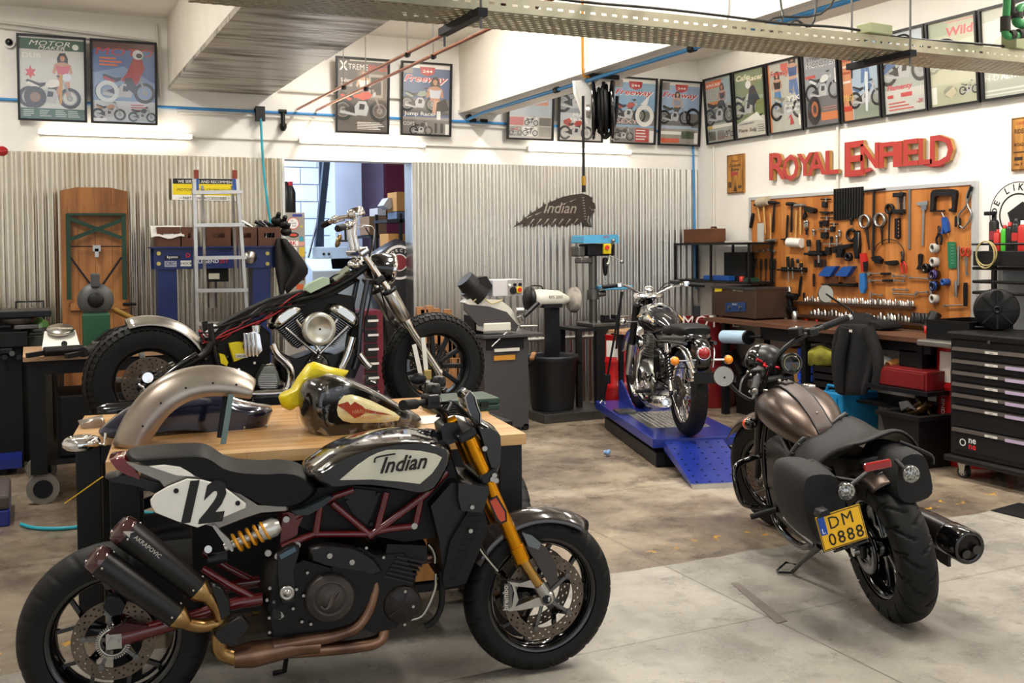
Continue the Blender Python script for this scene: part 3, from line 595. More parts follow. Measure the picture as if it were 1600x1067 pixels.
# red relief lettering
let=mat('red_lettering','#b23a34',.4,noise=.12,scale=3);edge_m=mat('plywood_edge','#b48a4c',.6)
t=thing('lettering_sign','red cut-out wooden lettering above the tool board','sign',(XW,7.1,2.25))
def rl(px,py):p=onX(px,py,XW-.01);return p.y,p.z
def letter(txt,px0,px1,pyt,pyb,wide=None):
 y0,zt=rl(px0,pyt);y1,_=rl(px1,pyt);_,zb=rl(px0,pyb)
 vs,fs,wd=textmesh(txt,0,.02,1.);ys=[q[1]for q in vs];hh=max(ys)-min(ys);s_=(zt-zb)/hh;sx=(y0-y1)/wd
 g=G();o=V((XW-.012,y0,zb-min(ys)*s_));n=V((-1,0,0))
 for dd,m in((.035,1),(.04,0)):
  top=[o+V((-dd,-q[0]*sx,q[1]*s_))for q in vs]
  if m==0:g.add(top,fs,0)
  else:
   bot=[p+V((dd,0,0))for p in top];e={(f[i],f[(i+1)%len(f)])for f in fs for i in range(len(f))}
   N=len(top);g.add(top+bot,[(a,b,b+N,a+N)for a,b in e if(b,a)not in e],1);g.add([p-V((.005,0,0))for p in top]+top,[(a,b,b+N,a+N)for a,b in e if(b,a)not in e],0)
 g.build('letter',[let,edge_m],t,True)
for c,x0,x1,yt,yb in(('R',1207,1234,240,282),('O',1228,1252.5,243,284),('Y',1250,1276,241,276),('A',1267,1295,239,275),('L',1295,1315,236,273),('E',1325,1355,223,277),('N',1350,1378,226,265),('F',1379,1401,224,263),('I',1401,1415,222,261.5),('E',1417,1440,219,260),('L',1441,1462,217,258),('D',1459,1495,213,261)):letter(c,x0,x1,yt,yb)
g=G();y0,z0=rl(1345,273);y1,z1=rl(1366,265)
g.prism([(XW-.045,*rl(1327,277)),(XW-.045,*rl(1345,276)),(XW-.045,*rl(1366,266)),(XW-.045,*rl(1362,262)),(XW-.045,*rl(1345,267)),(XW-.045,*rl(1330,268))],(.03,0,0));g.build('swash',let,t,True)
g=G();g.prism([(XW-.045,*rl(a,b))for a,b in((1446,258),(1462,262),(1474,261),(1480,256),(1474,252),(1460,253),(1446,250))],(.03,0,0));g.build('swash',let,t,True)
# wooden plaques
plaque=mat('burnt_plaque','#c38a3c',.6,col2='#8c5a22',scale=9,stretch=(1,3,.4))
def plaq(px0,px1,pt,pb,label,rows):
 y0,zt=rl(px0,pt);y1,_=rl(px1,pt);_,zb=rl(px0,pb);t=thing('wooden_plaque',label,'plaque',(XW-.02,(y0+y1)/2,zb))
 G().b2((XW-.022,y1,zb),(XW-.002,y0,zt)).build('board',plaque,t,True,bevel=.003)
 P=Print((XW-.0232,y0,zb),(0,-1,0),(0,0,1),y0-y1,zt-zb)
 P.r(.02,.97,.98,.985,'#2c1a0e').r(.02,.015,.98,.03,'#2c1a0e').r(.03,.02,.05,.98,'#3c2412').r(.95,.02,.97,.98,'#3c2412');rows(P)
 P.g.build('burnt_lettering',P.mats,t,True)
plaq(1137,1163.5,243,303,'small upright wooden plaque near the corner, left of the red lettering',lambda p:p.t('Motor',.3,.8,.1,'#2c1a0e',.3,wide=.4).t('Custom',.15,.68,.12,'#2c1a0e',.3,wide=.66).t('Rides',.25,.58,.1,'#2c1a0e',.3,wide=.5).r(.25,.46,.65,.55,'#a8322a').poly([(.4,.05),(.62,.05),(.53,.2),(.51,.36),(.48,.2)],'#2c1a0e').r(.1,.15,.3,.3,'#5a3a1c').r(.68,.12,.88,.2,'#5a3a1c'))
plaq(1582,1608,185,268,'wooden plaque at the right edge, beside the red lettering',lambda p:p.t('CAFE',.3,.86,.08,'#a8422a',.1,wide=.5).t('RIDER',.2,.7,.12,'#2c1a0e',.1,wide=.7).t('ROAD',.2,.46,.09,'#2c1a0e',0,wide=.6).r(.15,.34,.8,.36,'#2c1a0e').r(.2,.2,.7,.26,'#2c1a0e').t('No 7',.2,.1,.07,'#2c1a0e',wide=.5))
# round wall sign
yc,zc=rl(1591,336);t=thing('round_sign','round black and white sign above the bottle shelf','sign',(XW-.02,yc,zc-.25))
G().cyl((XW-.012,yc,zc),(XW-.001,yc,zc),.255,n=40).build('disc',flat('#e6e6e2'),t,True)
g=G();n=40
for r_,w_ in((.25,.006),(.165,.012)):
 vs=[V((XW-.0135,yc+rr*math.cos(2*math.pi*i/n),zc+rr*math.sin(2*math.pi*i/n)))for rr in(r_,r_-w_)for i in range(n)];g.add(vs,[(i,(i+1)%n,n+(i+1)%n,n+i)for i in range(n)])
for i,ch in enumerate('MADE LIKE A GUN'):
 a=math.radians(205-i*17.5);c_=V((XW-.0135,yc-.185*math.cos(a),zc+.185*math.sin(a)));ux=V((0,-math.sin(a),-math.cos(a)));uy=V((0,-math.cos(a),math.sin(a)))
 if ch!=' ':g.text(ch,.072,c_,ux,uy,off=.02,cx=True)
g.prism([(XW-.0135,yc+.09,zc+.02),(XW-.0135,yc-.04,zc+.1),(XW-.0135,yc-.12,zc+.05),(XW-.0135,yc-.1,zc-.08),(XW-.0135,yc+.05,zc-.1)],(-.001,0,0))
g.build('printed_mark',flat('#161616'),t,True)
# ================================================================ MOTORCYCLE KIT
def tyre_mesh(R,w,rr,groove=None,nu=96,nv=16,sq=2.0,gd=.004):
 g=G();vs=[];hw=w/2;rc=rr+(R-rr)*.42
 for i in range(nu):
  th=2*math.pi*i/nu
  for j in range(nv+1):
   v=j/nv*2-1;a=v*math.radians(128)
   h=hw*(abs(math.sin(a))**(2/sq))*(1 if a>0 else-1)if abs(a)<math.pi/2 else hw*math.copysign(1-.12*(abs(a)-math.pi/2),a)
   r=rc+(R-rc)*(math.cos(a)**(2/sq))if abs(a)<math.pi/2 else rc-(rc-rr)*min(1,(abs(a)-math.pi/2)/.62)
   if groove and groove(i/nu,v):r-=gd*max(0,math.cos(a));h-=gd*math.sin(a)
   vs.append((r*math.cos(th),h,r*math.sin(th)))
 n=nv+1
 g.add(vs,[(i*n+j,i*n+j+1,((i+1)%nu)*n+j+1,((i+1)%nu)*n+j)for i in range(nu)for j in range(nv)],0,True)
 return g
def disc_mesh(r0,r1,holes=24,rows=3,y=0,th=.004,nt=None):
 nt=nt or holes*8;g=G();nr=rows*2+1;vs=[(0,0,0)]*0
 for k in range(nr+1):
  r=r0+(r1-r0)*k/nr
  for i in range(nt):a=2*math.pi*i/nt;vs.append((r*math.cos(a),y,r*math.sin(a)))
 fs=[]
 for k in range(nr):
  for i in range(nt):
   if k%2==1 and(i-(k//2)*3)%8<1.5:continue
   fs.append((k*nt+i,k*nt+(i+1)%nt,(k+1)*nt+(i+1)%nt,(k+1)*nt+i))
 g.add(vs,fs,0);return g
def spoke_y(r0,r1,a,da,w0,w1,split=.45,t=.02):
 g=G();rm=r0+(r1-r0)*split
 def q(r,an):return V((r*math.cos(an),0,r*math.sin(an)))
 g.bar(q(r0,a),q(rm,a),t*1.3,w0,up=(-math.sin(a),0,math.cos(a)))
 for s_ in(-1,1):g.bar(q(rm-.006,a),q(r1,a+s_*da),t,w1,up=(-math.sin(a),0,math.cos(a)))
 return g
def wheel(parent,c,R,w,rr,rz=0.,rim_m=None,spokes='y',n=5,tyre_m=None,groove=None,nu=96,nv=16,disc=None,a0=.3,hub_r=.04,sq=2.,knobs=False,spoke_m=None,name='wheel',gd_=.004):
 rim_m=rim_m or black_gloss;spoke_m=spoke_m or rim_m;hw=w*.42
 prof=[(rr+.006,-hw),(rr+.006,-hw+.008),(rr-.012,-hw+.014),(rr-.02,-hw*.4),(rr-.02,hw*.4),(rr-.012,hw-.014),(rr+.006,hw-.008),(rr+.006,hw),(rr-.006,hw),(rr-.022,hw-.014),(rr-.03,hw*.4),(rr-.03,-hw*.4),(rr-.022,-hw+.014),(rr-.006,-hw)]
 W=G().lathe(prof,ax=(0,1,0),n=56,closed=True).build(name,rim_m,parent);W.location=c;W.rotation_euler=(0,0,rz)
 tyre_mesh(R,w,rr,groove,nu,nv,sq,gd_).build('tyre',tyre_m or rubber,W)
 G().lathe([(hub_r*.5,-w*.55),(hub_r*.55,-w*.42),(hub_r,-w*.36),(hub_r,w*.36),(hub_r*.55,w*.42),(hub_r*.5,w*.55)],ax=(0,1,0),n=20).build('hub',rim_m,W)
 if spokes=='y':
  for i in range(n):spoke_y(hub_r*.8,rr-.02,a0+2*math.pi*i/n,math.pi/n*.52,.026,.014).build('spoke',spoke_m,W)
 elif spokes=='bar':
  for i in range(n):
   a=a0+2*math.pi*i/n;G().bar((hub_r*.8*math.cos(a),0,hub_r*.8*math.sin(a)),((rr-.02)*math.cos(a),0,(rr-.02)*math.sin(a)),.03,.03,up=(-math.sin(a),0,math.cos(a))).build('spoke',spoke_m,W,bevel=.006)
 elif spokes=='wire':
  for i in range(n):
   a=a0+2*math.pi*i/n;b=a+(.5 if i%2 else-.5);s_=1 if(i//2)%2 else-1
   G().cyl((hub_r*math.cos(b),s_*w*.3,hub_r*math.sin(b)),((rr-.02)*math.cos(a),s_*.01,(rr-.02)*math.sin(a)),.0022,n=5).build('spoke',spoke_m,W)
 if disc:
  for y,r0,r1 in disc:
   disc_mesh(r0,r1,y=y).build('brake_disc',brake_disc,W,solid=.005)
   g=G()
   for i in range(5):
    a=a0+.3+2*math.pi*i/5;g.bar((0,y,0),(r0*1.04*math.cos(a),y,r0*1.04*math.sin(a)),.006,.013,up=(-math.sin(a),0,math.cos(a)))
    g.cyl((r0*1.03*math.cos(a),y-.008,r0*1.03*math.sin(a)),(r0*1.03*math.cos(a),y+.008,r0*1.03*math.sin(a)),.011,n=10)
   g.build('disc_carrier',grey_metal,W)
 if knobs:
  g=G();cnt=52;hw=w/2
  for i in range(cnt):
   for row,(v,hh)in enumerate(((-.42,.2),(0,.3),(.42,.2),(-.78,.16),(.78,.16))):
    th=2*math.pi*(i+(.5 if row in(0,2)else 0))/cnt;a=v*1.35;rc=rr+(R-rr)*.42
    h=hw*(abs(math.sin(a))**(2/sq))*(1 if a>=0 else-1);r=rc+(R-rc)*(abs(math.cos(a))**(2/sq))
    ct,st=math.cos(th),math.sin(th);Rm=Matrix(((ct,0,-st),(0,1,0),(st,0,ct)))
    tilt=Matrix.Rotation(a*.8,3,'Z');g.box((r*ct,h,r*st),(.012,hw*(.36 if row!=1 else .4),2*math.pi*R/cnt*.62),R=Rm@tilt)
  g.build('tread_blocks',rubber,W,kind='stuff')
 return W
def coil(p0,p1,r,turns,wire,m_n=14):
 p0,p1=V(p0),V(p1);x,y=basis(p1-p0);N=int(turns*m_n)
 return G().tube([p0+(p1-p0)*(i/N)+x*(r*math.cos(2*math.pi*i/m_n))+y*(r*math.sin(2*math.pi*i/m_n))for i in range(N+1)],wire,6)
def bolts(parent,pts,n,r=.009,m=None,h=.008):
 for p in pts:G().cyl(V(p),V(p)+V(n)*h,r,r*.9,n=10).build('bolt',m or steel,parent)
def crop(x0,y0,s_):return lambda*pts:[(x0+a/s_,y0+b/s_)for a,b in pts]
# ================================================================ FOREGROUND RACING ROADSTER
F1=Frame((.246,3.815,0),math.radians(-8.85))
bike1=thing('motorcycle','black street tracker motorcycle in the foreground with white number plate 12 and gold fork','motorcycle',F1.loc,F1.rz)
def PL(pts,y):return[F1.lat(a,b,y)for a,b in pts]
cA=crop(0,540,2.024);cB=crop(400,560,2.105);cC=crop(400,780,3.719);cD=crop(320,680,5.333);cE=crop(620,580,5.333);cF=crop(700,780,3.811)
def sipes(k,off=0):
 def f(u,v):
  a=abs(v)*1.45;q=(u*k+off+(.5 if v>0 else 0)+.35*a)%1
  return .18<a<.95 and q<.17
 return f
fw=F1.lat(850,935,-.075);fw=V((fw.x,0,.302))
wheel(bike1,fw,.302,.125,.222,rz=.04,groove=sipes(22),nu=352,nv=26,disc=((-.068,.118,.162),(.068,.118,.162)),a0=.35,name='front_wheel')
wheel(bike1,V((0,0,.318)),.318,.175,.222,groove=sipes(22),nu=264,nv=26,disc=((-.075,.095,.137),),a0=.2,name='rear_wheel')
# fork: gold uppers, steel lowers
for s_ in(-1,1):
 y=.105*s_;A=F1.lat(*cB((700,262))[0],-.105);B_=F1.lat(*cB((872,655))[0],-.105);C_=F1.lat(*cB((950,775))[0],-.105)
 A.y=B_.y=C_.y=y
 o=G().cyl(A,A+(B_-A)*1.,.026,n=20).cyl(B_-(B_-A).normalized()*.05,B_+(B_-A).normalized()*.012,.03,n=20).build('fork_leg',gold_fork,bike1)
 G().cyl(B_,C_,.0205,n=16).build('fork_slider',mat('gold_slider','#b48a4a',.2,.95),o)
 G().cyl(C_+(B_-C_)*.28,C_-(B_-C_)*.1,.027,n=16).sph(C_-(B_-C_)*.08,.032,12).build('fork_foot',steel,o)
 G().cyl(C_+V((0,-.03,-.012)),C_+V((0,.03,-.012)),.017,n=12).build('axle_end',dark_metal,o)
R_=PL(cB((770,470),(790,458),(818,505),(820,532),(806,538),(795,525)),-.134)
G().prism(R_,(0,.006,0)).build('reflector',mat('amber_reflector','#c23a12',.2,coat=1),bike1,label='orange-red reflector on the gold fork leg')
G().prism(PL(cB((764,466),(793,450),(824,502),(826,536),(806,545),(789,530)),-.131),(0,.006,0)).build('reflector_frame',black_satin,bike1)
for nm,cpt,wd in(('top_clamp',(690,250),.05),('lower_clamp',(760,385),.06)):
 c_=F1.lat(*cB(cpt)[0],-.105);G().box((c_.x,0,c_.z),(.075,.27,wd*.7),R=Matrix.Rotation(-.45,3,'Y')).build(nm,black_satin,bike1,bevel=.01)
bolts(bike1,[F1.lat(*p,-.138)for p in cB((783,384),(789,401),(777,396))],(0,-1,0),.011,steel)
# calliper + bracket
g=G();g.prism(PL(cF((335,505),(370,500),(385,540),(380,640),(350,665),(328,640)),-.12),(0,.05,0));g.build('brake_calliper',grey_metal,bike1,bevel=.006)
g=G();g.prism(PL(cF((350,490),(430,500),(540,465),(560,490),(520,530),(430,520),(400,520),(420,600),(400,640),(520,590),(600,570),(640,590),(590,630),(440,660),(360,668),(350,655),(380,640),(395,560),(380,510)),-.115),(0,.03,0));g.build('calliper_bracket',steel,bike1,bevel=.005)
G().text('brembo',.03,F1.lat(*cF((358,585))[0],-.1215),(0,0,1),(-1,0,0),off=.01).build('logo',mat('paint_light','#c8beb0',.5),bike1)
# front mudguard
rings=[]
for k in range(17):
 a=math.radians(52+(k/16)*98);ring=[]
 for j in range(9):
  v=(j/8*2-1);ring.append(fw+V((math.cos(a)*(.333-.045*v*v),v*.075,math.sin(a)*(.333-.045*v*v))))
 rings.append(ring)
G().grid(rings).build('front_mudguard',mat('dark_carbon','#2e2826',.16,coat=.8),bike1,solid=.004)
G().prism(PL(cF((440,190),(520,240),(590,290),(650,400),(655,480),(610,520),(540,400),(480,300)),-.088),(0,.01,0)).build('mudguard_stay',mat('satin_grey_brown','#352f2c',.3,coat=.3),bike1,bevel=.003)
G().prism(PL(cF((440,200),(500,215),(555,262),(540,300),(480,280)),-.094),(0,.005,0)).build('stay_panel',mat('blue_grey_gloss','#59646a',.15,coat=1),bike1)
# tank
tank_o=PL(cB((155,372),(190,345),(230,318),(290,290),(360,270),(420,257),(480,250),(540,249),(590,256),(625,270),(640,290),(636,325),(615,370),(585,415),(545,432),(500,428),(430,414),(350,404),(270,404),(205,410)),-.06)
G().pillow(smoothp(tank_o,2,True),-.17,.17,.16,rings=7).build('fuel_tank',mat('tank_black','#0d0a0b',.1,coat=1),bike1)
panel=PL(cB((270,400),(330,350),(370,322),(400,308),(430,299),(480,298),(540,302),(590,312),(613,324),(600,350),(580,378),(540,413),(470,405),(380,398)),-.165)
G().pillow(panel,-.172,-.150,.03,rings=2).build('tank_panel',mat('cream_panel','#cfcdb9',.22,coat=.8),bike1)
cc=F1.lat(631,735,-.1745);G().text('Indian',.078,cc,(1,0,.045),(0,0,1),shear=.4,off=.022,sx=.9).build('tank_lettering',flat('#17100e'),bike1)
G().tube([cc+V(q)for q in((-.105,0,.035),(-.1,0,.052),(-.07,0,.058),(-.03,0,.062))],.003,6,k=3).build('tank_lettering',flat('#17100e'),bike1)
G().lathe([(.035,0),(.035,.012),(.0,.014)],F1.lat(*cB((560,246))[0],0),n=18).build('filler_cap',black_gloss,bike1)
# seat
seat=PL(cA((395,347),(450,338),(520,334),(600,330),(640,335),(668,350),(700,372),(750,386),(800,390),(850,392),(900,389),(945,393),(980,408),(1003,432),(1008,455),(985,480),(950,500),(900,503),(850,500),(815,490),(790,472),(740,455),(700,440),(640,412),(560,384),(480,370)),-.06)
G().pillow(smoothp(seat,2,True),-.13,.13,.12,rings=6).build('seat',leather,bike1)
for i,q in enumerate(cA((760,386),(800,391),(845,394),(885,393))):
 G().tube([F1.lat(q[0],q[1]+1.5,-.07)+V((0,-.035,-.004)),F1.lat(q[0],q[1],-.02)+V((0,0,.003)),F1.lat(q[0],q[1],-.02)+V((0,.05,.003))],.0022,5).build('seam',grey_metal,bike1)
# tail
G().pillow(PL(cA((345,352),(388,345),(402,352),(420,372),(446,405),(450,420),(400,402),(368,384)),-.03),-.07,.07,.1).build('tail_light',mat('tail_red','#6d0a12',.15,coat=1),bike1)
G().pillow(PL(cA((395,400),(450,410),(480,420),(560,440),(530,480),(440,440),(350,425),(330,415)),-.03),-.06,.06,.1).build('tail_underside',black_satin,bike1)
G().pillow(PL(cA((400,366),(560,384),(680,420),(760,462),(820,500),(912,504),(912,518),(830,524),(780,540),(690,575),(640,560),(560,500),(500,420),(430,390)),-.1),-.125,-.09,.04).build('side_fairing',mat('silver_grey_paint','#8d8880',.3,.6,coat=.3),bike1)
G().pillow(PL(cA((470,378),(520,374),(570,381),(600,398),(620,412),(560,408)),-.12),-.14,-.1,.1).build('tail_panel',white_paint,bike1)
NP=cA((475,487),(490,468),(530,445),(592,420),(640,424),(700,440),(778,498),(778,512),(700,546),(625,575),(560,555),(490,527),(477,505))
G().pillow(PL(NP,-.155),-.163,-.145,.03,rings=2).build('number_plate',white_paint,bike1)
for ch,q,sx_ in(('1',(603,551),.8),('2',(672,551),.78)):G().text(ch,.182,F1.lat(*cA(q)[0],-.1645),(1,0,.04),(0,0,1),shear=.28,off=.05,sx=sx_*1.05).build('number',flat('#12110f'),bike1)
bolts(bike1,[F1.lat(*q,-.163)for q in cA((557,459),(752,498))],(0,-1,0),.009,dark_metal,.004)
# mufflers
for nm,a,b,ra,rb,y in(('upper',(393,585),(628,772),.051,.041,-.19),('lower',(312,677),(562,857),.048,.040,-.215)):
 A=F1.lat(*cA(a)[0],y);B_=F1.lat(*cA(b)[0],y);d=(B_-A).normalized()
 o=G().lathe([(ra*.96,.0),(ra,.01),((ra+rb)/2*1.03,(B_-A).length*.5),(rb,(B_-A).length-.01),(rb*.9,(B_-A).length)],A,d,32).build('muffler',mat('muffler_black','#151414',.38,.2),bike1)
 G().lathe([(ra*.6,.03),(ra*.66,-.03),(ra*.93,-.018),(ra*1.02,.004),(ra*1.02,.01)],A,d,32).build('end_cap',mat('plum_carbon','#4a2c2c',.15,.4,coat=.8),o)
 G().lathe([(rb*1.03,0),(rb*1.03,.008),(rb*.5,.05)],B_-d*.006,d,24).build('clamp_ring',gold_pipe,o)
 x_,y_=basis(d)
 for an in(0,1.6,3.2,4.7):
  for q,rr_ in((A+d*.022,ra),(B_-d*.02,rb)):G().sph(q+(x_*math.cos(an)+y_*math.sin(an))*rr_,.0045,8).build('rivet',steel,o)
 if nm=='upper':
  c_=A+(B_-A)*.27;u_=V((d.x,0,d.z));G().text('AKRAPOVIC',.02,c_+V((0,-ra*1.02,0))+V((-d.z,0,d.x))*.012,d,V((-d.z,0,d.x)),off=.012).prism([c_+V((0,-ra*1.02,0))+V((-d.z,0,d.x))*p_[1]+d*p_[0]for p_ in((-.095,.008),(-.066,.03),(-.072,.018),(-.064,.005))],(0,.0005,0)).build('logo',flat('#b8b4a8'),o)
# pipes
def exh(pts,r,y0,y1,m=bronze,k=4,nm='exhaust_pipe'):
 n=len(pts);return G().tube([F1.lat(*p,y0+(y1-y0)*i/(n-1))for i,p in enumerate(pts)],r,16,k=k).build(nm,m,bike1)
exh(cC((1015,335),(950,350),(880,372),(820,425),(792,500),(775,590),(748,690),(735,790),(690,830),(600,850),(430,868),(200,884),(80,890)),[.021,.021,.022,.022,.024,.024,.024],-.06,-.13)
exh(cC((600,350),(650,372),(686,420),(695,500),(668,610),(620,700),(560,755),(440,795),(300,818),(100,852)),[.02,.022,.022,.022,.023,.024],-.09,-.15)
exh(cC((1000,262),(1025,290),(1040,330),(1040,370)),.008,-.085,-.085,steel,nm='exhaust_clamp')
exh(cA((1010,945),(940,948),(870,962),(800,975),(740,985)),[.03,.034,.04,.046,.036],-.13,-.15,nm='collector')
exh(cA((745,985),(700,968),(692,930),(700,880),(690,835),(665,800),(642,775)),[.03,.027,.025,.024,.026],-.15,-.19,gold_pipe)
exh(cA((700,900),(680,880),(640,886),(600,880),(566,862)),[.022,.023,.025],-.17,-.215,gold_pipe)
G().pillow(PL(cA((680,900),(740,860),(765,850),(792,880),(770,915),(740,945),(700,940),(675,915)),-.2),-.215,-.17,.1).build('heat_shield',black_satin,bike1,bevel=.003)
G().pillow(PL(cA((665,752),(700,762),(725,800),(730,850),(700,870),(690,820)),-.2),-.21,-.17,.1).build('heat_shield',black_satin,bike1)
# frame
def ft(pts,r=.0125,y=-.12,y1=None,m=red_frame,nm='frame_tube'):
 y1=y if y1 is None else y1;n=len(pts)
 for s_ in(1,-1):G().tube([V((q.x,q.y*s_,q.z))for q in[F1.lat(*p,y+(y1-y)*i/(n-1))for i,p in enumerate(pts)]],r,10).build(nm,m,bike1)
ft(cB((85,620),(190,578)));ft(cB((185,578),(370,577)));ft(cB((365,577),(440,560),(518,551)));ft(cB((196,578),(212,470)))
ft(cB((130,520),(190,490),(262,452),(320,432)));ft(cB((250,475),(372,578)));ft(cB((430,440),(398,560)))
ft(cB((370,585),(480,505),(560,445),(600,400),(628,372)),.014);ft(cB((545,450),(525,545)))
for s_ in(-1,1):
 g=G().prism([V((p.x,p.y*s_,p.z))for p in PL(cD((650,650),(700,640),(820,680),(780,760),(770,830),(700,870),(640,940),(625,930))[:8],-.11)],(0,.012*s_,0));g.build('frame_plate',red_frame,bike1,bevel=.003)
bolts(bike1,[F1.lat(*q,-.126)for q in cB((99,528),(520,550))+cD((608,1005),(770,912),(527,978))],(0,-1,0),.013)
# swingarm
for s_ in(1,-1):
 G().tube([V((q.x,q.y*s_,q.z))for q in[F1.lat(*p,-.1)for p in cA((370,925),(450,905),(600,862),(730,818),(830,800))]],[.03,.026,.022,.022],10,k=3).build('swingarm',red_frame,bike1)
 G().tube([V((q.x,q.y*s_,q.z))for q in[F1.lat(*p,-.1)for p in cA((640,705),(720,755),(810,800))]],.014,8).build('swingarm_brace',red_frame,bike1)
G().pillow(PL(cA((330,935),(345,900),(400,870),(470,880),(490,915),(400,925),(380,950),(345,955)),-.105),-.12,-.09,.05).build('axle_carrier',mat('dark_red_cast','#3c1216',.4,.3),bike1)
c_=F1.lat(178,1002,-.125);G().box(c_,(.05,.01,.05)).cyl(c_,c_+V((0,-.018,0)),.018,n=6).build('axle_nut',steel,bike1)
g=G()
for i in range(44):a=2*math.pi*i/44;g.box((.052*math.cos(a),-.1,.318+.052*math.sin(a)),(.009,.003,.004),R=Matrix.Rotation(-a,3,'Y'))
g.lathe([(.04,-.102),(.048,-.102),(.048,-.098),(.04,-.098)],(0,0,.318),(0,1,0),30,closed=True);g.build('sensor_ring',steel,bike1,kind='stuff')
G().pillow(PL(cA((340,790),(380,790),(400,815),(385,850),(350,855),(325,830)),-.14),-.15,-.1,.1).build('rear_calliper',dark_metal,bike1)
# shock
A=F1.lat(*cD((240,905))[0],-.11);B_=F1.lat(*cD((535,780))[0],-.11)
G().cyl(A-(B_-A)*.25,B_+(B_-A)*.12,.014,n=12).lathe([(.03,0),(.034,.02),(.034,.05),(.02,.07)],B_-(B_-A).normalized()*.03,(B_-A),18).build('shock_body',mat('shock_silver','#c9c6bd',.3,.6),bike1)
coil(A,B_,.031,5,.0062).build('shock_spring',mat('spring_yellow','#d8920f',.3,.1,coat=.5),bike1)
G().prism(PL(cD((60,755),(78,748),(205,870),(240,960),(225,972),(160,900)),-.15),(0,.02,0)).build('reservoir_bracket',steel,bike1,bevel=.002)
A=F1.lat(*cD((25,1040))[0],-.12);B_=F1.lat(*cD((190,1010))[0],-.12);G().cyl(A,B_,.02,n=16).build('shock_reservoir',dark_metal,bike1)
G().cyl(F1.lat(*cD((28,950))[0],-.14),F1.lat(*cD((28,950))[0],-.11),.013,n=12).build('bolt',steel,bike1)
# engine
def blk(pts,y0,y1,m,nm,bev=.008,b=.05):return G().pillow(PL(pts,-.13),y0,y1,b,rings=2).build(nm,m,bike1,bevel=0)
eng=mat('engine_black','#111010',.42,.4,noise=.2,scale=20);eng2=mat('engine_brown_black','#2c2826',.4,.5,noise=.2,scale=20)
blk(cC((70,420),(250,330),(420,380),(620,330),(700,300),(900,290),(960,420),(930,640),(850,770),(700,800),(560,745),(430,790),(200,820),(60,830),(20,640)),-.13,.13,eng,'crankcase',b=.1)
blk(cC((420,290),(600,270),(720,330),(760,440),(640,480),(440,470)),-.14,.12,eng,'rear_cylinder')
blk(cC((760,260),(1000,270),(1010,360),(900,430),(800,440),(740,380)),-.12,.12,eng,'front_cylinder')
for k in range(6):
 a,b=cC((745+k*14,440-k*22),(905+k*14,480-k*24));G().bar(F1.lat(*a,-.125),F1.lat(*b,-.125),.03,.006).build('cooling_fin',eng2,bike1)
blk(cC((300,262),(420,240),(560,262),(680,330),(730,400),(690,420),(600,400),(470,380),(380,360),(300,330)),-.18,-.13,black_satin,'exhaust_cover',b=.12)
bolts(bike1,[F1.lat(*q,-.182)for q in cC((427,326),(557,363))],(0,-1,0),.011)
c_=F1.lat(*cC((430,573))[0],-.15)
o=G().lathe([(.088,-.03),(.088,.0),(.08,.012),(.062,.014),(.06,.018),(.056,.012),(.05,.012),(.048,.017),(0,.019)],c_,(0,-1,0),40).build('clutch_cover',mat('clutch_grey','#453e3b',.4,.4,noise=.15),bike1)
G().text('I',.07,c_+V((0,-.0205,-.025)),(1,0,0),(0,0,1),shear=.35,off=.01,depth=.002).tube([c_+V((q[0],-.021,q[1]))for q in((-.035,-.02),(-.02,-.032),(.0,-.02),(.012,.01),(.035,.03),(.02,.0))],.003,6,k=4).build('relief_emblem',mat('clutch_relief','#554d48',.4,.4),o)
c2_=F1.lat(*cC((850,610))[0],-.13);G().lathe([(.07,-.03),(.07,0),(.06,.01),(.02,.014),(0,.015)],c2_,(0,-1,0),32).build('alternator_cover',eng2,bike1)
for k in range(5):a=k*1.256;G().bar(c2_+V((0,-.014,0)),c2_+V((.06*math.cos(a),-.012,.06*math.sin(a))),.006,.006).build('rib',eng2,bike1)
bolts(bike1,[F1.lat(*q,-.14)for q in cC((866,533),(912,620),(862,725),(640,280),(740,335),(298,424),(275,557),(266,708),(318,722),(215,632),(80,515),(64,583),(103,594),(76,686),(78,770),(235,520))],(0,-1,0),.006)
blk(cC((120,290),(215,245),(250,262),(245,300),(215,400),(225,520),(215,590),(150,600),(130,520),(120,400)),-.16,-.12,black_satin,'pivot_plate')
blk(cC((130,310),(220,262),(232,285),(140,335)),-.165,-.155,mat('blue_grey_cast','#4f6474',.3,.4),'pivot_cap')
c_=F1.lat(*cC((180,543))[0],-.165);G().lathe([(.026,0),(.026,.008),(.018,.01),(.012,.004),(.012,.012),(0,.012)],c_,(0,-1,0),20).build('pivot_bolt',steel,bike1)
G().prism(PL(cC((100,640),(150,655),(165,680),(140,700),(95,690)),-.17),(0,.05,0)).build('foot_peg',steel,bike1,bevel=.004)
G().bar(F1.lat(*cC((120,680))[0],-.15),F1.lat(*cC((120,680))[0],-.25),.03,.02).build('foot_peg',black_matte,bike1)
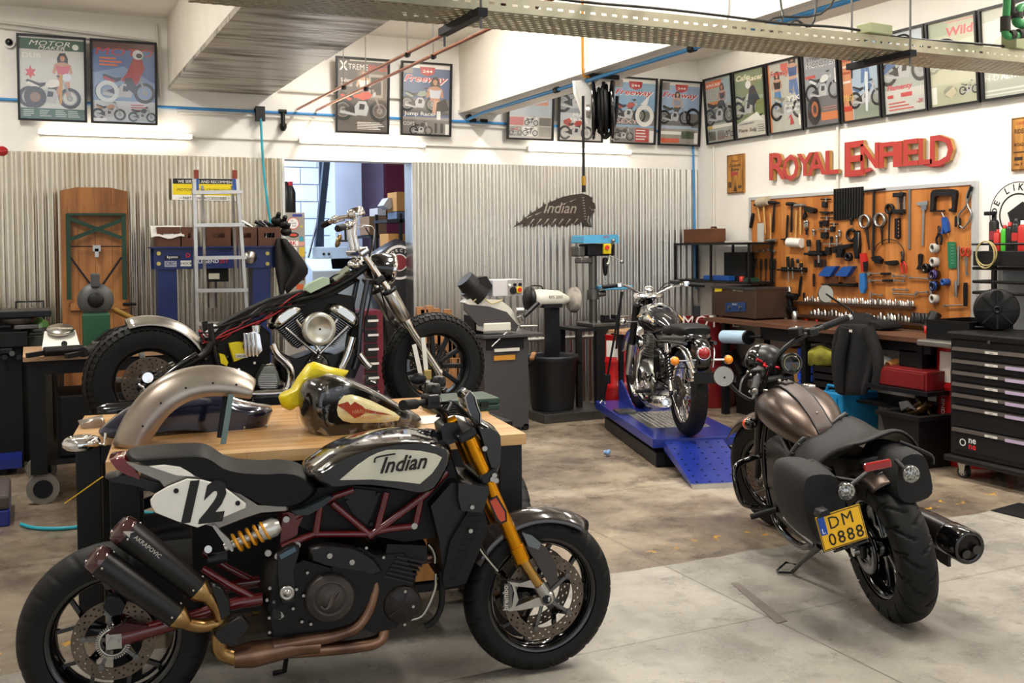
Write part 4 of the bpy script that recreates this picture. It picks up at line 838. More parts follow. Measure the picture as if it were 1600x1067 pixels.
# dark plastic: airbox, radiator shroud, radiator
blk(cB((285,455),(330,432),(400,440),(410,470),(370,560),(320,520)),-.1,.1,black_plastic,'side_cover')
bolts(bike1,[F1.lat(*q,-.104)for q in cB((402,446),(300,470),(378,543))],(0,-1,0),.008,dark_metal)
blk(cB((100,440),(300,420),(500,440),(600,400),(650,300),(690,420),(690,560),(620,600),(500,620),(400,600),(200,600),(120,560)),-.09,.09,black_matte,'airbox')
blk(cB((570,480),(640,400),(690,400),(690,600),(640,720),(615,720),(600,600)),-.14,.14,black_plastic,'intake_duct')
blk(cB((655,400),(755,412),(760,432),(745,480),(735,500),(665,495),(655,450)),-.17,.17,mat('shroud_black','#191919',.35),'radiator_shroud')
G().prism(PL(cB((700,500),(745,480),(765,560),(690,740),(620,755),(615,720),(640,600)),-.16),(0,.32,0)).build('radiator',black_matte,bike1,bevel=.004)
for k in range(12):
 a,b=cB((700-k*6,520+k*19),(748-k*8,520+k*19));G().bar(F1.lat(*a,-.162),F1.lat(*b,-.162),.004,.002).build('radiator_fin',dark_metal,bike1)
bolts(bike1,[F1.lat(*q,-.172)for q in cB((710,488),(705,566))],(0,-1,0),.009)
G().tube([F1.lat(*q,-.15)for q in cB((712,585),(745,640),(795,700))],.004,6,k=3).build('brake_hose',steel,bike1)
G().tube([F1.lat(*q,-.14)for q in cB((765,420),(700,470),(715,560),(780,690),(800,712))],.0045,6,k=3).build('brake_hose',black_satin,bike1)
G().pillow(PL(cC((200,65),(260,55),(380,0),(430,-30),(450,-20),(400,30),(300,90),(230,90)),-.13),-.15,-.11,.1).build('frame_cover',mat('blue_black','#20262a',.3),bike1)
G().tube([F1.lat(*q,-.12)for q in cC((1045,430),(1040,520),(1000,620),(960,680),(900,700))],.006,8,k=3).build('coolant_hose',steel,bike1)
G().tube([F1.lat(*q,-.11)for q in cC((1075,420),(1080,600),(1040,700),(980,740))],.012,8,k=3).build('coolant_hose',black_matte,bike1)
# headlight + cockpit
G().pillow(PL(cE((600,400),(700,395),(770,430),(805,480),(815,600),(800,760),(770,830),(730,820),(690,700),(650,560)),0),-.12,.12,.18,rings=5).build('headlight_housing',mat('housing_black','#100e0e',.14,coat=.8),bike1)
bolts(bike1,[F1.lat(*cE((730,642))[0],-.125)],(0,-1,0),.011)
scr=PL(cE((540,200),(580,145),(620,195),(640,270),(668,340),(668,490),(655,490),(600,390),(560,290)),-.02)
G().pillow(scr,-.07,.07,.06,rings=2).build('instrument_housing',black_gloss,bike1)
G().tube([p+V((0,-.056,0))for p in scr],.0032,6,closed=True).build('instrument_bezel',steel,bike1)
for s_,pix in((1,(((692,650),.04),((690,640),.08),((684,622),.16),((672,610),.26),((656,603),.36))),(-1,(((695,655),-.04),((694,648),-.08),((688,640),-.15),((668,629),-.26),((640,632),-.37)))):
 pts=[F1.lat(*q,y_)for q,y_ in pix]
 G().tube(pts,.012,10,k=4).build('handlebar',black_satin,bike1)
 G().tube([pts[-1]+(pts[-1]-pts[-2])*-.3,pts[-1]+(pts[-1]-pts[-2])*.35],.018,12).build('grip',black_matte,bike1)
 a=pts[-2];G().box(a+V((.01,0,.005)),(.05,.06,.05),rz=.3).build('switch_block',black_satin,bike1,bevel=.008)
 G().tube([a+V((.05,0,-.005)),a+V((.075,.04*s_,-.0)),a+V((.04,.13*s_,-.015))],.006,8,k=3).build('lever',dark_metal,bike1)
 G().lathe([(.024,0),(.026,.01),(.026,.035),(.02,.04)],a+V((.03,-.04*s_,.02)),n=14).build('fluid_reservoir',black_satin,bike1)
G().tube([F1.lat(668,612,.2),F1.lat(665,600,.2),F1.lat(660,594,.2)],.006,8).build('mirror_stem',black_satin,bike1)
G().sph(F1.lat(653,592,.2),(.035,.012,.024),14).build('mirror',black_satin,bike1)
G().cyl(F1.lat(*cE((400,420))[0],0)+V((0,-.04,0)),F1.lat(*cE((475,385))[0],0)+V((0,-.04,0)),.016,n=14).build('steering_nut',gold_fork,bike1)
for k in range(6):
 a=F1.lat(*cE((330+k*12,380))[0],-.05+.02*k);b=F1.lat(*cE((560+k*10,560))[0],-.06)
 G().tube([a,a+V((.05,-.02,.06-.01*k)),(a+b)/2+V((.08,-.05,.02)),b],.004,6,k=5).build('control_cable',black_matte,bike1)
G().pillow(PL(cE((330,440),(380,400),(480,400),(520,470),(510,560),(400,600),(350,560)),0),-.06,.06,.1).build('steering_head',black_satin,bike1)
G().pillow(PL(cE((220,500),(260,480),(350,520),(360,580),(260,580)),0),-.03,.03,.1).build('ignition_cover',black_matte,bike1)
# side stand
a=F1.lat(455,1020,.12);a=V((a.x,.12,.22));G().tube([a,(a.x-.02,.22,.02),(a.x-.06,.24,.008)],.01,8).build('side_stand',black_satin,bike1)
# ================================================================ STRIPPED CRUISER ON THE BLACK LIFT
F2=Frame((.58,6.2,.55),0.)
bike2=thing('motorcycle','half-dismantled cruiser with fat knobbly tyres raised behind the workbench','motorcycle',F2.loc,0)
def Q(pts,y):return[F2.lat(a,b,y)for a,b in pts]
cG=crop(100,320,2.8075);cH=crop(400,320,2.8075)
hr=F2.lat(231,600,0);hf=F2.lat(678,572,0)
for c_,R_,nm in((hr,.343,'rear_wheel'),(hf,.336,'front_wheel')):
 W=wheel(bike2,V((c_.x,0,R_+.006)),R_,.15 if nm[0]=='f' else .17,.225 if nm[0]=='f' else .205,spokes='bar' if nm[0]=='f' else 'bar',n=11 if nm[0]=='f' else 5,disc=((-.09,.075,.15),)if nm[0]=='r' else((.07,.09,.14),),rim_m=black_satin,spoke_m=black_satin if nm[0]=='f' else steel,sq=2.7,nu=72,knobs=True,name=nm,a0=.5)
zr=.349;zf=.342
# forks
for s_ in(-1,1):
 y=.115*s_;p=[V((q.x,y,q.z))for q in Q(cH((478,225),(582,375),(652,508),(800,738)),-.115)]
 o=G().cyl(p[0],p[1],.021,n=16).build('fork_tube',chrome,bike2);d=(p[2]-p[1]).normalized()
 G().lathe([(.036,0),(.044,.01),(.044,(p[2]-p[1]).length*.93),(.034,(p[2]-p[1]).length)],p[1],d,22).build('fork_shroud',steel,bike2)
 G().lathe([(.033,0),(.033,.04),(.028,.06),(.03,(p[3]-p[2]).length)],p[2],p[3]-p[2],20).sph(p[3],(.036,.03,.036),12).build('fork_slider',mat('polished_alu','#cfcdc6',.18,1.),bike2)
 G().lathe([(.044,0),(.05,.004),(.05,.02),(.044,.026)],p[1]-d*.008,d,20).build('fork_collar',black_satin,bike2)
for q_,sz in(((468,205),.04),((540,330),.045)):
 c_=F2.lat(*cH(q_)[0],-.115);G().box((c_.x,0,c_.z),(.07,.29,sz),R=Matrix.Rotation(-.55,3,'Y')).build('fork_yoke',chrome if q_[0]<500 else black_satin,bike2,bevel=.012)
c_=F2.lat(*cH((440,262))[0],-.05);G().sph((c_.x,-.03,c_.z),(.05,.05,.035),14).sph((c_.x+.04,0,c_.z+.02),.03).build('ignition_switch',chrome,bike2)
# headlight
c_=F2.lat(*cH((552,275))[0],0);d=V((1,0,-.12)).normalized()
o=G().lathe([(.0,-.11),(.05,-.1),(.08,-.06),(.092,0),(.092,.05)],(c_.x,0,c_.z),d,28).build('headlight',black_gloss,bike2)
G().lathe([(.094,.045),(.1,.055),(.098,.07),(.088,.075)],(c_.x,0,c_.z),d,28).build('headlight_rim',chrome,o)
G().lathe([(.088,.068),(.06,.08),(0,.086)],(c_.x,0,c_.z),d,24).build('lens',mat('lamp_glass','#c8ccd0',.1,.3,coat=1),o)
# handlebar: risers, bar, grips, controls
for s_ in(-1,1):
 p=Q(cH((455,230),(432,130),(435,70)),-.06);p=[V((q.x,.05*s_,q.z))for q in p];G().tube(p,.016,12).build('riser',chrome,bike2)
 if s_<0:b=[F2.lat(*q,y_)for q,y_ in zip(cH((440,60),(432,75),(412,88),(372,100)),(-.05,-.16,-.28,-.42))]
 else:b=[F2.lat(*q,y_)for q,y_ in zip(cH((440,60),(400,52),(352,62),(310,82)),(.05,.16,.28,.42))]
 G().tube(b,.014,12,k=3).build('handlebar',chrome,bike2)
 e=b[-1];q=b[-2];d=(e-q).normalized()
 G().lathe([(.014,0),(.02,.005),(.021,.1),(.018,.11)],e-d*.05,d,14).build('grip',black_matte,bike2)
 G().lathe([(.02,0),(.026,.01),(.026,.05),(.02,.06)],q-d*.01,d,14).build('switch_block',chrome,bike2)
 G().tube([q+V((.05,0,0)),q+V((.06,.06*s_,-.01)),q+V((.0,.16*s_,-.02))],.007,8,k=3,flatten=.6).build('lever',chrome,bike2)
c_=F2.lat(*cH((447,52))[0],-.02);G().lathe([(.05,0),(.056,.01),(.05,.05),(.03,.06)],(c_.x,0,c_.z),(-.3,0,1),20).build('speedometer',chrome,bike2)
p=Q(cH((392,105),(394,155)),-.35);G().tube([p[0],p[1]],.007,8).tube(Q(cH((370,158),(402,158)),-.35),.006,8).build('mirror_stem',black_satin,bike2)
c_=F2.lat(*cH((362,158))[0],-.35);G().lathe([(0,-.012),(.035,-.008),(.042,0),(.04,.004)],c_,(-.75,.5,.3),20).build('mirror',mat('mirror_back','#b09a6c',.15,.9),bike2)
# neck, frame
def tb(pts,r,y=-.08,m=black_satin,nm='frame_tube',both=True,k=3):
 for s_ in((1,-1)if both else(1,)):G().tube([V((q.x,q.y*s_,q.z))for q in Q(pts,y)],r,10,k=k).build(nm,m,bike2)
p=Q(cH((490,235),(545,335)),0);G().cyl(p[0],p[1],.036,n=18).build('steering_head',black_satin,bike2)
tb(cH((500,260),(400,330),(250,400),(60,440),(-60,520)),.02,-.05)
tb(cH((490,330),(462,480),(446,660),(430,720)),.016,-.11,mat('frame_chrome_dark','#4a4c50',.2,.9))
tb(cG((1000,820),(800,850),(620,830),(520,790),(380,760)),.02,-.12)
tb(cG((650,600),(620,650),(560,690),(420,760)),.022,-.12)
tb(cG((640,520),(660,640),(700,760),(720,830)),.018,-.1)
tb(cH((520,300),(500,420),(470,560)),.006,-.07,both=False);tb(cH((515,260),(560,420),(590,520),(640,560)),.005,-.13,black_matte,'brake_hose',False);tb(cH((470,90),(520,110),(500,250),(520,330)),.004,-.1,steel,'control_cable',False)
tb(cH((480,100),(510,160),(495,240)),.004,-.12,black_matte,'control_cable',False);tb(cG((1060,440),(900,460),(700,530),(640,540)),.008,-.1,black_matte,'wiring_loom',False)
random.seed(3)
for k in range(16):                                     # bared wiring loom along the backbone
 a0_=random.uniform(0,1);pts=[]
 for j in range(5):
  t_=j/4;px=250+(560-250)*(a0_*.55+t_*.45);py=540-(px-314)*.5+random.uniform(-10,12)if px>314 else 520+random.uniform(-6,10)
  py=max(py,425+random.uniform(0,12))if px>500 else py;pts.append(F2.lat(max(px,312),py,-.06-.05*random.random()))
 G().tube(pts,.0045,6,k=3).build('loose_wire',MATS.get('wire_red')if k%5==0 and 'wire_red' in MATS else(mat('wire_red','#9c2026',.4)if k==4 else black_matte),bike2)
G().pillow(Q(cH((205,375),(215,350),(290,315),(315,320),(318,345),(230,388)),-.05),-.1,-.03,.08).build('ignition_module',mat('pale_green_plate','#a9bfa6',.5),bike2)
G().cyl(F2.lat(*cH((340,330))[0],-.08),F2.lat(*cH((405,280))[0],-.08),.022,n=14).build('master_cylinder',mat('dull_brass','#9aa08c',.4,.7),bike2)
G().pillow(Q(cG((660,530),(760,475),(900,410),(1060,370),(1170,320),(1260,300),(1300,330),(1200,390),(1040,430),(800,500),(700,550),(650,590),(620,580)),-.02),-.05,.05,.1).build('backbone',black_matte,bike2)
G().pillow(Q(cG((600,580),(665,525),(680,535),(620,600)),-.03),-.06,.02,.05).build('battery_tray',mat('pale_plastic','#c9ccc8',.5),bike2)
# rear mudguard and strut
rings=[]
for k in range(15):
 a=math.radians(20+k/14*88);rings.append([V((hr.x+math.cos(a)*(.378-.05*v*v),v*.095,zr+math.sin(a)*(.378-.05*v*v)))for v in(-1,-.75,-.5,-.25,0,.25,.5,.75,1)])
G().grid(rings).build('rear_mudguard',mat('raw_mudguard','#b7b2a9',.28,.9,noise=.15),bike2,solid=.004)
tb(cG((585,655),(510,700),(400,785)),.02,-.13,black_gloss,'belt_guard',False)
G().tube(Q(cG((325,790),(345,800),(360,830)),-.14),.012,8).build('rear_calliper',chrome,bike2)
G().cyl(F2.lat(231,590,-.14),F2.lat(231,590,-.08),.03,n=16).build('axle_cover',chrome,bike2)
# engine
sil=mat('silver_engine','#a6a49c',.32,.9,noise=.15);blkfin=mat('black_fins','#333436',.35,.8)
cb=F2.lat(*cH((262,665))[0],-.06);cb.y=0
for(tx,ty),nm in(((145,505),'rear_cylinder'),((372,500),'front_cylinder')):
 tp=F2.lat(*cH((tx,ty))[0],-.06);tp.y=0;d=(tp-cb);L_=d.length;d.normalize();side=V((d.z,0,-d.x))
 R=Matrix((side,V((0,1,0)),d)).transposed()
 o=G().cyl(cb+d*L_*.35,tp,.055,n=20).build(nm,blkfin,bike2)
 for k in range(13):
  q=cb+d*(L_*(.4+k*.048));w_=.12+.0035*k
  G().box(q,(w_,.17,.0045),R=R).build('fin',mat('fin_edge','#77787a',.3,.9),o,bevel=0)
 rc=tp+d*.03
 G().pillow([rc+side*x+d*z for x,z in((-.115,-.035),(-.118,.005),(-.095,.035),(-.03,.05),(.05,.048),(.1,.03),(.118,.0),(.115,-.035))],-.11,.1,.5,rings=9).build('rocker_cover',MATS['polished_alu'],bike2)
 for s_ in(-.022,.022):
  G().cyl(cb+side*(s_*.6)+V((0,-.11,.03)),tp+side*(s_*1.8)+V((0,-.1,-.02)),.0095,n=12).build('pushrod_tube',chrome,bike2)
c_=F2.lat(*cH((279,545))[0],-.2)
G().lathe([(.06,-.08),(.06,-.045),(.098,-.04),(.1,-.03),(.1,.0),(.094,.008),(.07,.009),(.067,.006),(0,.008)],c_,(0,-1,0),44).build('air_cleaner',mat('satin_alu_cover','#c9c7ba',.3,.8),bike2)
G().cyl(c_+V((0,-.006,0)),c_+V((0,-.012,0)),.006,n=10).build('bolt',dark_metal,bike2)
G().pillow(Q(cH((90,640),(160,670),(250,640),(340,650),(430,620),(440,700),(420,780),(300,800),(160,800),(90,760)),-.05),-.1,.1,.1).build('crankcase',black_satin,bike2)
c_=F2.lat(*cH((270,710))[0],-.12);G().lathe([(.075,-.03),(.075,0),(.06,.012),(0,.016)],c_,(0,-1,0),30).build('cam_cover',black_gloss,bike2)
G().pillow(Q(cG((780,560),(830,545),(855,560),(868,640),(850,660),(790,670),(770,620)),-.1),-.15,.05,.12).build('oil_tank',chrome,bike2)
for k in range(4):G().tube(Q(cG((790+k*16,562),(800+k*16,665)),-.155),.006,8).build('oil_tank_rib',chrome,bike2)
G().cyl(F2.lat(*cG((842,560))[0],-.11),F2.lat(*cG((840,528))[0],-.11),.028,n=18).build('filler_cap',chrome,bike2)
yel=mat('yellow_plastic','#d8c60e',.4,coat=.2)
G().pillow(Q(cG((720,605),(770,598),(800,640),(792,668),(740,688)),-.1),-.14,-.08,.06).build('side_panel',yel,bike2)
G().pillow(Q(cG((678,650),(700,655),(718,690),(712,705),(685,695)),-.1),-.13,-.08,.06).build('side_panel',yel,bike2)
G().box(F2.lat(*cG((780,662))[0],-.145),(.07,.002,.025)).build('sticker',flat('#d8d6cc'),bike2)
G().text('SPECIAL',.016,F2.lat(*cG((780,668))[0],-.1475),X3,Z3,off=.01).build('sticker_print',flat('#1a1a1a'),bike2)
G().pillow(Q(cG((850,735),(870,700),(915,695),(935,730),(945,770),(930,805),(870,812),(840,790),(838,760)),-.12),-.17,-.08,.12).build('gearbox_cover',mat('ribbed_cover','#9aa49c',.28,.9),bike2)
for k in range(8):a,b=cG((852+abs(k-4)*2,745+k*8),(935-abs(k-4)*2,745+k*8));G().tube(Q((a,b),-.172),.004,6).build('cover_rib',chrome,bike2)
G().pillow(Q(cG((860,715),(880,692),(915,692),(930,715)),-.1),-.15,-.08,.2).build('gearbox_cap',chrome,bike2)
def ex(pts,r,y):G().tube(Q(pts,y),r,14,k=4).build('exhaust_pipe',chrome,bike2)
ex(cG((915,612),(930,650),(970,690),(995,730),(990,790),(960,822),(880,830),(790,830)),.025,-.17)
ex(cH((424,580),(400,660),(375,720),(360,790),(300,830),(150,840),(-20,850)),.024,-.15)
ex(cH((450,655),(480,695),(500,712)),.022,-.12)
G().lathe([(.03,0),(.05,.06),(.05,.75),(.03,.8)],F2.lat(*cG((800,850))[0],-.2),(-1,0,-.02),22).build('muffler',black_gloss,bike2)
G().tube(Q(cG((905,880),(935,935)),-.2),.012,8).build('foot_peg',chrome,bike2)
G().pillow(Q(cG((820,838),(960,830),(1040,850),(1000,900),(850,900)),-.15),-.25,-.12,.05).build('foot_board',black_satin,bike2)
for s_,a_,b_ in((-1,(693,612),(722,742)),(1,(733,582),(748,745))):
 p=Q(cH(a_,b_),-.15);G().bar(p[0],p[1],.028,.003,up=(0,1,0)).build('tie_strap',mat('white_strap','#d6d4cc',.6),bike2)
c_=F2.lat(*cH((752,745))[0],-.16);G().box(c_,(.05,.02,.06)).build('strap_ratchet',mat('zinc_gold','#b09a5c',.35,.8),bike2,bevel=.004)
G().bar(c_,c_+V((.02,0,-.3)),.028,.003,up=(0,1,0)).build('tie_strap',MATS['white_strap'],bike2)
# black lift under it
lift2=thing('motorcycle_lift','low black lift carrying the half-dismantled cruiser','lift',(1.4,6.2,0))
G().b2((.25,5.88,.5),(2.75,6.52,.55)).build('deck',black_matte,lift2,True,bevel=.006)
G().b2((.3,5.9,0),(2.4,6.5,.07)).build('base_frame',dark_metal,lift2,True,bevel=.006)
for y in(5.98,6.42):
 G().bar((.3,y,.07),(1.9,y,.5),.03,.06).build('scissor_arm',dark_metal,lift2,True);G().bar((1.9,y+.035,.07),(.3,y+.035,.5),.03,.06).build('scissor_arm',dark_metal,lift2,True)
for s_ in(-1,1):G().prism([(2.16,6.2+.11*s_,.55),(2.62,6.2+.11*s_,.55),(2.58,6.2+.11*s_,.74),(2.3,6.2+.11*s_,.64)],(0,.02*s_,0)).build('wheel_clamp',dark_metal,lift2,True)
# crowded dark parts behind the engine
for pts,y0,y1,nm in((cG((560,600),(700,540),(860,520),(900,560),(900,760),(840,820),(700,830),(620,780)),-.07,.1,'gearbox'),(cH((420,480),(452,470),(455,690),(425,760),(380,780),(400,600)),-.05,.05,'front_motor_mount'),(cH((130,520),(230,620),(330,620),(440,510),(430,400),(300,380),(120,450)),-.03,.06,'carburettor')):
 G().pillow(Q(pts,0),y0,y1,.08).build(nm,black_matte,bike2)
random.seed(11)
for k in range(14):
 px,py=random.uniform(325,420),random.uniform(545,600);G().cyl(F2.lat(px,py,-.12),F2.lat(px+random.uniform(-8,8),py+random.uniform(-8,8),-.06),.008,n=8).build('fastener',chrome if k%3 else dark_metal,bike2)
# ================================================================ CHROME ROADSTER ON THE BLUE LIFT
F3=Frame((4.46,6.43,.22),math.radians(73))
bike3=thing('motorcycle','small chrome and black classic motorcycle standing on the blue lift','motorcycle',F3.loc,F3.rz)
def S(pts,y):return[F3.lat(a,b,y)for a,b in pts]
cI=crop(940,430,3.95)
def slick(u,v):q=(u*26+abs(v)*.9)%1;return .12<abs(v)<.85 and q<.13
wheel(bike3,V((0,0,.33)),.33,.125,.24,spokes='wire',n=36,rim_m=chrome,spoke_m=steel,groove=slick,nu=260,nv=22,disc=((.075,.06,.12),),hub_r=.06,name='rear_wheel')
wheel(bike3,V((1.39,0,.34)),.34,.1,.255,spokes='wire',n=36,rim_m=chrome,spoke_m=steel,disc=((.07,.07,.14),),name='front_wheel')
def arc(cx,cz,r,a0,a1,hw,n=18,m=9,drop=.4):
 return[[V((cx+math.cos(a)*(r-drop*v*v*hw),v*hw,cz+math.sin(a)*(r-drop*v*v*hw)))for v in[j/(m-1)*2-1 for j in range(m)]]for a in[math.radians(a0+(a1-a0)*k/n)for k in range(n+1)]]
o=G().grid(arc(0,.33,.375,60,160,.085)).build('rear_mudguard',chrome,bike3,solid=.003)
G().grid(arc(1.39,.34,.38,20,140,.07)).build('front_mudguard',chrome,bike3,solid=.003)
c_=V((-.33,0,.625))
G().pillow([c_+V(q)for q in((.1,0,.12),(.02,0,.13),(-.03,0,.09),(-.05,0,-.02),(-.03,0,-.12),(.04,0,-.12))],-.055,.055,.15).build('lamp_nacelle',black_gloss,bike3)
o=G().lathe([(.05,-.03),(.052,.0),(.052,.008),(.046,.012)],c_+V((-.04,0,.03)),(-1,0,.05),24).build('lamp_rim',chrome,bike3)
G().lathe([(.046,.0),(.044,.014),(.03,.03),(0,.036)],c_+V((-.04,0,.03)),(-1,0,.05),24).build('tail_light',mat('red_lens','#8e0c14',.12,coat=1),bike3,label='round red rear lamp')
G().box((-.38,0,.48),(.02,.15,.08)).build('plate_holder',black_matte,bike3)
amber=mat('amber_lens','#e8860c',.15,coat=1)
for s_ in(-1,1):
 G().cyl((-.32,.05*s_,.6),(-.32,.17*s_,.6),.007,n=8).build('indicator_stalk',chrome,bike3)
 o=G().sph((-.315,.2*s_,.6),(.03,.034,.034),14).build('indicator',chrome,bike3);G().sph((-.33,.2*s_,.6),(.028,.033,.033),14).build('indicator_lens',amber,bike3)
 G().cyl((1.1,.05*s_,.78),(1.1,.2*s_,.78),.006,n=8).build('indicator_stalk',chrome,bike3);G().sph((1.1,.22*s_,.78),(.034,.034,.034),14).build('indicator',chrome,bike3)
 # shocks
 a,b=V((-.02,.13*s_,.34)),V((.1,.13*s_,.68))
 coil(a.lerp(b,.2),a.lerp(b,.8),.024,9,.005).build('shock_spring',black_satin,bike3);G().cyl(a,b,.012,n=10).cyl(a,a.lerp(b,.22),.024,n=14).cyl(a.lerp(b,.82),b,.028,n=14).build('shock_body',chrome,bike3)
 # frame, swingarm, mudguard stays
 G().tube([(0,.1*s_,.33),(.5,.1*s_,.36)],.018,10).build('swingarm',black_gloss,bike3)
 G().tube([(-.3,.11*s_,.72),(.1,.12*s_,.7),(.5,.1*s_,.68),(1.0,.03,.82)],.014,8,k=3).build('frame_tube',black_gloss,bike3)
 G().tube([(.5,.1*s_,.68),(.45,.12*s_,.3),(.7,.12*s_,.2),(.98,.08*s_,.25),(1.05,.03*s_,.8)],.014,8,k=4).build('frame_tube',black_gloss,bike3)
 G().tube([(-.05,.12*s_,.7),(-.3,.1*s_,.68),(-.36,.07*s_,.55)],.008,8,k=3).build('mudguard_stay',chrome,bike3)
 # fork
 G().cyl((1.1,.1*s_,.92),(1.25,.1*s_,.58),.03,n=14).build('fork_cover',black_satin,bike3);G().cyl((1.25,.1*s_,.58),(1.39,.1*s_,.3),.026,n=14).build('fork_leg',alu,bike3)
G().cyl((1.06,0,.97),(1.12,0,.78),.03,n=14).build('steering_head',black_gloss,bike3)
# seats
def cushion(x0,x1,z0,z1,w0,w1,nm):
 rings=[]
 for k in range(9):
  t_=k/8;x=x0+(x1-x0)*t_;w_=(w0+(w1-w0)*t_)*(1-.3*(abs(t_*2-1))**5);z=z0+(z1-z0)*t_;e=.045*(1-.5*abs(t_*2-1)**5)
  rings.append([V((x,w_*math.copysign(abs(math.cos(a))**.5,math.cos(a)),z+e*math.copysign(abs(math.sin(a))**.6,math.sin(a))))for a in[2*math.pi*j/20 for j in range(20)]])
 G().loft(rings).build(nm,leather,bike3)
cushion(-.22,.12,.80,.80,.13,.13,'pillion_seat');cushion(.05,.42,.78,.76,.13,.09,'rider_seat')
G().pillow([V(q)for q in((-.3,0,.76),(-.2,0,.79),(.1,0,.76),(.4,0,.74),(.35,0,.7),(.0,0,.7),(-.25,0,.73))],-.1,.1,.1).build('seat_base',black_gloss,bike3)
# tank
rings=[]
for x,hw,zb,zt in((.40,.05,.76,.80),(.46,.1,.73,.85),(.55,.125,.71,.89),(.68,.145,.70,.93),(.8,.15,.70,.95),(.9,.14,.71,.95),(.98,.11,.73,.92),(1.02,.05,.77,.87)):
 rings.append([V((x,hw*math.copysign(abs(math.cos(a))**.8,math.cos(a)),(zb+zt)/2+(zt-zb)/2*math.copysign(abs(math.sin(a))**.8,math.sin(a))))for a in[2*math.pi*j/24 for j in range(24)]])
G().loft(rings).build('fuel_tank',mat('tank_black_chrome','#15181f',.06,.4,coat=1),bike3)
tp_=[]
for s_ in(-1,1):
 rows=[]
 for i in range(7):
  x=.5+.4*i/6;t_=i/6;hw=.118+.034*math.sin(t_*math.pi*.75);rows.append([V((x,s_*(hw*math.cos(q)+.004),.82+.01*t_+.09*math.sin(q)*(.7+.4*t_)))for q in[-.75+1.35*j/6*(.6+.4*math.sin(t_*math.pi))for j in range(7)]])
 G().grid(rows).build('tank_panel',chrome,bike3,solid=.002)
 G().tube([r[-1]for r in rows],.004,6).build('pinstripe',mat('cream_gold','#d8a860',.4),bike3)
G().lathe([(.03,0),(.032,.01),(.0,.016)],(.72,0,.945),n=18).build('filler_cap',chrome,bike3)
# bars & instruments
for s_ in(-1,1):
 G().tube([(1.06,.05*s_,1.0),(1.03,.12*s_,1.04),(.98,.22*s_,1.09),(.93,.33*s_,1.1),(.91,.42*s_,1.09)],.012,10,k=3).build('handlebar',chrome,bike3)
 G().cyl((.925,.31*s_,1.1),(.905,.44*s_,1.088),.018,n=12).build('grip',black_matte,bike3)
 G().box((.95,.29*s_,1.1),(.045,.05,.045)).build('switch_block',chrome,bike3,bevel=.008)
 G().tube([(.99,.27*s_,1.1),(1.0,.34*s_,1.09),(.96,.44*s_,1.07)],.006,8,k=3).build('lever',chrome,bike3)
G().lathe([(.03,0),(.04,.02),(.04,.05),(.036,.055),(0,.056)],(1.07,.0,1.02),(-.5,0,1),20).build('speedometer',chrome,bike3)
G().pillow([V(q)for q in((1.0,0,1.01),(1.12,0,1.03),(1.18,0,1.0),(1.12,0,.97),(1.0,0,.98))],-.11,.11,.2).build('top_yoke',chrome,bike3)
G().lathe([(0,-.09),(.06,-.07),(.085,0),(.09,.04),(.07,.05),(0,.055)],(1.2,0,.9),(1,0,0),24).build('headlight',black_gloss,bike3)
G().box((.98,-.2,1.12),(.06,.08,.03)).build('fluid_reservoir',black_satin,bike3,bevel=.006)
for k in range(3):G().tube([(.98,-.24+.02*k,1.09),(1.08,-.15,1.1-.03*k),(1.12,-.05,.95),(1.1,0,.8)],.004,6,k=4).build('control_cable',black_matte,bike3)
# engine
G().pillow([V(q)for q in((.5,0,.24),(.52,0,.42),(.6,0,.5),(.82,0,.5),(.95,0,.4),(.98,0,.28),(.9,0,.2),(.6,0,.18))],-.13,.13,.12,rings=5).build('crankcase',sil,bike3)
for y in(.135,):
 G().lathe([(.085,0),(.09,.01),(.08,.03),(.03,.038),(0,.038)],(.84,y-.02,.34),(0,1,0),28).lathe([(.07,0),(.07,.02),(.055,.034),(0,.036)],(.66,y-.02,.33),(0,1,0),24).build('engine_cover',chrome,bike3)
for k in range(9):G().box((.82,0,.52+.021*k),(.17,.2 if k<6 else .18,.007)).build('fin',sil,bike3,bevel=0)
G().cyl((.82,0,.48),(.82,0,.7),.065,n=18).build('cylinder',sil,bike3);G().box((.82,0,.71),(.15,.15,.04)).build('rocker_cover',chrome,bike3,bevel=.012)
G().pillow([V(q)for q in((.25,0,.4),(.3,0,.62),(.48,0,.64),(.5,0,.42),(.4,0,.36))],-.13,.13,.15).build('side_cover',black_gloss,bike3)
G().tube([(.9,.06,.6),(1.0,.1,.5),(.95,.13,.25),(.7,.15,.17),(.4,.16,.2)],.021,14,k=5).build('exhaust_pipe',chrome,bike3)
G().lathe([(.02,0),(.05,.08),(.054,.5),(.04,.54),(.03,.545),(.022,.5)],(.45,.19,.2),(-1,0,.12),24).build('muffler',chrome,bike3)
G().tube([(.3,.2,.3),(.1,.2,.3),(-.1,.16,.5),(-.3,.1,.55)],.005,6,k=3).build('brake_cable',black_matte,bike3)
for s_ in(1,-1):
 G().cyl((.5,.14*s_,.27),(.5,.27*s_,.27),.015,n=10).build('foot_peg',black_matte,bike3);G().cyl((.18,.13*s_,.33),(.18,.2*s_,.33),.013,n=10).build('pillion_peg',black_matte,bike3)
 G().cyl((.0,.09*s_,.33),(.0,.14*s_,.33),.022,n=12).build('axle_nut',chrome,bike3)
for k in range(10):G().cyl((.3+.05*k,.14+.01*(k%3),.3+.03*((k*7)%5)),(.32+.05*k,.16+.01*(k%3),.34+.02*((k*3)%5)),.01,n=8).build('linkage',chrome if k%2 else dark_metal,bike3)
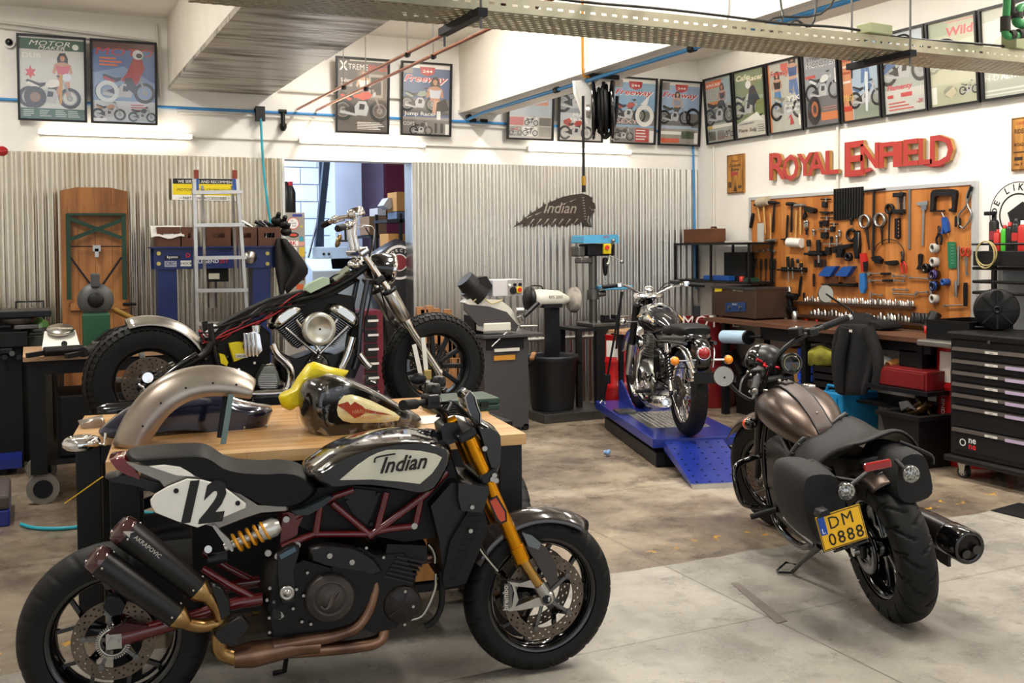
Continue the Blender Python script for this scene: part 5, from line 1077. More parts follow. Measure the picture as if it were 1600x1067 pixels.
# straps
strap_b=mat('strap_black','#18181a',.7)
for s_,(a,b)in((1,(((128/3.95+940),456),(949,588))),(1,((126/3.95+939,456),(963,545)))):
 p0=F3.lon(a[0],a[1],.95);p1=F3.lon(b[0],b[1],1.25);G().bar(p0,p1,.02,.003).build('tie_strap',strap_b,bike3)
p0=F3.lon(1086,452,.95);p1=F3.lon(1088,478,1.0);G().bar(p0,p1,.035,.004).build('tie_strap',mat('strap_grey','#6f6a62',.7),bike3);p1.z-=.04
G().box(p1,(.04,.06,.1)).build('strap_ratchet',black_satin,bike3,bevel=.006);G().bar(p1,(1.5,-.34,.02),.02,.003).build('tie_strap',strap_b,bike3)
p2=F3.lon(949,592,1.25);G().box(p2,(.04,.05,.08)).build('strap_ratchet',dark_metal,bike3,bevel=.006);p3=F3.lon(943,626,1.45);G().bar(p2,p3,.02,.003).build('tie_strap',strap_b,bike3)
# ---------------------------------------------------------------- blue lift
lift=thing('motorcycle_lift','blue scissor lift with a ramp under the small chrome motorcycle','lift',F3.loc-V((0,0,.22)),F3.rz)
FL=Frame(lift.location,F3.rz);blue=mat('lift_blue','#1d2f86',.32,.1,noise=.15,scale=5,coat=.2)
yl=FL.hz(1020,690,.2).y;yr=FL.hz(1165,684,.2).y;xr=FL.hz(1020,690,.2).x;xf=FL.hz(933,632,.2).x
G().b2((xr,yr,.15),(xf+.1,yl,.22)).build('deck',blue,lift,bevel=.005)
G().b2((xr+.12,yr+.06,.01),(xf-.15,yr+.13,.11)).build('base_rail',dark_metal,lift,bevel=.004)
G().b2((xr+.02,yl-.1,.01),(xf-.15,yl-.03,.11)).build('base_rail',dark_metal,lift,bevel=.004)
G().b2((xr+.02,yr+.1,.01),(xr+.1,yl-.1,.1)).build('cross_rail',dark_metal,lift)
for y in(yr+.2,yl-.2):G().bar((xr+.25,y,.05),(xf-.3,y,.14),.04,.04).build('scissor_arm',dark_metal,lift)
x0_,x1_=FL.hz(1060,668,.22).x,FL.hz(1040,648,.22).x+.05
G().b2((x0_,yr+.14,.221),(x1_+.12,yl-.1,.225)).build('chequer_plate',alu,lift)
g=G()
for i in range(20):
 for j in range(10):
  x=x0_+.02+i*(x1_+.1-x0_)/20;y=yr+.17+j*(yl-yr-.3)/10;g.box((x,y,.227),(.026,.007,.004),rz=.8 if(i+j)%2 else-.8)
g.build('raised_lozenges',chrome,lift,kind='stuff')
ra,rb=FL.hz(1048,696,.15),FL.hz(1082,764,0);w2=(yr+yl)/2+.0
yA=ra.y;yB=-yA if False else FL.hz(1172,762,0).y
rw0,rw1=rb.y,min(yB,rb.y-.45)
G().prism([(xr,rw0,.2),(xr,rw0,.13),(rb.x,rw0,.0),(rb.x,rw0,.025)],(0,rw1-rw0,0)).build('ramp',blue,lift,bevel=.003)
G().b2((rb.x-.01,rw1,0),(rb.x+.03,rw0,.03)).build('ramp_lip',alu,lift)
g=G()
for i in range(8):
 for j in range(5):t_=(i+.5)/8;g.cyl((xr+(rb.x-xr)*t_,rw0+(rw1-rw0)*(j+.5)/5,.2-.175*t_),(xr+(rb.x-xr)*t_,rw0+(rw1-rw0)*(j+.5)/5,.203-.175*t_),.008,n=8)
g.build('grip_studs',dark_metal,lift,kind='stuff')
for s_ in(-1,1):G().prism([(1.25,.07*s_,.22),(1.8,.07*s_,.22),(1.8,.07*s_,.4),(1.72,.07*s_,.42)],(0,.015*s_,0)).build('wheel_clamp',blue,lift)
G().b2((1.0,.12,.221),(1.22,.28,.24)).build('clamp_base',grey_metal,lift)
G().tube([FL.hz(946,632,.22),FL.hz(944,628,.24),FL.hz(941,626,.26),FL.hz(938,630,.24)],.008,8,k=3).build('eye_hook',alu,lift)
G().sph(V(onz(949,709,.02)),(.028,.022,.02),8)
rag=G();random.seed(5)
for k in range(5):rag.sph(onz(949,709,.02)+V((random.uniform(-.02,.02),random.uniform(-.02,.02),random.uniform(0,.015))),(.02,.017,.017),7)
solo(rag,'crumpled_rag',mat('rag_blue','#7d9cc4',.9),'small crumpled blue paper rag on the floor beside the blue lift','rag')
# ================================================================ MATT BRONZE CRUISER AT THE FRONT RIGHT
F4=Frame((3.43,3.35,0),math.radians(71),math.radians(-9))
bike4=thing('motorcycle','low black and matt bronze cruiser seen from behind with a yellow number plate','motorcycle',F4.loc,F4.rz);bike4.rotation_euler=(math.radians(-9),0,F4.rz)
cJ=crop(1120,470,4.85);cK=crop(1130,620,3.812);cL=crop(1240,620,2.963)
def T(pts,y):return[F4.lat(a,b,y)for a,b in pts]
bron=mat('matt_bronze_paint','#544841',.3,.75,noise=.05);fender_m=bron
def rain(u,v):
 a=abs(v)*1.5;n=17
 q1=(u*n+a*.75+(.5 if v>0 else 0))%1;q2=(u*n+.45+a*.3+(.5 if v>0 else 0))%1
 return(.06<a<.8 and q1<.1)or(.5<a<1.15 and q2<.09)
wheel(bike4,V((0,0,.325)),.325,.16,.215,spokes='bar',n=7,groove=rain,nu=420,nv=40,gd_=.013,disc=((-.08,.07,.14),),sq=2.35,name='rear_wheel',rim_m=black_gloss)
SM=Matrix.Translation((1.2,0,.85))@Matrix.Rotation(math.radians(34),4,V((-math.sin(.45),0,math.cos(.45))))@Matrix.Translation((-1.2,0,-.85))
def ST(q):return SM@V(q)
fwc=V((1.47,-.03,.325))
wheel(bike4,fwc,.325,.13,.215,rz=math.radians(24),spokes='bar',n=7,groove=rain,nu=300,nv=26,disc=((.07,.09,.15),),sq=2.2,name='front_wheel',rim_m=black_gloss)
G().grid(arc(0,.325,.375,66,118,.1)).build('rear_mudguard',fender_m,bike4,solid=.004)
G().grid(arc(0,.325,.379,66,108,.07)).build('mudguard_cover',black_satin,bike4,solid=.004)
W=G().grid(arc(0,0,.36,35,150,.085)).build('front_mudguard',fender_m,bike4,solid=.004);W.location=fwc;W.rotation_euler=(0,0,math.radians(24))
# tank
rings=[]
for x,hw,zb,zt in((.47,.05,.66,.72),(.52,.1,.65,.77),(.6,.14,.65,.83),(.7,.17,.66,.88),(.82,.19,.68,.91),(.92,.19,.70,.92),(1.0,.165,.73,.91),(1.05,.12,.76,.88)):
 rings.append([V((x,hw*math.copysign(abs(math.cos(a))**.85,math.cos(a)),(zb+zt)/2+(zt-zb)/2*math.copysign(abs(math.sin(a))**.9,math.sin(a))))for a in[2*math.pi*j/28 for j in range(28)]])
tank4=G().loft(rings).build('fuel_tank',bron,bike4)
def ztop(x):
 R_=((.47,.72),(.52,.77),(.6,.83),(.7,.88),(.82,.91),(.92,.92),(1.0,.91),(1.05,.88))
 for(a,za),(b,zb)in zip(R_,R_[1:]):
  if a<=x<=b:return za+(zb-za)*(x-a)/(b-a)
 return R_[0][1]
rows=[[V((x,v*(.04+.018*(x-.5)),ztop(x)+.008-.006*abs(v)))for v in(-1,-.9,0,.9,1)]for x in[.49+.52*i/14 for i in range(15)]]
G().grid(rows).build('tank_strap',mat('brown_leather_strap','#453831',.5),bike4,solid=.008)
for s_ in(-1,1):G().tube([V((x,s_*(.04+.018*(x-.5)),ztop(x)+.006))for x in[.49+.52*i/14 for i in range(15)]],.004,6).build('strap_piping',black_satin,bike4)
G().box((.93,0,.932),(.06,.05,.016)).build('strap_buckle',mat('strap_dark','#332a26',.45),bike4,bevel=.004)
for p in((.935,-.01,.942),(.935,.012,.942),(.58,.0,.83)):G().sph(p,.005,8).build('stud',steel,bike4)
G().lathe([(.034,0),(.036,.008),(.03,.012),(0,.013)],(.9,-.1,.9),(0,-.25,1),20).build('filler_cap',chrome,bike4)
# saddle
rows=[]
for x,yl_,zl,zc_,zr_,wr in((.53,.19,.62,.735,.80,.13),(.5,.2,.60,.74,.805,.14),(.4,.205,.595,.735,.785,.15),(.3,.2,.61,.73,.77,.15),(.2,.19,.66,.745,.775,.15),(.1,.17,.73,.78,.80,.14),(0,.15,.775,.81,.825,.13),(-.07,.12,.80,.825,.835,.11)):
 rows.append([V((x,y,z))for y,z in((yl_,zl-.015),(yl_*.98,zl+.02),(yl_*.8,zl+(zc_-zl)*.55),(yl_*.45,zc_-.01),(0,zc_),(-wr*.6,(zc_+zr_)/2+.01),(-wr,zr_),(-wr-.05,zr_-.05),(-wr-.07,zr_-.11))])
G().grid(rows).build('saddle',leather,bike4,solid=.02,sub=1)
e=[r+V((.008,0,.004))for r in rows[0][:7]];G().tube(e,.016,8,k=3).build('saddle_rim',black_satin,bike4)
e2=smoothp(rows[1][:7],3)
for k,p in enumerate(e2[1::2]):G().tube([p+V((.0,0,.013)),p+V((.022,0,.014))],.0035,6).build('lacing',steel if k in(3,5)else black_gloss,bike4)
G().pillow([V(q)for q in((.5,0,.62),(.45,0,.7),(.2,0,.7),(-.05,0,.74),(-.05,0,.7),(.15,0,.6),(.4,0,.56))],-.08,.08,.1).build('seat_pan',black_matte,bike4)
# tail: light bar, indicators, bags
p=T(cL((340,325),(438,300)),0);c_=F4.lon(1371,727,-.36);G().box(c_,(.02,.115,.035)).build('tail_light',mat('red_lens','#8e0c14',.12,coat=1),bike4,bevel=.008,label='slim red rear light bar')
clear=mat('clear_faceted_lens','#b8b8b4',.15,.6,col2='#3a3a3c',scale=120)
for px,py,yy in((1323,768,.2),(1424,741,-.2)):
 c_=F4.lon(px,py,-.3);G().lathe([(.02,.05),(.036,.02),(.038,0)],c_,(1,0,0),20).build('indicator',black_satin,bike4)
 G().lathe([(.036,0),(.03,.008),(0,.012)],c_,(-1,0,0),20).build('indicator_lens',clear,bike4);G().tube([c_+V((.02,0,0)),(c_.x+.1,c_.y*.4,c_.z+.04)],.01,8).build('indicator_stalk',black_satin,bike4)
cloth=mat('bag_fabric','#111112',.75,noise=.2,bump=.1,bscale=90)
def bag(pix,xa,xb,nm):
 P_=[F4.lon(a,b,xa)for a,b in pix];c0=sum(P_,V())/len(P_);rings=[]
 for t_ in(0,.08,.3,.6,.9,1):k_=1-.12*(abs(t_*2-1)**4);rings.append([V((xa+(xb-xa)*t_,c0.y+(q.y-c0.y)*k_,c0.z+(q.z-c0.z)*k_))for q in P_])
 return G().loft(rings).build(nm,cloth,bike4,sub=1)
bag([(1252,745),(1262,735),(1300,733),(1318,745),(1330,800),(1325,850),(1290,868),(1262,840),(1250,790)],-.2,.16,'saddle_bag')
bag([(1405,705),(1440,702),(1452,712),(1464,768),(1458,782),(1420,795),(1398,785),(1396,740)],-.22,.12,'saddle_bag')
rows=[[V((x,.2+.1*math.sin(a*1.2)+.01,.56+.14*math.cos(a)))for a in[-.2+1.9*j/7 for j in range(8)]]for x in(.02,.05,.1,.15,.2,.24)]
G().grid(rows).build('leather_pouch',mat('worn_black_leather','#211e1d',.42,bump=.1,noise=.2),bike4,solid=.012)
G().lathe([(.028,0),(.026,.004),(.018,.004),(.016,.001),(0,.002)],(.13,.312,.6),(0,.9,.45),22).build('emblem',mat('worn_leather_relief','#2e2a28',.4),bike4)
for x in(.05,.2):G().tube([V((x,.2+.1*math.sin(a*1.2)+.02,.56+.146*math.cos(a)))for a in[-.2+1.9*j/7 for j in range(8)]],.004,6).build('seam',black_satin,bike4)
for s_ in(1,-1):G().tube([(-.1,.12*s_,.66),(.1,.22*s_,.66),(.3,.2*s_,.6)],.012,8,k=3).build('bag_rail',black_satin,bike4)
G().tube([F4.lon(*q,-.1)for q in((1405,690),(1430,700),(1455,712),(1458,725))],.008,8,k=3).build('bag_strap',black_satin,bike4)
# number plate
pa,pb,pc=[F4.lon(*q,-.34)for q in((1288,862),(1356,840),(1276,808))];pd=F4.lon(1346,791,-.34)
ux=(pb-pa).normalized();uy=(pc-pa).normalized();nn=ux.cross(uy).normalized();uy=nn.cross(ux)
Wp,Hp=(pb-pa).length,(pc-pa).length
G().prism([pa-nn*.001,pb-nn*.001,pb+uy*Hp-nn*.001,pa+uy*Hp-nn*.001],nn*.003).build('number_plate',mat('plate_yellow','#f0b80c',.35,coat=.3),bike4,bevel=.001)
def pp(x,y,d=.0028):return pa+ux*(x*Wp)+uy*(y*Hp)+nn*d
g=G()
for x0_,y0_,x1_,y1_ in((.012,.015,.988,.04),(.012,.96,.988,.985),(.012,.015,.026,.985),(.974,.015,.988,.985)):g.add([pp(x0_,y0_),pp(x1_,y0_),pp(x1_,y1_),pp(x0_,y1_)],[(0,1,2,3)])
g.build('plate_border',flat('#15140f'),bike4)
G().add([pp(.03,.45),pp(.18,.45),pp(.18,.955),pp(.03,.955)],[(0,1,2,3)]).build('plate_band',flat('#1c4fae'),bike4)
G().text('L',Hp*.2,pp(.1,.5,.0034),ux,uy,off=.01).build('plate_text',flat('#f0f0ee'),bike4)
G().text('DM',Hp*.5,pp(.52,.56,.0032),ux,uy,off=0,sx=.95,sp=1.15).build('plate_text',flat('#15140f'),bike4)
G().text('0888',Hp*.5,pp(.55,.1,.0032),ux,uy,off=.008,sx=.95,sp=1.15).build('plate_text',flat('#15140f'),bike4)
G().prism([pp(-.02,-.03,-.003),pp(1.02,-.03,-.003),pp(1.02,1.02,-.003),pp(-.02,1.02,-.003)],nn*.002).build('plate_backing',black_satin,bike4)
G().prism([pp(.2,-.1),pp(.95,-.1),pp(.98,-.04),pp(.18,-.04)],nn*.004).build('plate_surround',black_satin,bike4)
G().text('Moto Design Luxembourg',Hp*.075,pp(.58,-.085,.0045),ux,uy,shear=.3,off=.004).prism([pp(.2,-.09,.0045),pp(.3,-.045,.0045),pp(.3,-.08,.0045)],nn*.0002).prism([pp(.88,-.08,.0045),pp(.98,-.04,.0045),pp(.88,-.05,.0045)],nn*.0002).build('plate_text',flat('#e8e8e8'),bike4)
G().pillow([pp(.03,1.02,.02),pp(.3,1.02,.02),pp(.27,1.18,.0),pp(.1,1.18,.0)],pp(.1,1,0).x-.03,pp(.1,1,0).x+.03,.05,axis=0).build('plate_lamp',dark_metal,bike4)
G().tube([pp(.5,.5,-.01),(-.15,.2,.42),(.02,.12,.34)],.012,8,k=3).build('plate_bracket',black_satin,bike4)
# exhaust on the right
A=F4.lat(1408,800,-.27);B_=F4.lat(1512,866,-.27);A=V((.24,-.2,.37));B_=V((-.21,-.26,.33))
d=B_-A;o=G().lathe([(.05,0),(.062,.05),(.07,.2),(.07,d.length)],A,d,32).build('muffler',mat('muffler_satin','#2b2626',.3,.7),bike4)
G().lathe([(.071,-.12),(.074,-.11),(.074,.0),(.066,.012),(.05,.0),(.045,-.05)],B_,d,32).build('end_cap',black_gloss,o)
for y_,z_ in((.02,-.02),(-.02,-.01)):G().cyl(B_-d*.1+V((0,y_*1.2,-.01)),B_-d.normalized()*-.015+V((0,y_*1.2,z_)),.02,n=14).build('tail_pipe',black_gloss,o)
G().prism([(.0,-.2,.36),(-.16,-.2,.3),(-.15,-.2,.24),(-.08,-.2,.24),(.1,-.2,.3)],(0,.012,0)).build('muffler_bracket',black_satin,bike4,bevel=.003)
bolts(bike4,[(-.13,-.205,.27),(-.09,-.205,.27)],(0,-1,0),.01)
G().tube([(.26,-.2,.37),(.5,-.2,.3),(.8,-.15,.25),(1.05,-.1,.4),(.95,-.06,.55)],.022,12,k=4).build('exhaust_pipe',black_satin,bike4)
# swingarm, belt, guard on the left
for s_ in(1,-1):G().bar((-.03,.12*s_,.33),(.5,.12*s_,.38),.03,.06).build('swingarm',black_satin,bike4,bevel=.008)
G().lathe([(.1,-.012),(.105,-.01),(.105,.01),(.1,.012),(.06,.012),(.05,.0)],(0,.1,.33),(0,1,0),36).build('belt_pulley',black_gloss,bike4)
for z in(.43,.225):G().bar((0,.1,z),(.52,.1,.37+(.03 if z>.3 else-.03)),.024,.006).build('drive_belt',rubber,bike4)
G().cyl((0,.1,.33),(0,.16,.33),.02,n=12).build('axle_nut',steel,bike4)
for s_ in(1,-1):G().tube([(.02,.13*s_,.36),(.2,.13*s_,.66)],.02,10).build('shock',black_gloss,bike4);
# engine and frame
G().pillow([V(q)for q in((.4,0,.2),(.4,0,.46),(.55,0,.58),(.75,0,.66),(1.0,0,.66),(1.1,0,.4),(1.05,0,.22),(.8,0,.17),(.5,0,.17))],-.15,.15,.12,rings=5).build('engine_block',eng,bike4)
for(x,z,r_)in((.5,.32,.09),(.75,.34,.1)):G().lathe([(r_,0),(r_,.02),(r_*.8,.035),(0,.04)],(x,.14,z),(0,1,0),30).build('engine_cover',black_gloss,bike4)
for k in range(7):G().box((.92,.02,.45+.025*k),(.2,.26,.007),R=Matrix.Rotation(-.2,3,'Y')).build('fin',dark_metal,bike4)
for s_ in(1,-1):
 G().tube([(.42,.13*s_,.62),(.6,.14*s_,.6),(1.05,.07*s_,.8)],.018,10,k=3).build('frame_tube',black_gloss,bike4)
 G().tube([(1.1,.06*s_,.8),(1.15,.12*s_,.5),(1.08,.13*s_,.18),(.7,.13*s_,.14),(.42,.13*s_,.3)],.018,10,k=4).build('frame_tube',black_gloss,bike4)
G().box((1.16,0,.42),(.05,.2,.34)).build('radiator',black_matte,bike4,bevel=.006)
# steering assembly turned to the left
steer=math.radians(34)
for s_ in(1,-1):
 G().cyl(ST((1.19,.1*s_,.88)),ST((1.36,.1*s_,.54)),.028,n=14).build('fork_cover',black_satin,bike4);G().cyl(ST((1.37,.1*s_,.52)),fwc+V((-.0,.1*s_,.0)),.022,n=14).build('fork_leg',dark_metal,bike4)
 G().tube([ST((1.17,.04*s_,.93)),ST((1.15,.06*s_,1.0)),ST((1.1,.13*s_,1.05)),ST((1.02,.22*s_,1.075)),ST((.93,.36*s_,1.07)),ST((.9,.42*s_,1.065))],.014,10,k=3).build('handlebar',black_satin,bike4)
 G().cyl(ST((.965,.31*s_,1.072)),ST((.89,.44*s_,1.063)),.019,n=14).build('grip',black_matte,bike4)
 G().box(ST((1.0,.25*s_,1.078)),(.06,.06,.045),rz=.4*s_+steer).build('switch_block',black_satin,bike4,bevel=.01)
 G().tube([ST((1.06,.24*s_,1.08)),ST((1.06,.32*s_,1.07)),ST((.98,.45*s_,1.05))],.007,8,k=3).build('lever',black_gloss,bike4)
 G().cyl(ST((.885,.44*s_,1.062)),ST((.875,.455*s_,1.062)),.016,n=12).build('bar_end',steel,bike4)
a=ST((.88,-.45,1.062));m_=F4.lon(1290,459,a.x+.0);G().tube([a,a+V((.0,-.01,.03)),m_],.006,8,k=3).build('mirror_stem',black_satin,bike4)
fc=-(F4.I.to_3x3()@FWD)
mir=mat('mirror_glass','#d8dcde',.03,1.)
def mirror(c,n_,r_=.05):
 o=G().lathe([(0,-.014),(r_*.9,-.008),(r_,0),(r_*.98,.003)],c,n_,26).build('mirror',black_gloss,bike4);G().lathe([(r_*.93,.003),(r_*.93,.0036)],c,n_,26).build('mirror_glass',mir,o)
mirror(m_,fc+V((0,-.3,.0)))
a=ST((.88,.45,1.062));m_=F4.lon(1131,588,a.x-.02);G().tube([a,a+V((-.03,.03,-.03)),(a+m_)/2+V((0,.02,-.03)),m_],.009,8,k=3).build('mirror_stem',black_satin,bike4);mirror(m_,fc+V((-.3,.5,.1)),.052)
G().box(ST((1.04,-.18,1.115)),(.07,.06,.05),rz=steer).build('fluid_reservoir',black_satin,bike4,bevel=.01);G().sph(ST((1.03,-.18,1.13)),(.012,.012,.016),10).build('sight_glass',steel,bike4)
G().pillow([ST(q)for q in((1.14,0,.94),(1.22,0,.94),(1.25,0,.9),(1.14,0,.88))],-.12,.12,.1).build('top_yoke',black_satin,bike4)
G().lathe([(0,-.12),(.07,-.1),(.1,-.04),(.105,.03),(.095,.05),(0,.05)],ST((1.26,-.1,.98)),SM.to_3x3()@V((1,0,.1)),28).build('headlight_cowl',black_satin,bike4)
G().sph(ST((1.28,-.1,.99)),(.08,.12,.1),20,R=Matrix.Rotation(steer,3,'Z'),z0=-.1).build('fly_screen',black_gloss,bike4)
gn=V((fc.x,fc.y,fc.z)).normalized();gc=F4.lon(1237,568,1.12)
o=G().lathe([(.03,-.06),(.055,-.05),(.06,0),(.056,.006),(.052,.003),(0,.003)],gc,gn,32).build('speedometer',black_gloss,bike4)
x_,y_=basis(gn);g=G()
for k in range(24):
 a=math.radians(-50+280*k/23);r_=.042;c_=gc+gn*.004+x_*(r_*math.cos(a))+y_*(r_*math.sin(a));g.sph(c_,.0028,6)
g.build('dial_marks',flat('#b8b48c'),o,kind='stuff')
G().bar(gc+gn*.005,gc+gn*.005+x_*.02-y_*.02,.003,.001).build('needle',mat('red_needle','#d8301c',.4),o);G().lathe([(.02,0),(0,.0005)],gc+gn*.0042-y_*.02+x_*.01,gn,20).build('display',flat('#3b3f30'),o)
random.seed(2)
for k in range(16):
 c_=ST((1.1+random.uniform(-.03,.1),random.uniform(-.06,.16),.98+random.uniform(-.08,.06)))
 G().cyl(c_,c_+V((random.uniform(-.02,.02),random.uniform(-.03,.03),random.uniform(0,.03))),.008,n=8).build('clamp_screw',(steel,black_gloss,mat('anodised_red','#b01828',.3,.6))[k%3],bike4)
for k in range(5):G().tube([ST((1.02,.2-.02*k,1.06)),ST((1.14,.12,1.02-.03*k)),ST((1.22,.04,.9-.03*k)),(1.12,.03,.75)],.005,6,k=4).build('control_cable',black_matte,bike4)
c_=F4.lon(1172,662,1.22);o=G().sph(c_,(.04,.034,.034),14).build('indicator',black_gloss,bike4);G().sph(c_+V((.014,.006,0)),(.034,.0335,.0335),14).build('indicator_lens',mat('orange_lens','#d8501c',.2,coat=1),bike4)
G().tube([c_,ST((1.24,.1,.76))],.01,8).build('indicator_stalk',black_satin,bike4)
# crash bar, peg, controls and stand on the left
G().tube([F4.lat(a,b,y)for(a,b),y in zip(cK((245,345),(190,358),(120,385),(78,415),(68,460),(80,540),(110,620),(160,650),(300,665)),(.1,.18,.25,.3,.32,.33,.31,.25,.13))],.0165,14,k=4).build('crash_bar',black_gloss,bike4)
pa_=[F4.lat(a,b,y)for(a,b),y in zip(cK((320,670),(165,715)),(.15,.28))];G().tube(pa_,.016,12).build('foot_peg',black_matte,bike4)
G().tube([F4.lat(a,b,.16)for a,b in cK((195,570),(260,545))],.008,8).build('gear_lever',black_satin,bike4)
G().tube([F4.lat(a,b,.15)for a,b in cK((360,720),(440,800),(540,880))],.006,8).build('gear_rod',steel,bike4)
sk=[onz(*q,z)for q,z in zip(cK((575,890),(470,980),(410,1045)),(.2,.09,.012))];sk=[F4.I@q for q in sk]
G().tube(sk,[.018,.012,.01],10).build('side_stand',black_gloss,bike4)
lp=[F4.I@onz(*q,z)for q,z in zip(cK((440,1000),(375,985),(318,1035),(325,1046),(410,1048)),(.03,.03,.01,.01,.01))];G().tube(lp,.006,8,closed=True).build('stand_foot',black_gloss,bike4)
# ================================================================ WORKBENCHES IN THE MIDDLE
wood=mat('butcher_block','#c8924f',.38,col2='#a8703a',scale=3,stretch=(.6,7,7),lo=.35,hi=.7,coat=.25)
ends=mat('wood_end_grain','#b87f42',.55,noise=.25,scale=20)
tb_frame=mat('bench_black','#131415',.45,.3)
def staves(x0,x1,y0,y1,z0,z1,n,par):
 for i in range(n):
  ya,yb=y0+(y1-y0)*i/n,y0+(y1-y0)*(i+1)/n;x=x0;k=0
  while x<x1-.01:
   L_=random.uniform(.45,.8);xe=min(x+L_,x1)
   if x1-xe<.15:xe=x1
   m=mat('stave_%d'%random.randint(0,4),('#d3ab74','#c99d64','#dab685','#c3955b','#cfa46c')[random.randint(0,4)],.36,col2=('#b98a54'),scale=3,stretch=(.8,8,8),coat=.25)
   G().b2((x+.0004,ya+.0004,z0),(xe-.0004,yb-.0004,z1-random.uniform(0,.0006))).build('stave',m,par);x=xe
random.seed(21)
ta=onz(822,684,.85);tl=onz(165,742,.82);tl=V((tl.x,tl.y,0));RZT=math.atan2(ta.y-tl.y,ta.x-tl.x);LT=(V((ta.x,ta.y,0))-tl).length
FT=Frame(tl,RZT);ZT=.868
t1=thing('workbench','black-legged workbench with a thick butcher-block top behind the foreground motorcycle','workbench',tl,RZT)
staves(0,LT,0,.6,ZT-.045,ZT,9,t1)
def under(t,x0,x1,y0,y1,zt):
 for y in(y0+.03,y1-.07):G().b2((x0+.02,y,zt-.125),(x1-.02,y+.04,zt-.045)).build('apron',tb_frame,t)
 for x in(x0+.06,x1-.06):
  for y in(y0+.07,y1-.07):G().b2((x-.05,y-.045,0),(x+.05,y+.045,zt-.045)).build('leg',tb_frame,t,bevel=.004)
 G().b2((x0+.1,y0+.08,.22),(x1-.1,y1-.08,.25)).build('shelf',tb_frame,t)
under(t1,0,LT,0,.6,ZT)
xl=FT.hz(94.5,712,ZT).x
t2=thing('workbench','second workbench standing behind the butcher-block one, its end showing at the left','workbench',FT.M@V((0,.61,0)),RZT)
staves(xl,LT+.02,0,.6,ZT-.045,ZT-.003,8,t2);under(t2,xl,LT,0,.6,ZT)
def tw(x,y,z=0.):return FT.M@V((x,y,z))
X1,X0,Y1=ta.x,tl.x,4.03;yf=Y1+.62
ct=thing('wooden_crate','pale wooden box on the shelf of the front workbench near its right leg','crate',tw(LT-.38,.3,.25),RZT)
for k in range(4):G().b2((-.17,-.2,.01+.11*k),(.17,-.185,.11+.11*k)).build('plank',ends,ct)
G().b2((-.17,-.183,.01),(.17,.15,.43)).build('body',ends,ct)
sc_=solo(G().b2((-.3,-.2,0),(.3,.2,.35)),'storage_case',black_matte,'black case on the shelf under the left half of the front workbench','case',bevel=.01);sc_.location=tw(.6,.3,.25);sc_.rotation_euler=(0,0,RZT)
# spare tyre leaning by the right leg
tp=thing('spare_tyre','loose sport tyre leaning behind the right leg of the workbench','tyre',tw(LT+.06,.45))
ty=tyre_mesh(.31,.15,.215,sipes(22),260,22,2.0).build('tread',rubber,tp);ty.location=(0,0,.3);ty.rotation_euler=(0,-.05,1.3)
ty.parent=tp
# yellow strap tail
solo(G().bar(onY(102,786,4.1),onY(160,745,4.02),.012,.004),'yellow_strap',mat('strap_yellow','#c8a01c',.6),'yellow strap end hanging across the left leg of the workbench','strap')
# ---------------------------------------------------------------- things on the benches
# raw rear mudguard standing in an arc
cM=crop(100,320,2.8075)
FM=Frame((0,0,0),0.)
YM=Y1+.34
def onM(pts,y=YM):return[onY(a,b,y)for a,b in pts]
ridge=onM(cM((215,1050),(240,980),(290,890),(370,800),(460,742),(560,712),(650,704),(740,716),(800,738),(835,762)))
low=onM(cM((345,1062),(372,1015),(400,970),(450,905),(520,855),(600,830),(680,826),(740,830),(790,838),(800,836)))
rg,lw=smoothp(ridge,3),smoothp(low,3);rows=[]
for a,b in zip(rg,lw):
 row=[];nr=a+V((0,0,0))
 for j in range(11):
  t_=j/10;q=-1+2*t_;y=q*.1;e=abs(q)
  # crown at the ridge, skirts falling towards the inner edge
  f=0 if e<.5 else((e-.5)/.5)
  p=a.lerp(b,.30*e*e+.7*f**1.3);row.append(V((p.x,YM+y*(1.0 if e<.9 else .97),p.z)))
 rows.append(row)
rawst=mat('raw_steel','#a59c90',.33,.85,col2='#8a7a70',scale=5,lo=.4,hi=.7)
tm=thing('mudguard','bare steel motorcycle mudguard arching over the workbench','mudguard',V((rg[0].x,YM,ZT)))
G().grid(rows).build('guard',rawst,tm,True,solid=.003)
for i in range(5,len(rows)-3,4):
 p=rows[i][1];G().cyl(p+V((0,-.004,0)),p+V((0,.004,0)),.0045,n=8).build('hole',black_matte,tm,True)
for x0_,x1_,m_,dy in((352,343,dark_metal,-.04),(361,347,mat('grey_green_steel','#5f6e68',.35,.8),-.115)):
 G().bar(onY(x0_,616,YM+dy),onY(x1_,684 if dy>-.1 else 703,YM+dy-.03),.022,.004,up=(0,1,0)).build('stay',m_,tm,True)
# blue mudguard lying behind it
dkb=mat('midnight_blue_paint','#0c1430',.12,.2,coat=1)
pts=onM(cM((150,1000),(175,965),(260,900),(330,870),(480,850),(640,832),(720,838),(800,870),(905,885),(908,920),(880,975),(830,1012),(760,1018),(640,1000),(480,990),(300,1010),(190,1020)),YM+.25)
tbm=thing('mudguard','dark blue mudguard lying on the bench behind the bare steel one','mudguard',V((pts[0].x+.4,YM+.25,ZT)))
G().pillow(smoothp(pts,2,True),YM+.16,YM+.34,.35,rings=6).build('guard',dkb,tbm,True)
G().tube(onM(cM((700,838),(800,868),(908,885)),YM+.17),.006,8,k=3).build('trim_strip',chrome,tbm,True)
for q in cM((790,978),(888,970)):p=onY(*q,YM+.155);G().sph(p,.007,8).build('bolt',steel,tbm,True)
p=onM(cM((62,950),(170,925),(185,960),(160,985),(90,1005)),yf+.3);solo(G().pillow(p,yf+.25,yf+.36,.2),'steel_bracket',rawst,'small bent raw steel cover at the back left of the benches','cover')
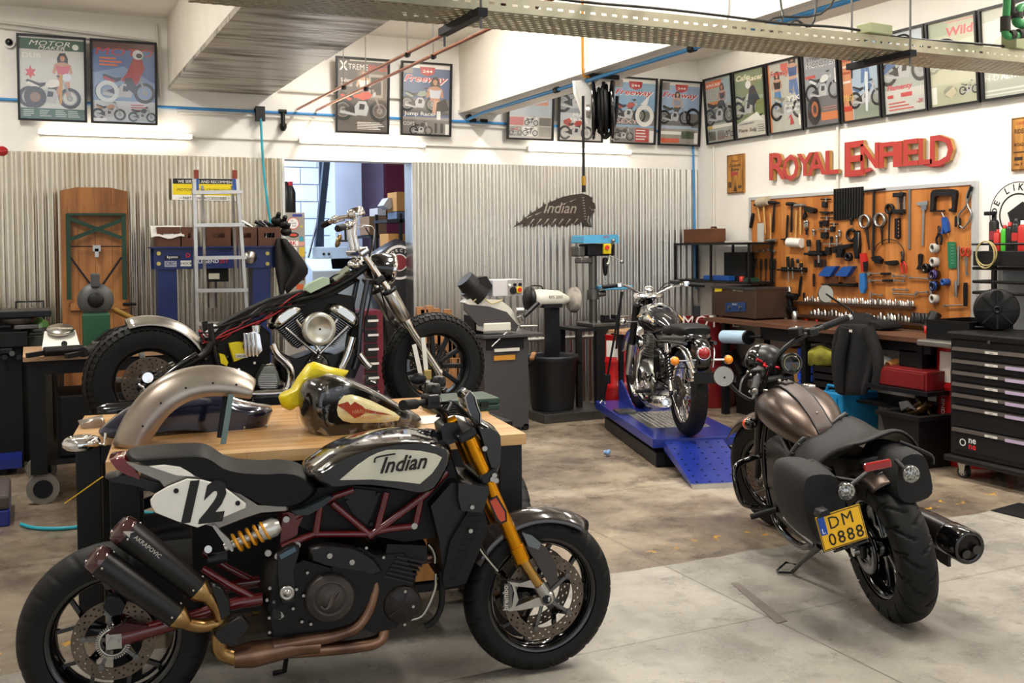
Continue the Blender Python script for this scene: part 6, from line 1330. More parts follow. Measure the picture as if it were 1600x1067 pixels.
# chrome cover on the left
c_=onz(127,700,ZT);c_.z=ZT-.003
solo(G().lathe([(.055,0),(.07,.012),(.072,.03),(.06,.045),(.045,.05),(.035,.043),(0,.04)],c_,n=30).tube([c_+V((.06,-.02,.02)),c_+V((.085,-.02,.01)),c_+V((.09,-.02,.06))],.006,8),'chrome_cover',chrome,'round chrome air filter cover on the left end of the rear bench','cover')
# wrapped fuel tank
YT=Y1+.3
cN=crop(400,320,2.8075)
def onT(pts,y=YT):return[onY(a,b,y)for a,b in pts]
tk=thing('fuel_tank','cream and black motorcycle fuel tank wrapped in clear plastic on the workbench','fuel tank',V((onT([(555,670)])[0].x,YT,ZT)))
out=onT(cN((190,870),(195,810),(225,765),(290,740),(350,742),(420,765),(520,810),(620,870),(700,915),(712,945),(700,975),(640,985),(500,998),(330,1012),(250,1010),(205,960)))
G().pillow(smoothp(out,2,True),YT-.138,YT+.138,.26,rings=8).build('tank_body',mat('tank_black2','#141210',.15,coat=1),tk,True)
def tank_patch(pix,off,m,nm,parent=None):
 P_=onT(pix,YT-.15);c0=sum(P_,V())/len(P_);c0.y=YT-.158-off;vs=[c0];rings=5;n=len(P_);fs=[]
 for r_ in range(1,rings+1):
  k=r_/rings
  for q in P_:vs.append(V((c0.x+(q.x-c0.x)*k,YT-.158-off+.05*k**3.2,c0.z+(q.z-c0.z)*k)))
 for i in range(n):fs.append((0,1+i,1+(i+1)%n))
 for r_ in range(rings-1):
  for i in range(n):a_=1+r_*n+i;b_=1+r_*n+(i+1)%n;fs.append((a_,a_+n,b_+n,b_))
 G().add(vs,fs,0,True).build(nm,m,parent or tk,True)
cream=mat('cream_paint','#e9dfa8',.2,coat=.8)
tank_patch([(a,b)for a,b in cN((315,900),(325,850),(355,815),(400,808),(450,820),(520,845),(600,885),(660,915),(690,940),(680,962),(600,975),(500,978),(400,978),(350,965),(322,935))],.0,cream,'painted_panel')
lg=mat('logo_red','#9c3a22',.4);
def lgp(pix,m,dy):G().prism([V((p.x,YT-.1605-dy,p.z))for p in onT(pix,YT-.15)],(0,.0004,0)).build('emblem',m,tk,True)
lgp(cN((352,876),(400,862),(412,878),(430,862),(462,880),(478,895),(560,912),(600,922),(520,915),(478,910),(455,925),(430,935),(400,908),(370,890)),lg,0)
G().text('HARLEY',.022,V((onT(cN((415,886)))[0].x,YT-.1618,onT(cN((415,890)))[0].z)),X3,Z3,shear=.3,off=.01).text('DAVIDSON',.02,V((onT(cN((450,915)))[0].x,YT-.1618,onT(cN((450,915)))[0].z)),X3,Z3,shear=.3,off=.01).build('emblem',mat('logo_orange','#c88a5c',.4),tk,True)
film=bpy.data.materials.new('cling_film');film.use_nodes=True;nt=film.node_tree;nt.nodes.remove(nt.nodes['Principled BSDF']);o_=nt.nodes['Material Output']
tr=nt.nodes.new('ShaderNodeBsdfTransparent');gl=nt.nodes.new('ShaderNodeBsdfGlossy');gl.inputs['Roughness'].default_value=.18;mx=nt.nodes.new('ShaderNodeMixShader');nz_=nt.nodes.new('ShaderNodeTexNoise');nz_.inputs['Scale'].default_value=14;nz_.inputs['Distortion'].default_value=1.5
tc=nt.nodes.new('ShaderNodeTexCoord');rr=nt.nodes.new('ShaderNodeMapRange');rr.inputs[1].default_value=.5;rr.inputs[2].default_value=.72;rr.inputs[3].default_value=.0;rr.inputs[4].default_value=.3
nt.links.new(tc.outputs['Object'],nz_.inputs[0]);nt.links.new(nz_.outputs[0],rr.inputs[0]);nt.links.new(rr.outputs[0],mx.inputs[0]);nt.links.new(tr.outputs[0],mx.inputs[1]);nt.links.new(gl.outputs[0],mx.inputs[2]);nt.links.new(mx.outputs[0],o_.inputs[0])
bp=nt.nodes.new('ShaderNodeBump');bp.inputs['Strength'].default_value=1;bp.inputs['Distance'].default_value=.02;nt.links.new(nz_.outputs[0],bp.inputs['Height']);nt.links.new(bp.outputs[0],gl.inputs['Normal'])
random.seed(4)
c0=sum(out,V())/len(out);rings=[]
base=smoothp(out,3,True)
for k in range(-8,9):
 t_=k/8;a=t_*math.pi/2;ring=[]
 for p in base:
  s_=(1.03-.24*(1-math.cos(a)))*(1+random.uniform(-.012,.02));q=c0+(p-c0)*s_;q.z=max(q.z,ZT+.002);ring.append(V((q.x,YT+.17*math.sin(a)+random.uniform(-.003,.003),q.z)))
 rings.append(ring)
G().loft(rings).build('plastic_wrap',film,tk,True)
for k in range(4):                                      # gathered film at the neck
 p=onT(cN((470+k*22,780-8*(k%2))))[0];g=G()
 vs=[p+V((random.uniform(-.03,.03),random.uniform(-.04,.04),random.uniform(-.02,.03)))for _ in range(4)];g.add(vs,[(0,1,2),(1,3,2)]);g.build('wrap_fold',film,tk,True)
yb=onT(cN((190,760),(235,700),(262,690),(330,712),(410,728),(400,745),(330,745),(250,770),(215,820),(190,880),(150,905),(118,890),(104,850),(110,838),(160,815)),YT+.05)
solo(G().pillow(yb,YT+.02,YT+.12,.25),'yellow_cloth',mat('yellow_sheet','#e0cc10',.35,noise=.1,bump=.2,bscale=20),'bright yellow plastic sheet tucked behind the wrapped fuel tank','sheet')
# papers, green case
pr=solo(G().b2((-.14,-.1,0),(.14,.1,.002)),'paper_sheet',flat('#d9d6cc'),'white paper lying on the bench beside the green case','paper');pr.location=tw(LT-.28,.48,ZT+.0005);pr.rotation_euler=(0,0,RZT+.1)
kc=thing('tool_case','dark green plastic tool case at the right end of the benches','tool case',tw(LT-.08,.76,ZT-.003),RZT+.05)
gm=mat('green_case','#1e3a2c',.4)
G().b2((-.16,-.12,0),(.16,.12,.03)).build('case_bottom',gm,kc,bevel=.008);G().b2((-.16,-.12,.031),(.16,.12,.062)).build('case_lid',gm,kc,bevel=.008)
for x in(-.08,.08):G().b2((x-.02,-.128,.018),(x+.02,-.12,.045)).build('latch',black_plastic,kc)
# ---------------------------------------------------------------- left background
lf=thing('lift_end','end of a blue motorcycle lift at the left edge of the floor','lift',(-.5,8.4,0));
a=onz(34,716,.12);b=onz(8,680,.12)
G().prism([(a.x,a.y,.05),(a.x+.0,a.y+.45,.05),(a.x-1.6,a.y+.45,.05),(a.x-1.6,a.y,.05)],(0,0,.07)).build('deck',blue,lf,True)
G().b2((a.x-1.5,a.y+.05,0),(a.x-.1,a.y+.4,.05)).build('base_rail',dark_metal,lf,True)
a=onz(16,822,0);rp=thing('loading_ramp','brown and blue ramp end cut by the left edge of the picture','ramp',(a.x-.3,a.y+.2,0))
G().b2((a.x-.7,a.y,0),(a.x,a.y+.55,.1)).build('lower_step',blue,rp,True,bevel=.01);G().b2((a.x-.7,a.y,.1),(a.x,a.y+.55,.19)).build('upper_pad',mat('brown_pad','#4a4240',.6),rp,True,bevel=.02)
hs=[onz(*q,.012)for q in((33,819),(50,824),(80,826),(115,824),(150,818),(200,800),(240,802))]
solo(G().tube(hs,.011,8,k=4),'air_hose',MATS['turquoise_hose'],'turquoise air hose lying on the floor at the left','hose')
# cart with casters
cx0,cx1,cy0,cy1,cz=onz(62,560,.97).x,onz(62,560,.97).x+1.6,onz(62,560,.97).y,onz(62,560,.97).y+.8,.97
cx0,cy0=-.05,7.3;cx1,cy1=1.3,8.1
cart=thing('wheeled_bench','black wheeled bench with a worn wooden top at the left','bench',((cx0+cx1)/2,(cy0+cy1)/2,0))
pw=mat('worn_ply','#b58f6c',.6,noise=.25,scale=4)
for i in range(3):G().b2((cx0,cy0+(cy1-cy0)*i/3+.001,cz-.03),(cx1,cy0+(cy1-cy0)*(i+1)/3-.001,cz)).build('top_board',pw,cart,True)
G().b2((cx0+.02,cy0+.02,cz-.12),(cx1-.02,cy1-.02,cz-.03)).build('frame',black_matte,cart,True)
for x in(cx0+.08,cx1-.08):
 for y in(cy0+.07,cy1-.07):
  G().b2((x-.05,y-.05,.2),(x+.05,y+.05,cz-.12)).build('leg',black_matte,cart,True)
  G().cyl((x+.02,y-.025,.1),(x+.02,y+.025,.1),.1,n=26).build('caster',mat('caster_rubber','#77726a',.6),cart,True);G().cyl((x+.02,y-.03,.1),(x+.02,y+.03,.1),.06,n=20).build('caster_hub',dark_metal,cart,True)
G().b2((cx0+.05,cy0+.05,.25),(cx1-.05,cy1-.05,.28)).build('shelf',black_matte,cart,True)
solo(G().b2((cx0+.2,cy0+.1,.28),(cx0+.9,cy0+.6,.7)),'engine_crate',black_matte,'black crate on the lower shelf of the wheeled bench','crate',bevel=.02)
# items on it
s1=thing('kitchen_scale','white and silver weighing scale on the wheeled bench','scale',onz(95,545,cz));p=s1.location
G().prism([(-.12,-.1,0),(.12,-.1,0),(.1,.1,.1),(-.1,.1,.1)],(0,0,.02)).build('body',white_paint,s1,bevel=.01)
G().lathe([(.085,0),(.09,.01),(.085,.022),(0,.02)],(0,.06,.12),(0,-.35,1),26).build('pan',steel,s1);G().cyl((.02,-.1,.04),(.02,-.115,.045),.02,n=14).build('knob',black_plastic,s1)
s2=thing('angle_polisher','grey bench grinder with a green base behind the scale','grinder',V((.42,7.85,cz)));
G().lathe([(.055,-.03),(.12,-.025),(.12,.025),(.055,.03)],(0,0,.33),(0,-1,.1),28).build('wheel_guard',mat('cast_grey','#4a4b4a',.5,.4),s2)
G().lathe([(.0,0),(.055,0),(.052,.04),(0,.035)],(0,-.03,.33),(0,-1,.1),20).build('grinding_wheel',black_matte,s2);G().b2((-.03,-.03,.42),(.03,.03,.52)).build('top_handle',MATS['cast_grey'],s2,bevel=.01)
G().b2((-.09,-.07,0),(.09,.07,.24)).build('base',mat('machine_green','#1e4a30',.4),s2,bevel=.015);G().cyl((.12,-.03,.26),(.26,-.06,.18),.02,n=12).build('handle',mat('brass_handle','#8a6a30',.4,.7),s2)
for i,(px,py,l_,nm,lab)in enumerate(((100,556,.3,'hand_drill','black drill lying on the front of the wheeled bench'),(140,556,.25,'angle_grinder','dark angle grinder lying beside the drill'))):
 p=onz(px,py,cz);d=V((math.cos(.2+i),math.sin(.2+i),0));t=thing(nm,lab,'power tool',p)
 G().cyl(-d*.12+Z3*.035,d*.12+Z3*.035,.032,n=14).build('body',black_plastic,t);G().cyl(d*.12+Z3*.035,d*.18+Z3*.035,.02,n=12).build('chuck',steel,t);G().bar(-d*.1+Z3*.03,-d*.12+V((-.1,-.05,.02)),.035,.03).build('grip',black_plastic,t)
t=thing('metal_bracket','worn metal vice jaw block at the right end of the wheeled bench','vice',onz(165,545,cz))
G().prism([(-.15,-.05,.0),(.02,-.05,.13),(.14,-.05,.16),(.12,-.05,.1),(-.02,-.05,0)],(0,.1,0)).build('jaw',dark_metal,t,bevel=.008);G().box((-.02,0,.03),(.14,.12,.06)).build('base',grey_metal,t,bevel=.01)
# gas cylinders
gcm=mat('cylinder_dark','#2c2e2c',.5,noise=.2);
for px,lab,m_,top in((52,'green-topped gas cylinder behind the wheeled bench','g',True),(5,'dark gas cylinder at the left edge','d',False)):
 p=onz(px,700,0)-V((.0 if top else .35,.45,0));t=thing('gas_cylinder',lab,'gas cylinder',p,0,'gas cylinders at the left')
 G().lathe([(.0,.02),(.14,0),(.15,.03),(.15,1.0),(.13,1.08),(.06,1.13),(.04,1.14)],n=30).build('body',gcm,t)
 G().lathe([(.151,.98),(.131,1.085),(.061,1.135),(.04,1.15)],n=30).build('shoulder',mat('cyl_green','#4a7a3c',.4)if top else gcm,t);G().cyl((0,0,1.13),(0,0,1.2),.025,n=12).build('valve',steel,t)
 G().tube([(-.1,0,1.1),(-.1,0,1.25),(.1,0,1.25),(.1,0,1.1)],.008,8).build('guard_hoop',dark_metal,t)
# machine at the far left
mc=thing('lathe_machine','dark metalworking machine with a round pan at the left edge','machine',(-.35,8.9,0))
def mp(px,py,y=8.75):return onY(px,py,y)
G().b2((-1.2,8.6,1.15),(mp(68,0).x,9.0,1.2)).build('bed',dark_metal,mc,True,bevel=.006);G().b2((-1.2,8.7,.0),(mp(20,0).x,9.1,1.15)).build('stand',black_matte,mc,True)
for(x0_,y0_,x1_,y1_),m_ in zip(((0,516,43,542),(0,542,20,552),(22,505,60,514),(0,506,18,512),(45,518,66,524)),(black_matte,dark_metal,grey_metal,dark_metal,dark_metal)):
 a,b=mp(x0_,y1_),mp(x1_,y0_);G().b2((a.x,8.65,a.z),(b.x,8.85,b.z)).build('head_block',m_,mc,True,bevel=.008)
c_=mp(28,505);G().lathe([(.1,0),(.13,.03),(.12,.05),(.04,.06),(.03,.09),(0,.09)],c_,n=24).build('round_pan',mat('pan_grey','#5a544c',.4,.5),mc,True)
for k in range(5):G().cyl(mp(8+k*11,556-6*(k%2)),mp(8+k*11,556-6*(k%2))+V((0,-.12,0)),.02,n=12).build('handwheel',grey_metal if k%2 else black_satin,mc,True)
# unidentified red rounded end at the left edge high up
solo(G().cyl(onY(-30,238,5),onY(0,236,5),.02,n=14).sph(onY(2,236,5),(.028,.024,.022),14),'red_rounded_end',mat('red_plastic','#b81420',.25,coat=.6),'red rounded end of a fitting poking in at the left edge above the sheeting','fitting')
# security camera
t=thing('security_camera','small dome camera on the wall left of the first framed cover','camera',onY(14,66,YW-.04));G().cyl((0,.04,0),(0,-.0,0),.045,n=20).build('mount',fit_m,t);G().sph((0,-.01,0),.03,14).build('lens_ball',black_gloss,t)
# ================================================================ RIGHT WALL: BENCH, TOOL BOARD, SHELVES
BX,BZ=6.05,.93
def W_(px,py,d=.03):return onX(px,py,XW-d)          # a point on the right wall
bw_=mat('bench_wood','#6b4733',.45,col2='#4a3226',scale=3,stretch=(1,.3,1))
yl=onz(1100,496,BZ).y;ym=onz(1429,531,BZ).y;ye=5.27
t=thing('tool_workbench','long brown wooden workbench along the right wall under the tool board','bench',(6.37,6.8,0))
n=4
for i in range(n):G().b2((BX+(XW-.01-BX)*i/n+.0006,ym,BZ-.035),(BX+(XW-.01-BX)*(i+1)/n-.0006,yl,BZ)).build('top_board',bw_,t,True)
for y in(yl-.25,(yl+ym)/2,ym+.1):G().b2((BX+.04,y-.03,0),(BX+.1,y+.03,BZ-.035)).build('leg',dark_metal,t,True);G().b2((XW-.08,y-.03,0),(XW-.02,y+.03,BZ-.035)).build('leg',dark_metal,t,True)
G().b2((BX+.05,ym,BZ-.12),(BX+.09,yl-1.1,BZ-.035)).build('rail',black_matte,t,True)
G().b2((BX+.1,ym+.4,.34),(XW-.05,yl-1.2,.36)).build('lower_shelf',black_matte,t,True)
t=thing('metal_bench','grey metal bench top with a rolled edge beside the tool chest','bench',(6.3,5.2,0))
G().b2((BX-.1,ye,BZ-.04),(XW-.01,ym-.003,BZ+.005)).build('top',mat('worn_steel_top','#a3a19c',.35,.8,noise=.2),t,True,bevel=.012)
for y in(ye+.08,ym-.1):G().b2((XW-.12,y-.03,0),(XW-.06,y+.03,BZ-.04)).build('leg',dark_metal,t,True)
# tool board
bt=thing('tool_board','orange wooden tool board with a white metal frame on the right wall','tool board',(XW-.03,7.1,BZ))
pegw=mat('orange_pine','#c07a3a',.5,col2='#9c5a24',scale=2.2,stretch=(1,5,.5),lo=.35,hi=.75)
a,b=W_(1173,307,.02),W_(1527,284,.02);y0p,y1p=a.y,b.y;zt0=(a.z+b.z)/2;zb0=BZ+.005;nb=12
for i in range(nb):
 m=mat('orange_pine_%d'%(i%3),('#c07a3a','#b56f30','#c98443')[i%3],.5,col2='#96551f',scale=2.2,stretch=(1,5,.5),lo=.4,hi=.8)
 G().b2((XW-.022,y0p-.02-(y0p-y1p-.06)*i/nb,zb0),(XW-.004,y0p-.02-(y0p-y1p-.06)*(i+1)/nb+.0015,zt0-.02)).build('board',m,bt,True)
fm=mat('white_rail','#c6c8c8',.35,.4)
G().b2((XW-.032,y1p,zt0-.03),(XW-.003,y0p+.02,zt0)).build('frame_rail',fm,bt,True);G().b2((XW-.032,y1p,zb0),(XW-.003,y1p+.045,zt0-.03)).build('frame_rail',fm,bt,True);G().b2((XW-.032,y0p-.015,zb0),(XW-.003,y0p+.02,zt0-.03)).build('frame_rail',fm,bt,True)
# ---- tools: cT maps the crop (1150,270) scale 3.5556
cT=crop(1150,270,3.5556)
BXF=XW-.022
def B(px,py,d=.0):                                     # a point d metres in front of the board face
 q=cT((px,py))[0];return onX(q[0],q[1],BXF-d)
handle_w=mat('hickory','#c99a5a',.5,noise=.2,scale=10);hm=mat('tool_steel_dark','#2c2c2e',.38,.7);ts=mat('tool_steel','#a9a9a6',.28,.9)
redh=mat('red_handle','#b8231c',.4);blueh=mat('blue_handle','#1d4f9c',.4)
NB=V((-1,0,0))
def tool(name,label,cat,p,group='hand tools on the board'):
 t=thing(name,label,cat,p,0,group);return t
def hammer(top,bot,label,hd,hdm,hmat=handle_w,hw=.12,hh=.035):
 a,b=B(*top,.025),B(*bot,.025);t=tool('hammer',label,'hammer',b);d=(a-b).normalized();s_=d.cross(NB)
 G().tube([b,b.lerp(a,.3),b.lerp(a,.6),a],[.011,.013,.01,.011],8,flatten=.8).build('handle',hmat,t,True)
 if hd=='club':G().cyl(a-s_*hw*.5,a+s_*hw*.5,hh*.75,n=14).build('head',hdm,t,True)
 else:G().cyl(a-s_*hw*.5,a+s_*hw*.1,hh*.5,n=12).lathe([(hh*.5,0),(hh*.3,hw*.15),(.006,hw*.42)],a+s_*hw*.1,s_,10).build('head',hdm,t,True)
hammer((152,160),(163,335),'mallet with a pale rounded head at the left of the tool board','club',mat('pale_mallet','#b9aa90',.6),hw=.16,hh=.06)
hammer((213,165),(205,330),'claw hammer with a dark head and black handle beside the mallet','x',hm,black_matte,.16)
hammer((192,376),(192,225),'hammer hung head-down with an orange handle and steel cross head','x',ts,handle_w,.17)
hammer((118,172),(133,272),'smallest hammer, at the top left corner of the board','x',hm,handle_w,.09,.028)
hammer((280,372),(287,235),'black-handled hammer hung head-down left of the white mallet','x',hm,black_matte,.16)
hammer((310,172),(306,330),'black hammer with an orange collar, centre left of the board','x',hm,black_matte,.14)
hammer((358,180),(358,342),'thin steel-headed hammer with a pale handle','x',ts,handle_w,.15)
hammer((330,388),(336,210),'hammer hung head-down with a big white rubber head','club',white_paint,handle_w,.19,.062)
def slim(a,b,r,name,label,cat,m,m2=None,split=.45,group='hand tools on the board',n=8,d=.02):
 a,b=B(*a,d),B(*b,d);t=tool(name,label,cat,b,group);c=a.lerp(b,split)
 G().tube([a,a.lerp(c,.3),c],[r*.8,r,r*.8],n).build('handle',m,t,True)
 if m2:G().cyl(c,b,r*.42,n=8).build('shaft',m2,t,True)
 return t
for i,x in enumerate((110,139,166,191,215)):
 slim((x,478),(x+(-2 if i else 2),530+(110 if i>0 else 0)),.013,'file',('short','second','third','fourth','fifth')[i]+' black-handled file from the left in the bottom left row','file',black_matte,hm,.38,'files hanging in a row')
# screwdriver racks
def rack(x0,x1,y,label):
 a,b=B(x0,y,.0),B(x1,y,.0);t=tool('tool_rack',label,'rack',a.lerp(b,.5),'small racks on the board')
 G().b2((BXF-.06,b.y,b.z-.012),(BXF-.001,a.y,a.z+.012)).build('shelf',black_satin,t,True,bevel=.003);G().b2((BXF-.006,b.y,b.z-.02),(BXF-.001,a.y,a.z+.03)).build('back_strip',black_satin,t,True)
rack(252,398,540,'black rack holding the yellow-capped screwdrivers');rack(403,505,450,'black rack holding two stubby black screwdrivers')
for i,(x,yt,yb,m_)in enumerate(((288,465,605,'y'),(312,478,590,'b'),(342,482,530,'u'),(362,500,560,'y'))):
 t=slim((x,yt),(x+4,yb),.017,'screwdriver',('yellow and black screwdriver, the longest in the left rack','black screwdriver second in the left rack','blue-tipped screwdriver third in the left rack','short screwdriver at the right of the left rack')[i],'screwdriver',black_matte,ts,.42,'screwdrivers in racks',d=.035)
 G().cyl(B(x,yt-4,.035),B(x,yt+4,.035),.012,n=8).build('cap',mat('yellow_cap','#d8a81c',.4)if m_=='y' else blueh if m_=='u' else hm,t,True)
for i,(x,yb)in enumerate(((403,435),(458,500))):slim((x,372),(x+2,yb),.024,'screwdriver',('fat black stubby screwdriver at the left of the middle rack','black screwdriver with its shaft showing in the middle rack')[i],'screwdriver',black_matte,ts,.6,'screwdrivers in racks',d=.035)
for i,x in enumerate((440,457,475,494)):slim((x,482),(x,525),.012,'short_punch',('first','second','third','fourth')[i]+' short black punch below the middle rack','punch',hm,None,1,'short punches below the middle rack')
# round pulley pullers etc.
def chunk(pix,th,name,label,cat,m,extra=None,group='hand tools on the board',bev=.002):
 P_=[B(*q,.004)for q in pix];t=tool(name,label,cat,min(P_,key=lambda v:v.z),group)
 G().prism(P_,NB*th).build('body',m,t,True,bevel=bev)
 if extra:extra(t)
 return t
def cylf(a,b,r,m,nm,d=.03,n=14):return lambda t:G().cyl(B(*a,d),B(*b,d),r,n=n).build(nm,m,t,True)
def many(*fs):
 def f(t):
  for q in fs:q(t)
 return f
chunk([(398,185),(425,190),(452,200),(455,215),(440,225),(400,212)],.05,'work_lamp','black tilted cylindrical lamp head on the board','lamp',black_plastic)
chunk([(388,212),(398,240),(375,262),(378,240)],.02,'small_clamp','small black clamp below the tilted lamp head','clamp',hm)
for(x,y,w_,h_,lab)in((500,175,26,40,'black three-armed puller at the top of the board left of the dark sheet'),(505,278,30,40,'small bearing puller below the T-shaped one'),(500,345,40,45,'wide bearing puller in the middle left'),(545,310,20,36,'narrow puller right of the small bearing puller'),(520,430,34,48,'black puller with two jaws near the middle rack'),(560,425,26,44,'upright extractor beside the two-jaw puller')):
 k=w_;t=chunk([(x-k*.4,y-h_*.35),(x+k*.4,y-h_*.35),(x+k*.4,y+h_*.4),(x+k*.15,y+h_*.5),(x-k*.15,y+h_*.5),(x-k*.4,y+h_*.4)],.03,'bearing_puller',lab,'puller',hm)
 G().cyl(B(x-k*1.1,y-h_*.7,.02),B(x+k*1.1,y-h_*.7,.02),.006,n=8).build('tee_bar',ts if h_>42 else hm,t,True);G().cyl(B(x,y-h_*.9,.02),B(x,y-h_*.3,.02),.009,n=8).build('screw',ts,t,True)
chunk([(470,215),(540,215),(540,222),(515,224),(505,235),(495,224),(470,222)],.02,'cross_bar','dark cross bar tool under the first puller','puller',hm)
for i,(x,y)in enumerate(((385,288),(392,330),(432,335),(470,290),(575,338),(640,275),(395,285),(530,375),(560,370))):solo(G().cyl(B(x,y-14,.02),B(x,y+14,.02),.012,n=10).sph(B(x,y-14,.02),.018,8),'drift_tool',(ts,hm)[i%2],('tiny pale drift near the hammers','slim dark drift hanging below it','small curved drift between hammers and pullers','short brass-like drift left of the pullers','small dark drift right of the pullers','drift with a long cross piece under the dark sheet','second pale drift by the hammers','dark drift under the wide puller','dark drift right of the wide puller')[i],'drift','small drifts on the board')
# dark ribbed sheet
P_=[B(545,90,.01),B(710,76,.01),B(706,250,.01),B(545,265,.01)]
t=tool('ribbed_sheet','square dark ribbed rubber sheet pinned at the top centre of the board','sheet',P_[3])
rs=mat('ribbed_rubber','#232321',.35,.3);G().prism(P_,NB*.008).build('sheet',rs,t,True)
for i in range(11):u_=(i+.5)/11;a,b=P_[0].lerp(P_[1],u_),P_[3].lerp(P_[2],u_);G().bar(a+NB*.012,b+NB*.012,.012,.01,up=NB).build('rib',rs,t,True)
# ring spanners / filter wrenches
for(cx_,cy_,hx,hy,lab)in((717,270,740,428,'left round steel strap wrench with a long handle'),(802,262,813,400,'right round steel strap wrench with a long handle')):
 c_=B(cx_,cy_,.02);t=tool('ring_wrench',lab,'wrench',B(hx,hy,.02));G().lathe([(.062,-.02),(.062,.02),(.047,.02),(.047,-.02)],c_,NB,30,closed=True).build('ring',ts,t,True)
 G().tube([B(cx_+8,cy_+38,.02),B(hx,hy,.02)],[.012,.007],8).build('handle',hm,t,True)
c_=B(853,200,.02);t=tool('ring_wrench','black ring wrench with a thin shaft right of the two steel ones','wrench',B(850,390,.02));G().lathe([(.046,-.012),(.046,.012),(.026,.012),(.026,-.012)],c_,NB,26,closed=True).build('ring',hm,t,True);G().tube([B(853,228,.02),B(850,390,.02)],[.01,.006],8).build('handle',hm,t,True)
t=tool('tee_wrench','tall black T-handled wrench at the centre of the board','wrench',B(762,490,.02));G().cyl(B(712,103,.02),B(828,90,.02),.008,n=10).build('tee_bar',hm,t,True);G().cyl(B(766,98,.02),B(762,490,.02),.011,n=10).build('shaft',hm,t,True)
chunk([(670,325),(690,320),(698,400),(692,475),(672,478),(664,400)],.03,'long_torch','tall black torch hanging at the centre of the board','torch',black_plastic,many(lambda t:G().prism([B(678,330,.036),(B(686,330,.036)),B(680,420,.036)],NB*.003).build('reflective_strip',ts,t,True)))
chunk([(572,405),(650,395),(655,410),(610,425),(600,470),(575,470),(580,430)],.04,'rivet_gun','black pistol-shaped tool in the middle of the board','tool',black_plastic)
c_=B(640,345,.02);t=tool('piston_ring_clamp','dark C-shaped ring clamp above the pistol-shaped tool','clamp',c_-Z3*.06);G().tube([c_+V((0,-.05*math.cos(a),.05*math.sin(a)))for a in[math.radians(40+28*j)for j in range(11)]],.014,8).build('ring',hm,t,True)
c_=B(625,467,.02);t=tool('short_socket','fat black ring below the pistol-shaped tool','socket',c_-Z3*.04);G().lathe([(.038,-.02),(.038,.02),(.02,.02),(.02,-.02)],c_,NB,22,closed=True).build('ring',hm,t,True)
# vertical things on the right half
t=tool('spring_compressor','tall black frame press tool at the top right of centre','puller',B(915,240,.02))
for x in(900,935):G().cyl(B(x,120,.02),B(x,215,.02),.007,n=8).build('rod',ts,t,True)
for y in(122,215):a,b=B(890,y+8,.0),B(948,y-8,.0);G().b2((BXF-.045,b.y,(a.z+b.z)/2-.018),(BXF-.005,a.y,(a.z+b.z)/2+.018)).build('crosshead',hm,t,True,bevel=.004)
G().cyl(B(918,105,.025),B(918,235,.025),.011,n=10).build('screw',hm,t,True)
t=chunk([(890,255),(915,250),(918,355),(905,368),(890,362)],.02,'folding_saw','black perforated plate tool below the press tool','tool',hm)
for k in range(5):G().cyl(B(903,270+k*20,.025),B(903,270+k*20,.026),.006,n=8).build('hole',mat('hole_orange','#a86428',.6),t,True)
chunk([(960,90),(972,88),(970,425),(958,425)],.006,'steel_rule','long grey steel rule hanging on the board','rule',mat('rule_steel','#85898c',.4,.8))
chunk([(1005,165),(1068,155),(1066,185),(1052,188),(1044,405),(1034,405),(1040,188),(1010,178)],.008,'vernier_caliper','large steel vernier caliper right of the steel rule','caliper',ts,lambda t:G().prism([B(1030,180,.014),B(1062,176,.014),B(1060,205,.014),B(1032,208,.014)],NB*.008).build('slide',mat('caliper_slide','#8b8f94',.3,.8),t,True))
chunk([(1095,115),(1105,98),(1125,92),(1215,90),(1235,98),(1238,118),(1226,218),(1206,218),(1206,200),(1214,195),(1212,125),(1128,128),(1116,140),(1112,205),(1092,212)],.03,'g_clamp','large black G-clamp at the top right of the board','clamp',hm,many(cylf((1080,212),(1160,212),.008,hm,'screw',.02),cylf((1186,206),(1215,206),.012,hm,'anvil',.02)),bev=.004)
chunk([(1155,250),(1172,245),(1185,270),(1192,325),(1178,335),(1165,310),(1162,340),(1152,338),(1158,295)],.03,'air_gun','blue air blow gun below the G-clamp','air gun',blueh,many(cylf((1142,222),(1158,250),.005,ts,'nozzle',.02),cylf((1178,335),(1180,352),.006,mat('brass','#b8903c',.3,.9),'fitting',.02)))
def plierf(top,bot,spread,label,hmat_,open_=1.):
 a,b=B(*top,.02),B(*bot,.02);t=tool('pliers',label,'pliers',b);m_=a.lerp(b,.42);s_=(b-a).normalized().cross(NB)*spread
 G().tube([a+s_*.12,a+s_*.25,m_-s_*.15],.008,6).tube([a-s_*.12,a-s_*.25,m_+s_*.15],.008,6).build('jaws',hm,t,True);G().cyl(m_-NB*.008,m_+NB*.01,.013,n=10).build('pivot',hm,t,True)
 for k in(1,-1):G().tube([m_,m_.lerp(b,.4)+s_*k*.9,b+s_*k*.6],.009,8,k=3).build('handle',hmat_,t,True)
plierf((920,440),(935,558),.028,'red-handled pliers at the centre right of the board',redh)
plierf((1128,300),(1128,400),.03,'black ring-handled scissors right of centre',black_matte)
t=tool('filter_pliers','large chrome pliers with wide curved handles at the right edge of the board','pliers',B(1260,310,.02))
G().tube([B(1308,78,.02),B(1300,120,.02),B(1275,190,.02),B(1240,230,.02),B(1235,280,.02),B(1258,308,.02)],.008,8,k=3).build('arm',ts,t,True);G().tube([B(1300,80,.02),B(1280,140,.02),B(1290,190,.02),B(1306,225,.02),B(1295,270,.02),B(1262,308,.02)],.008,8,k=3).build('arm',ts,t,True);G().tube([B(1309,76,.02),B(1290,140,.02)],.013,8).build('grip',black_matte,t,True)
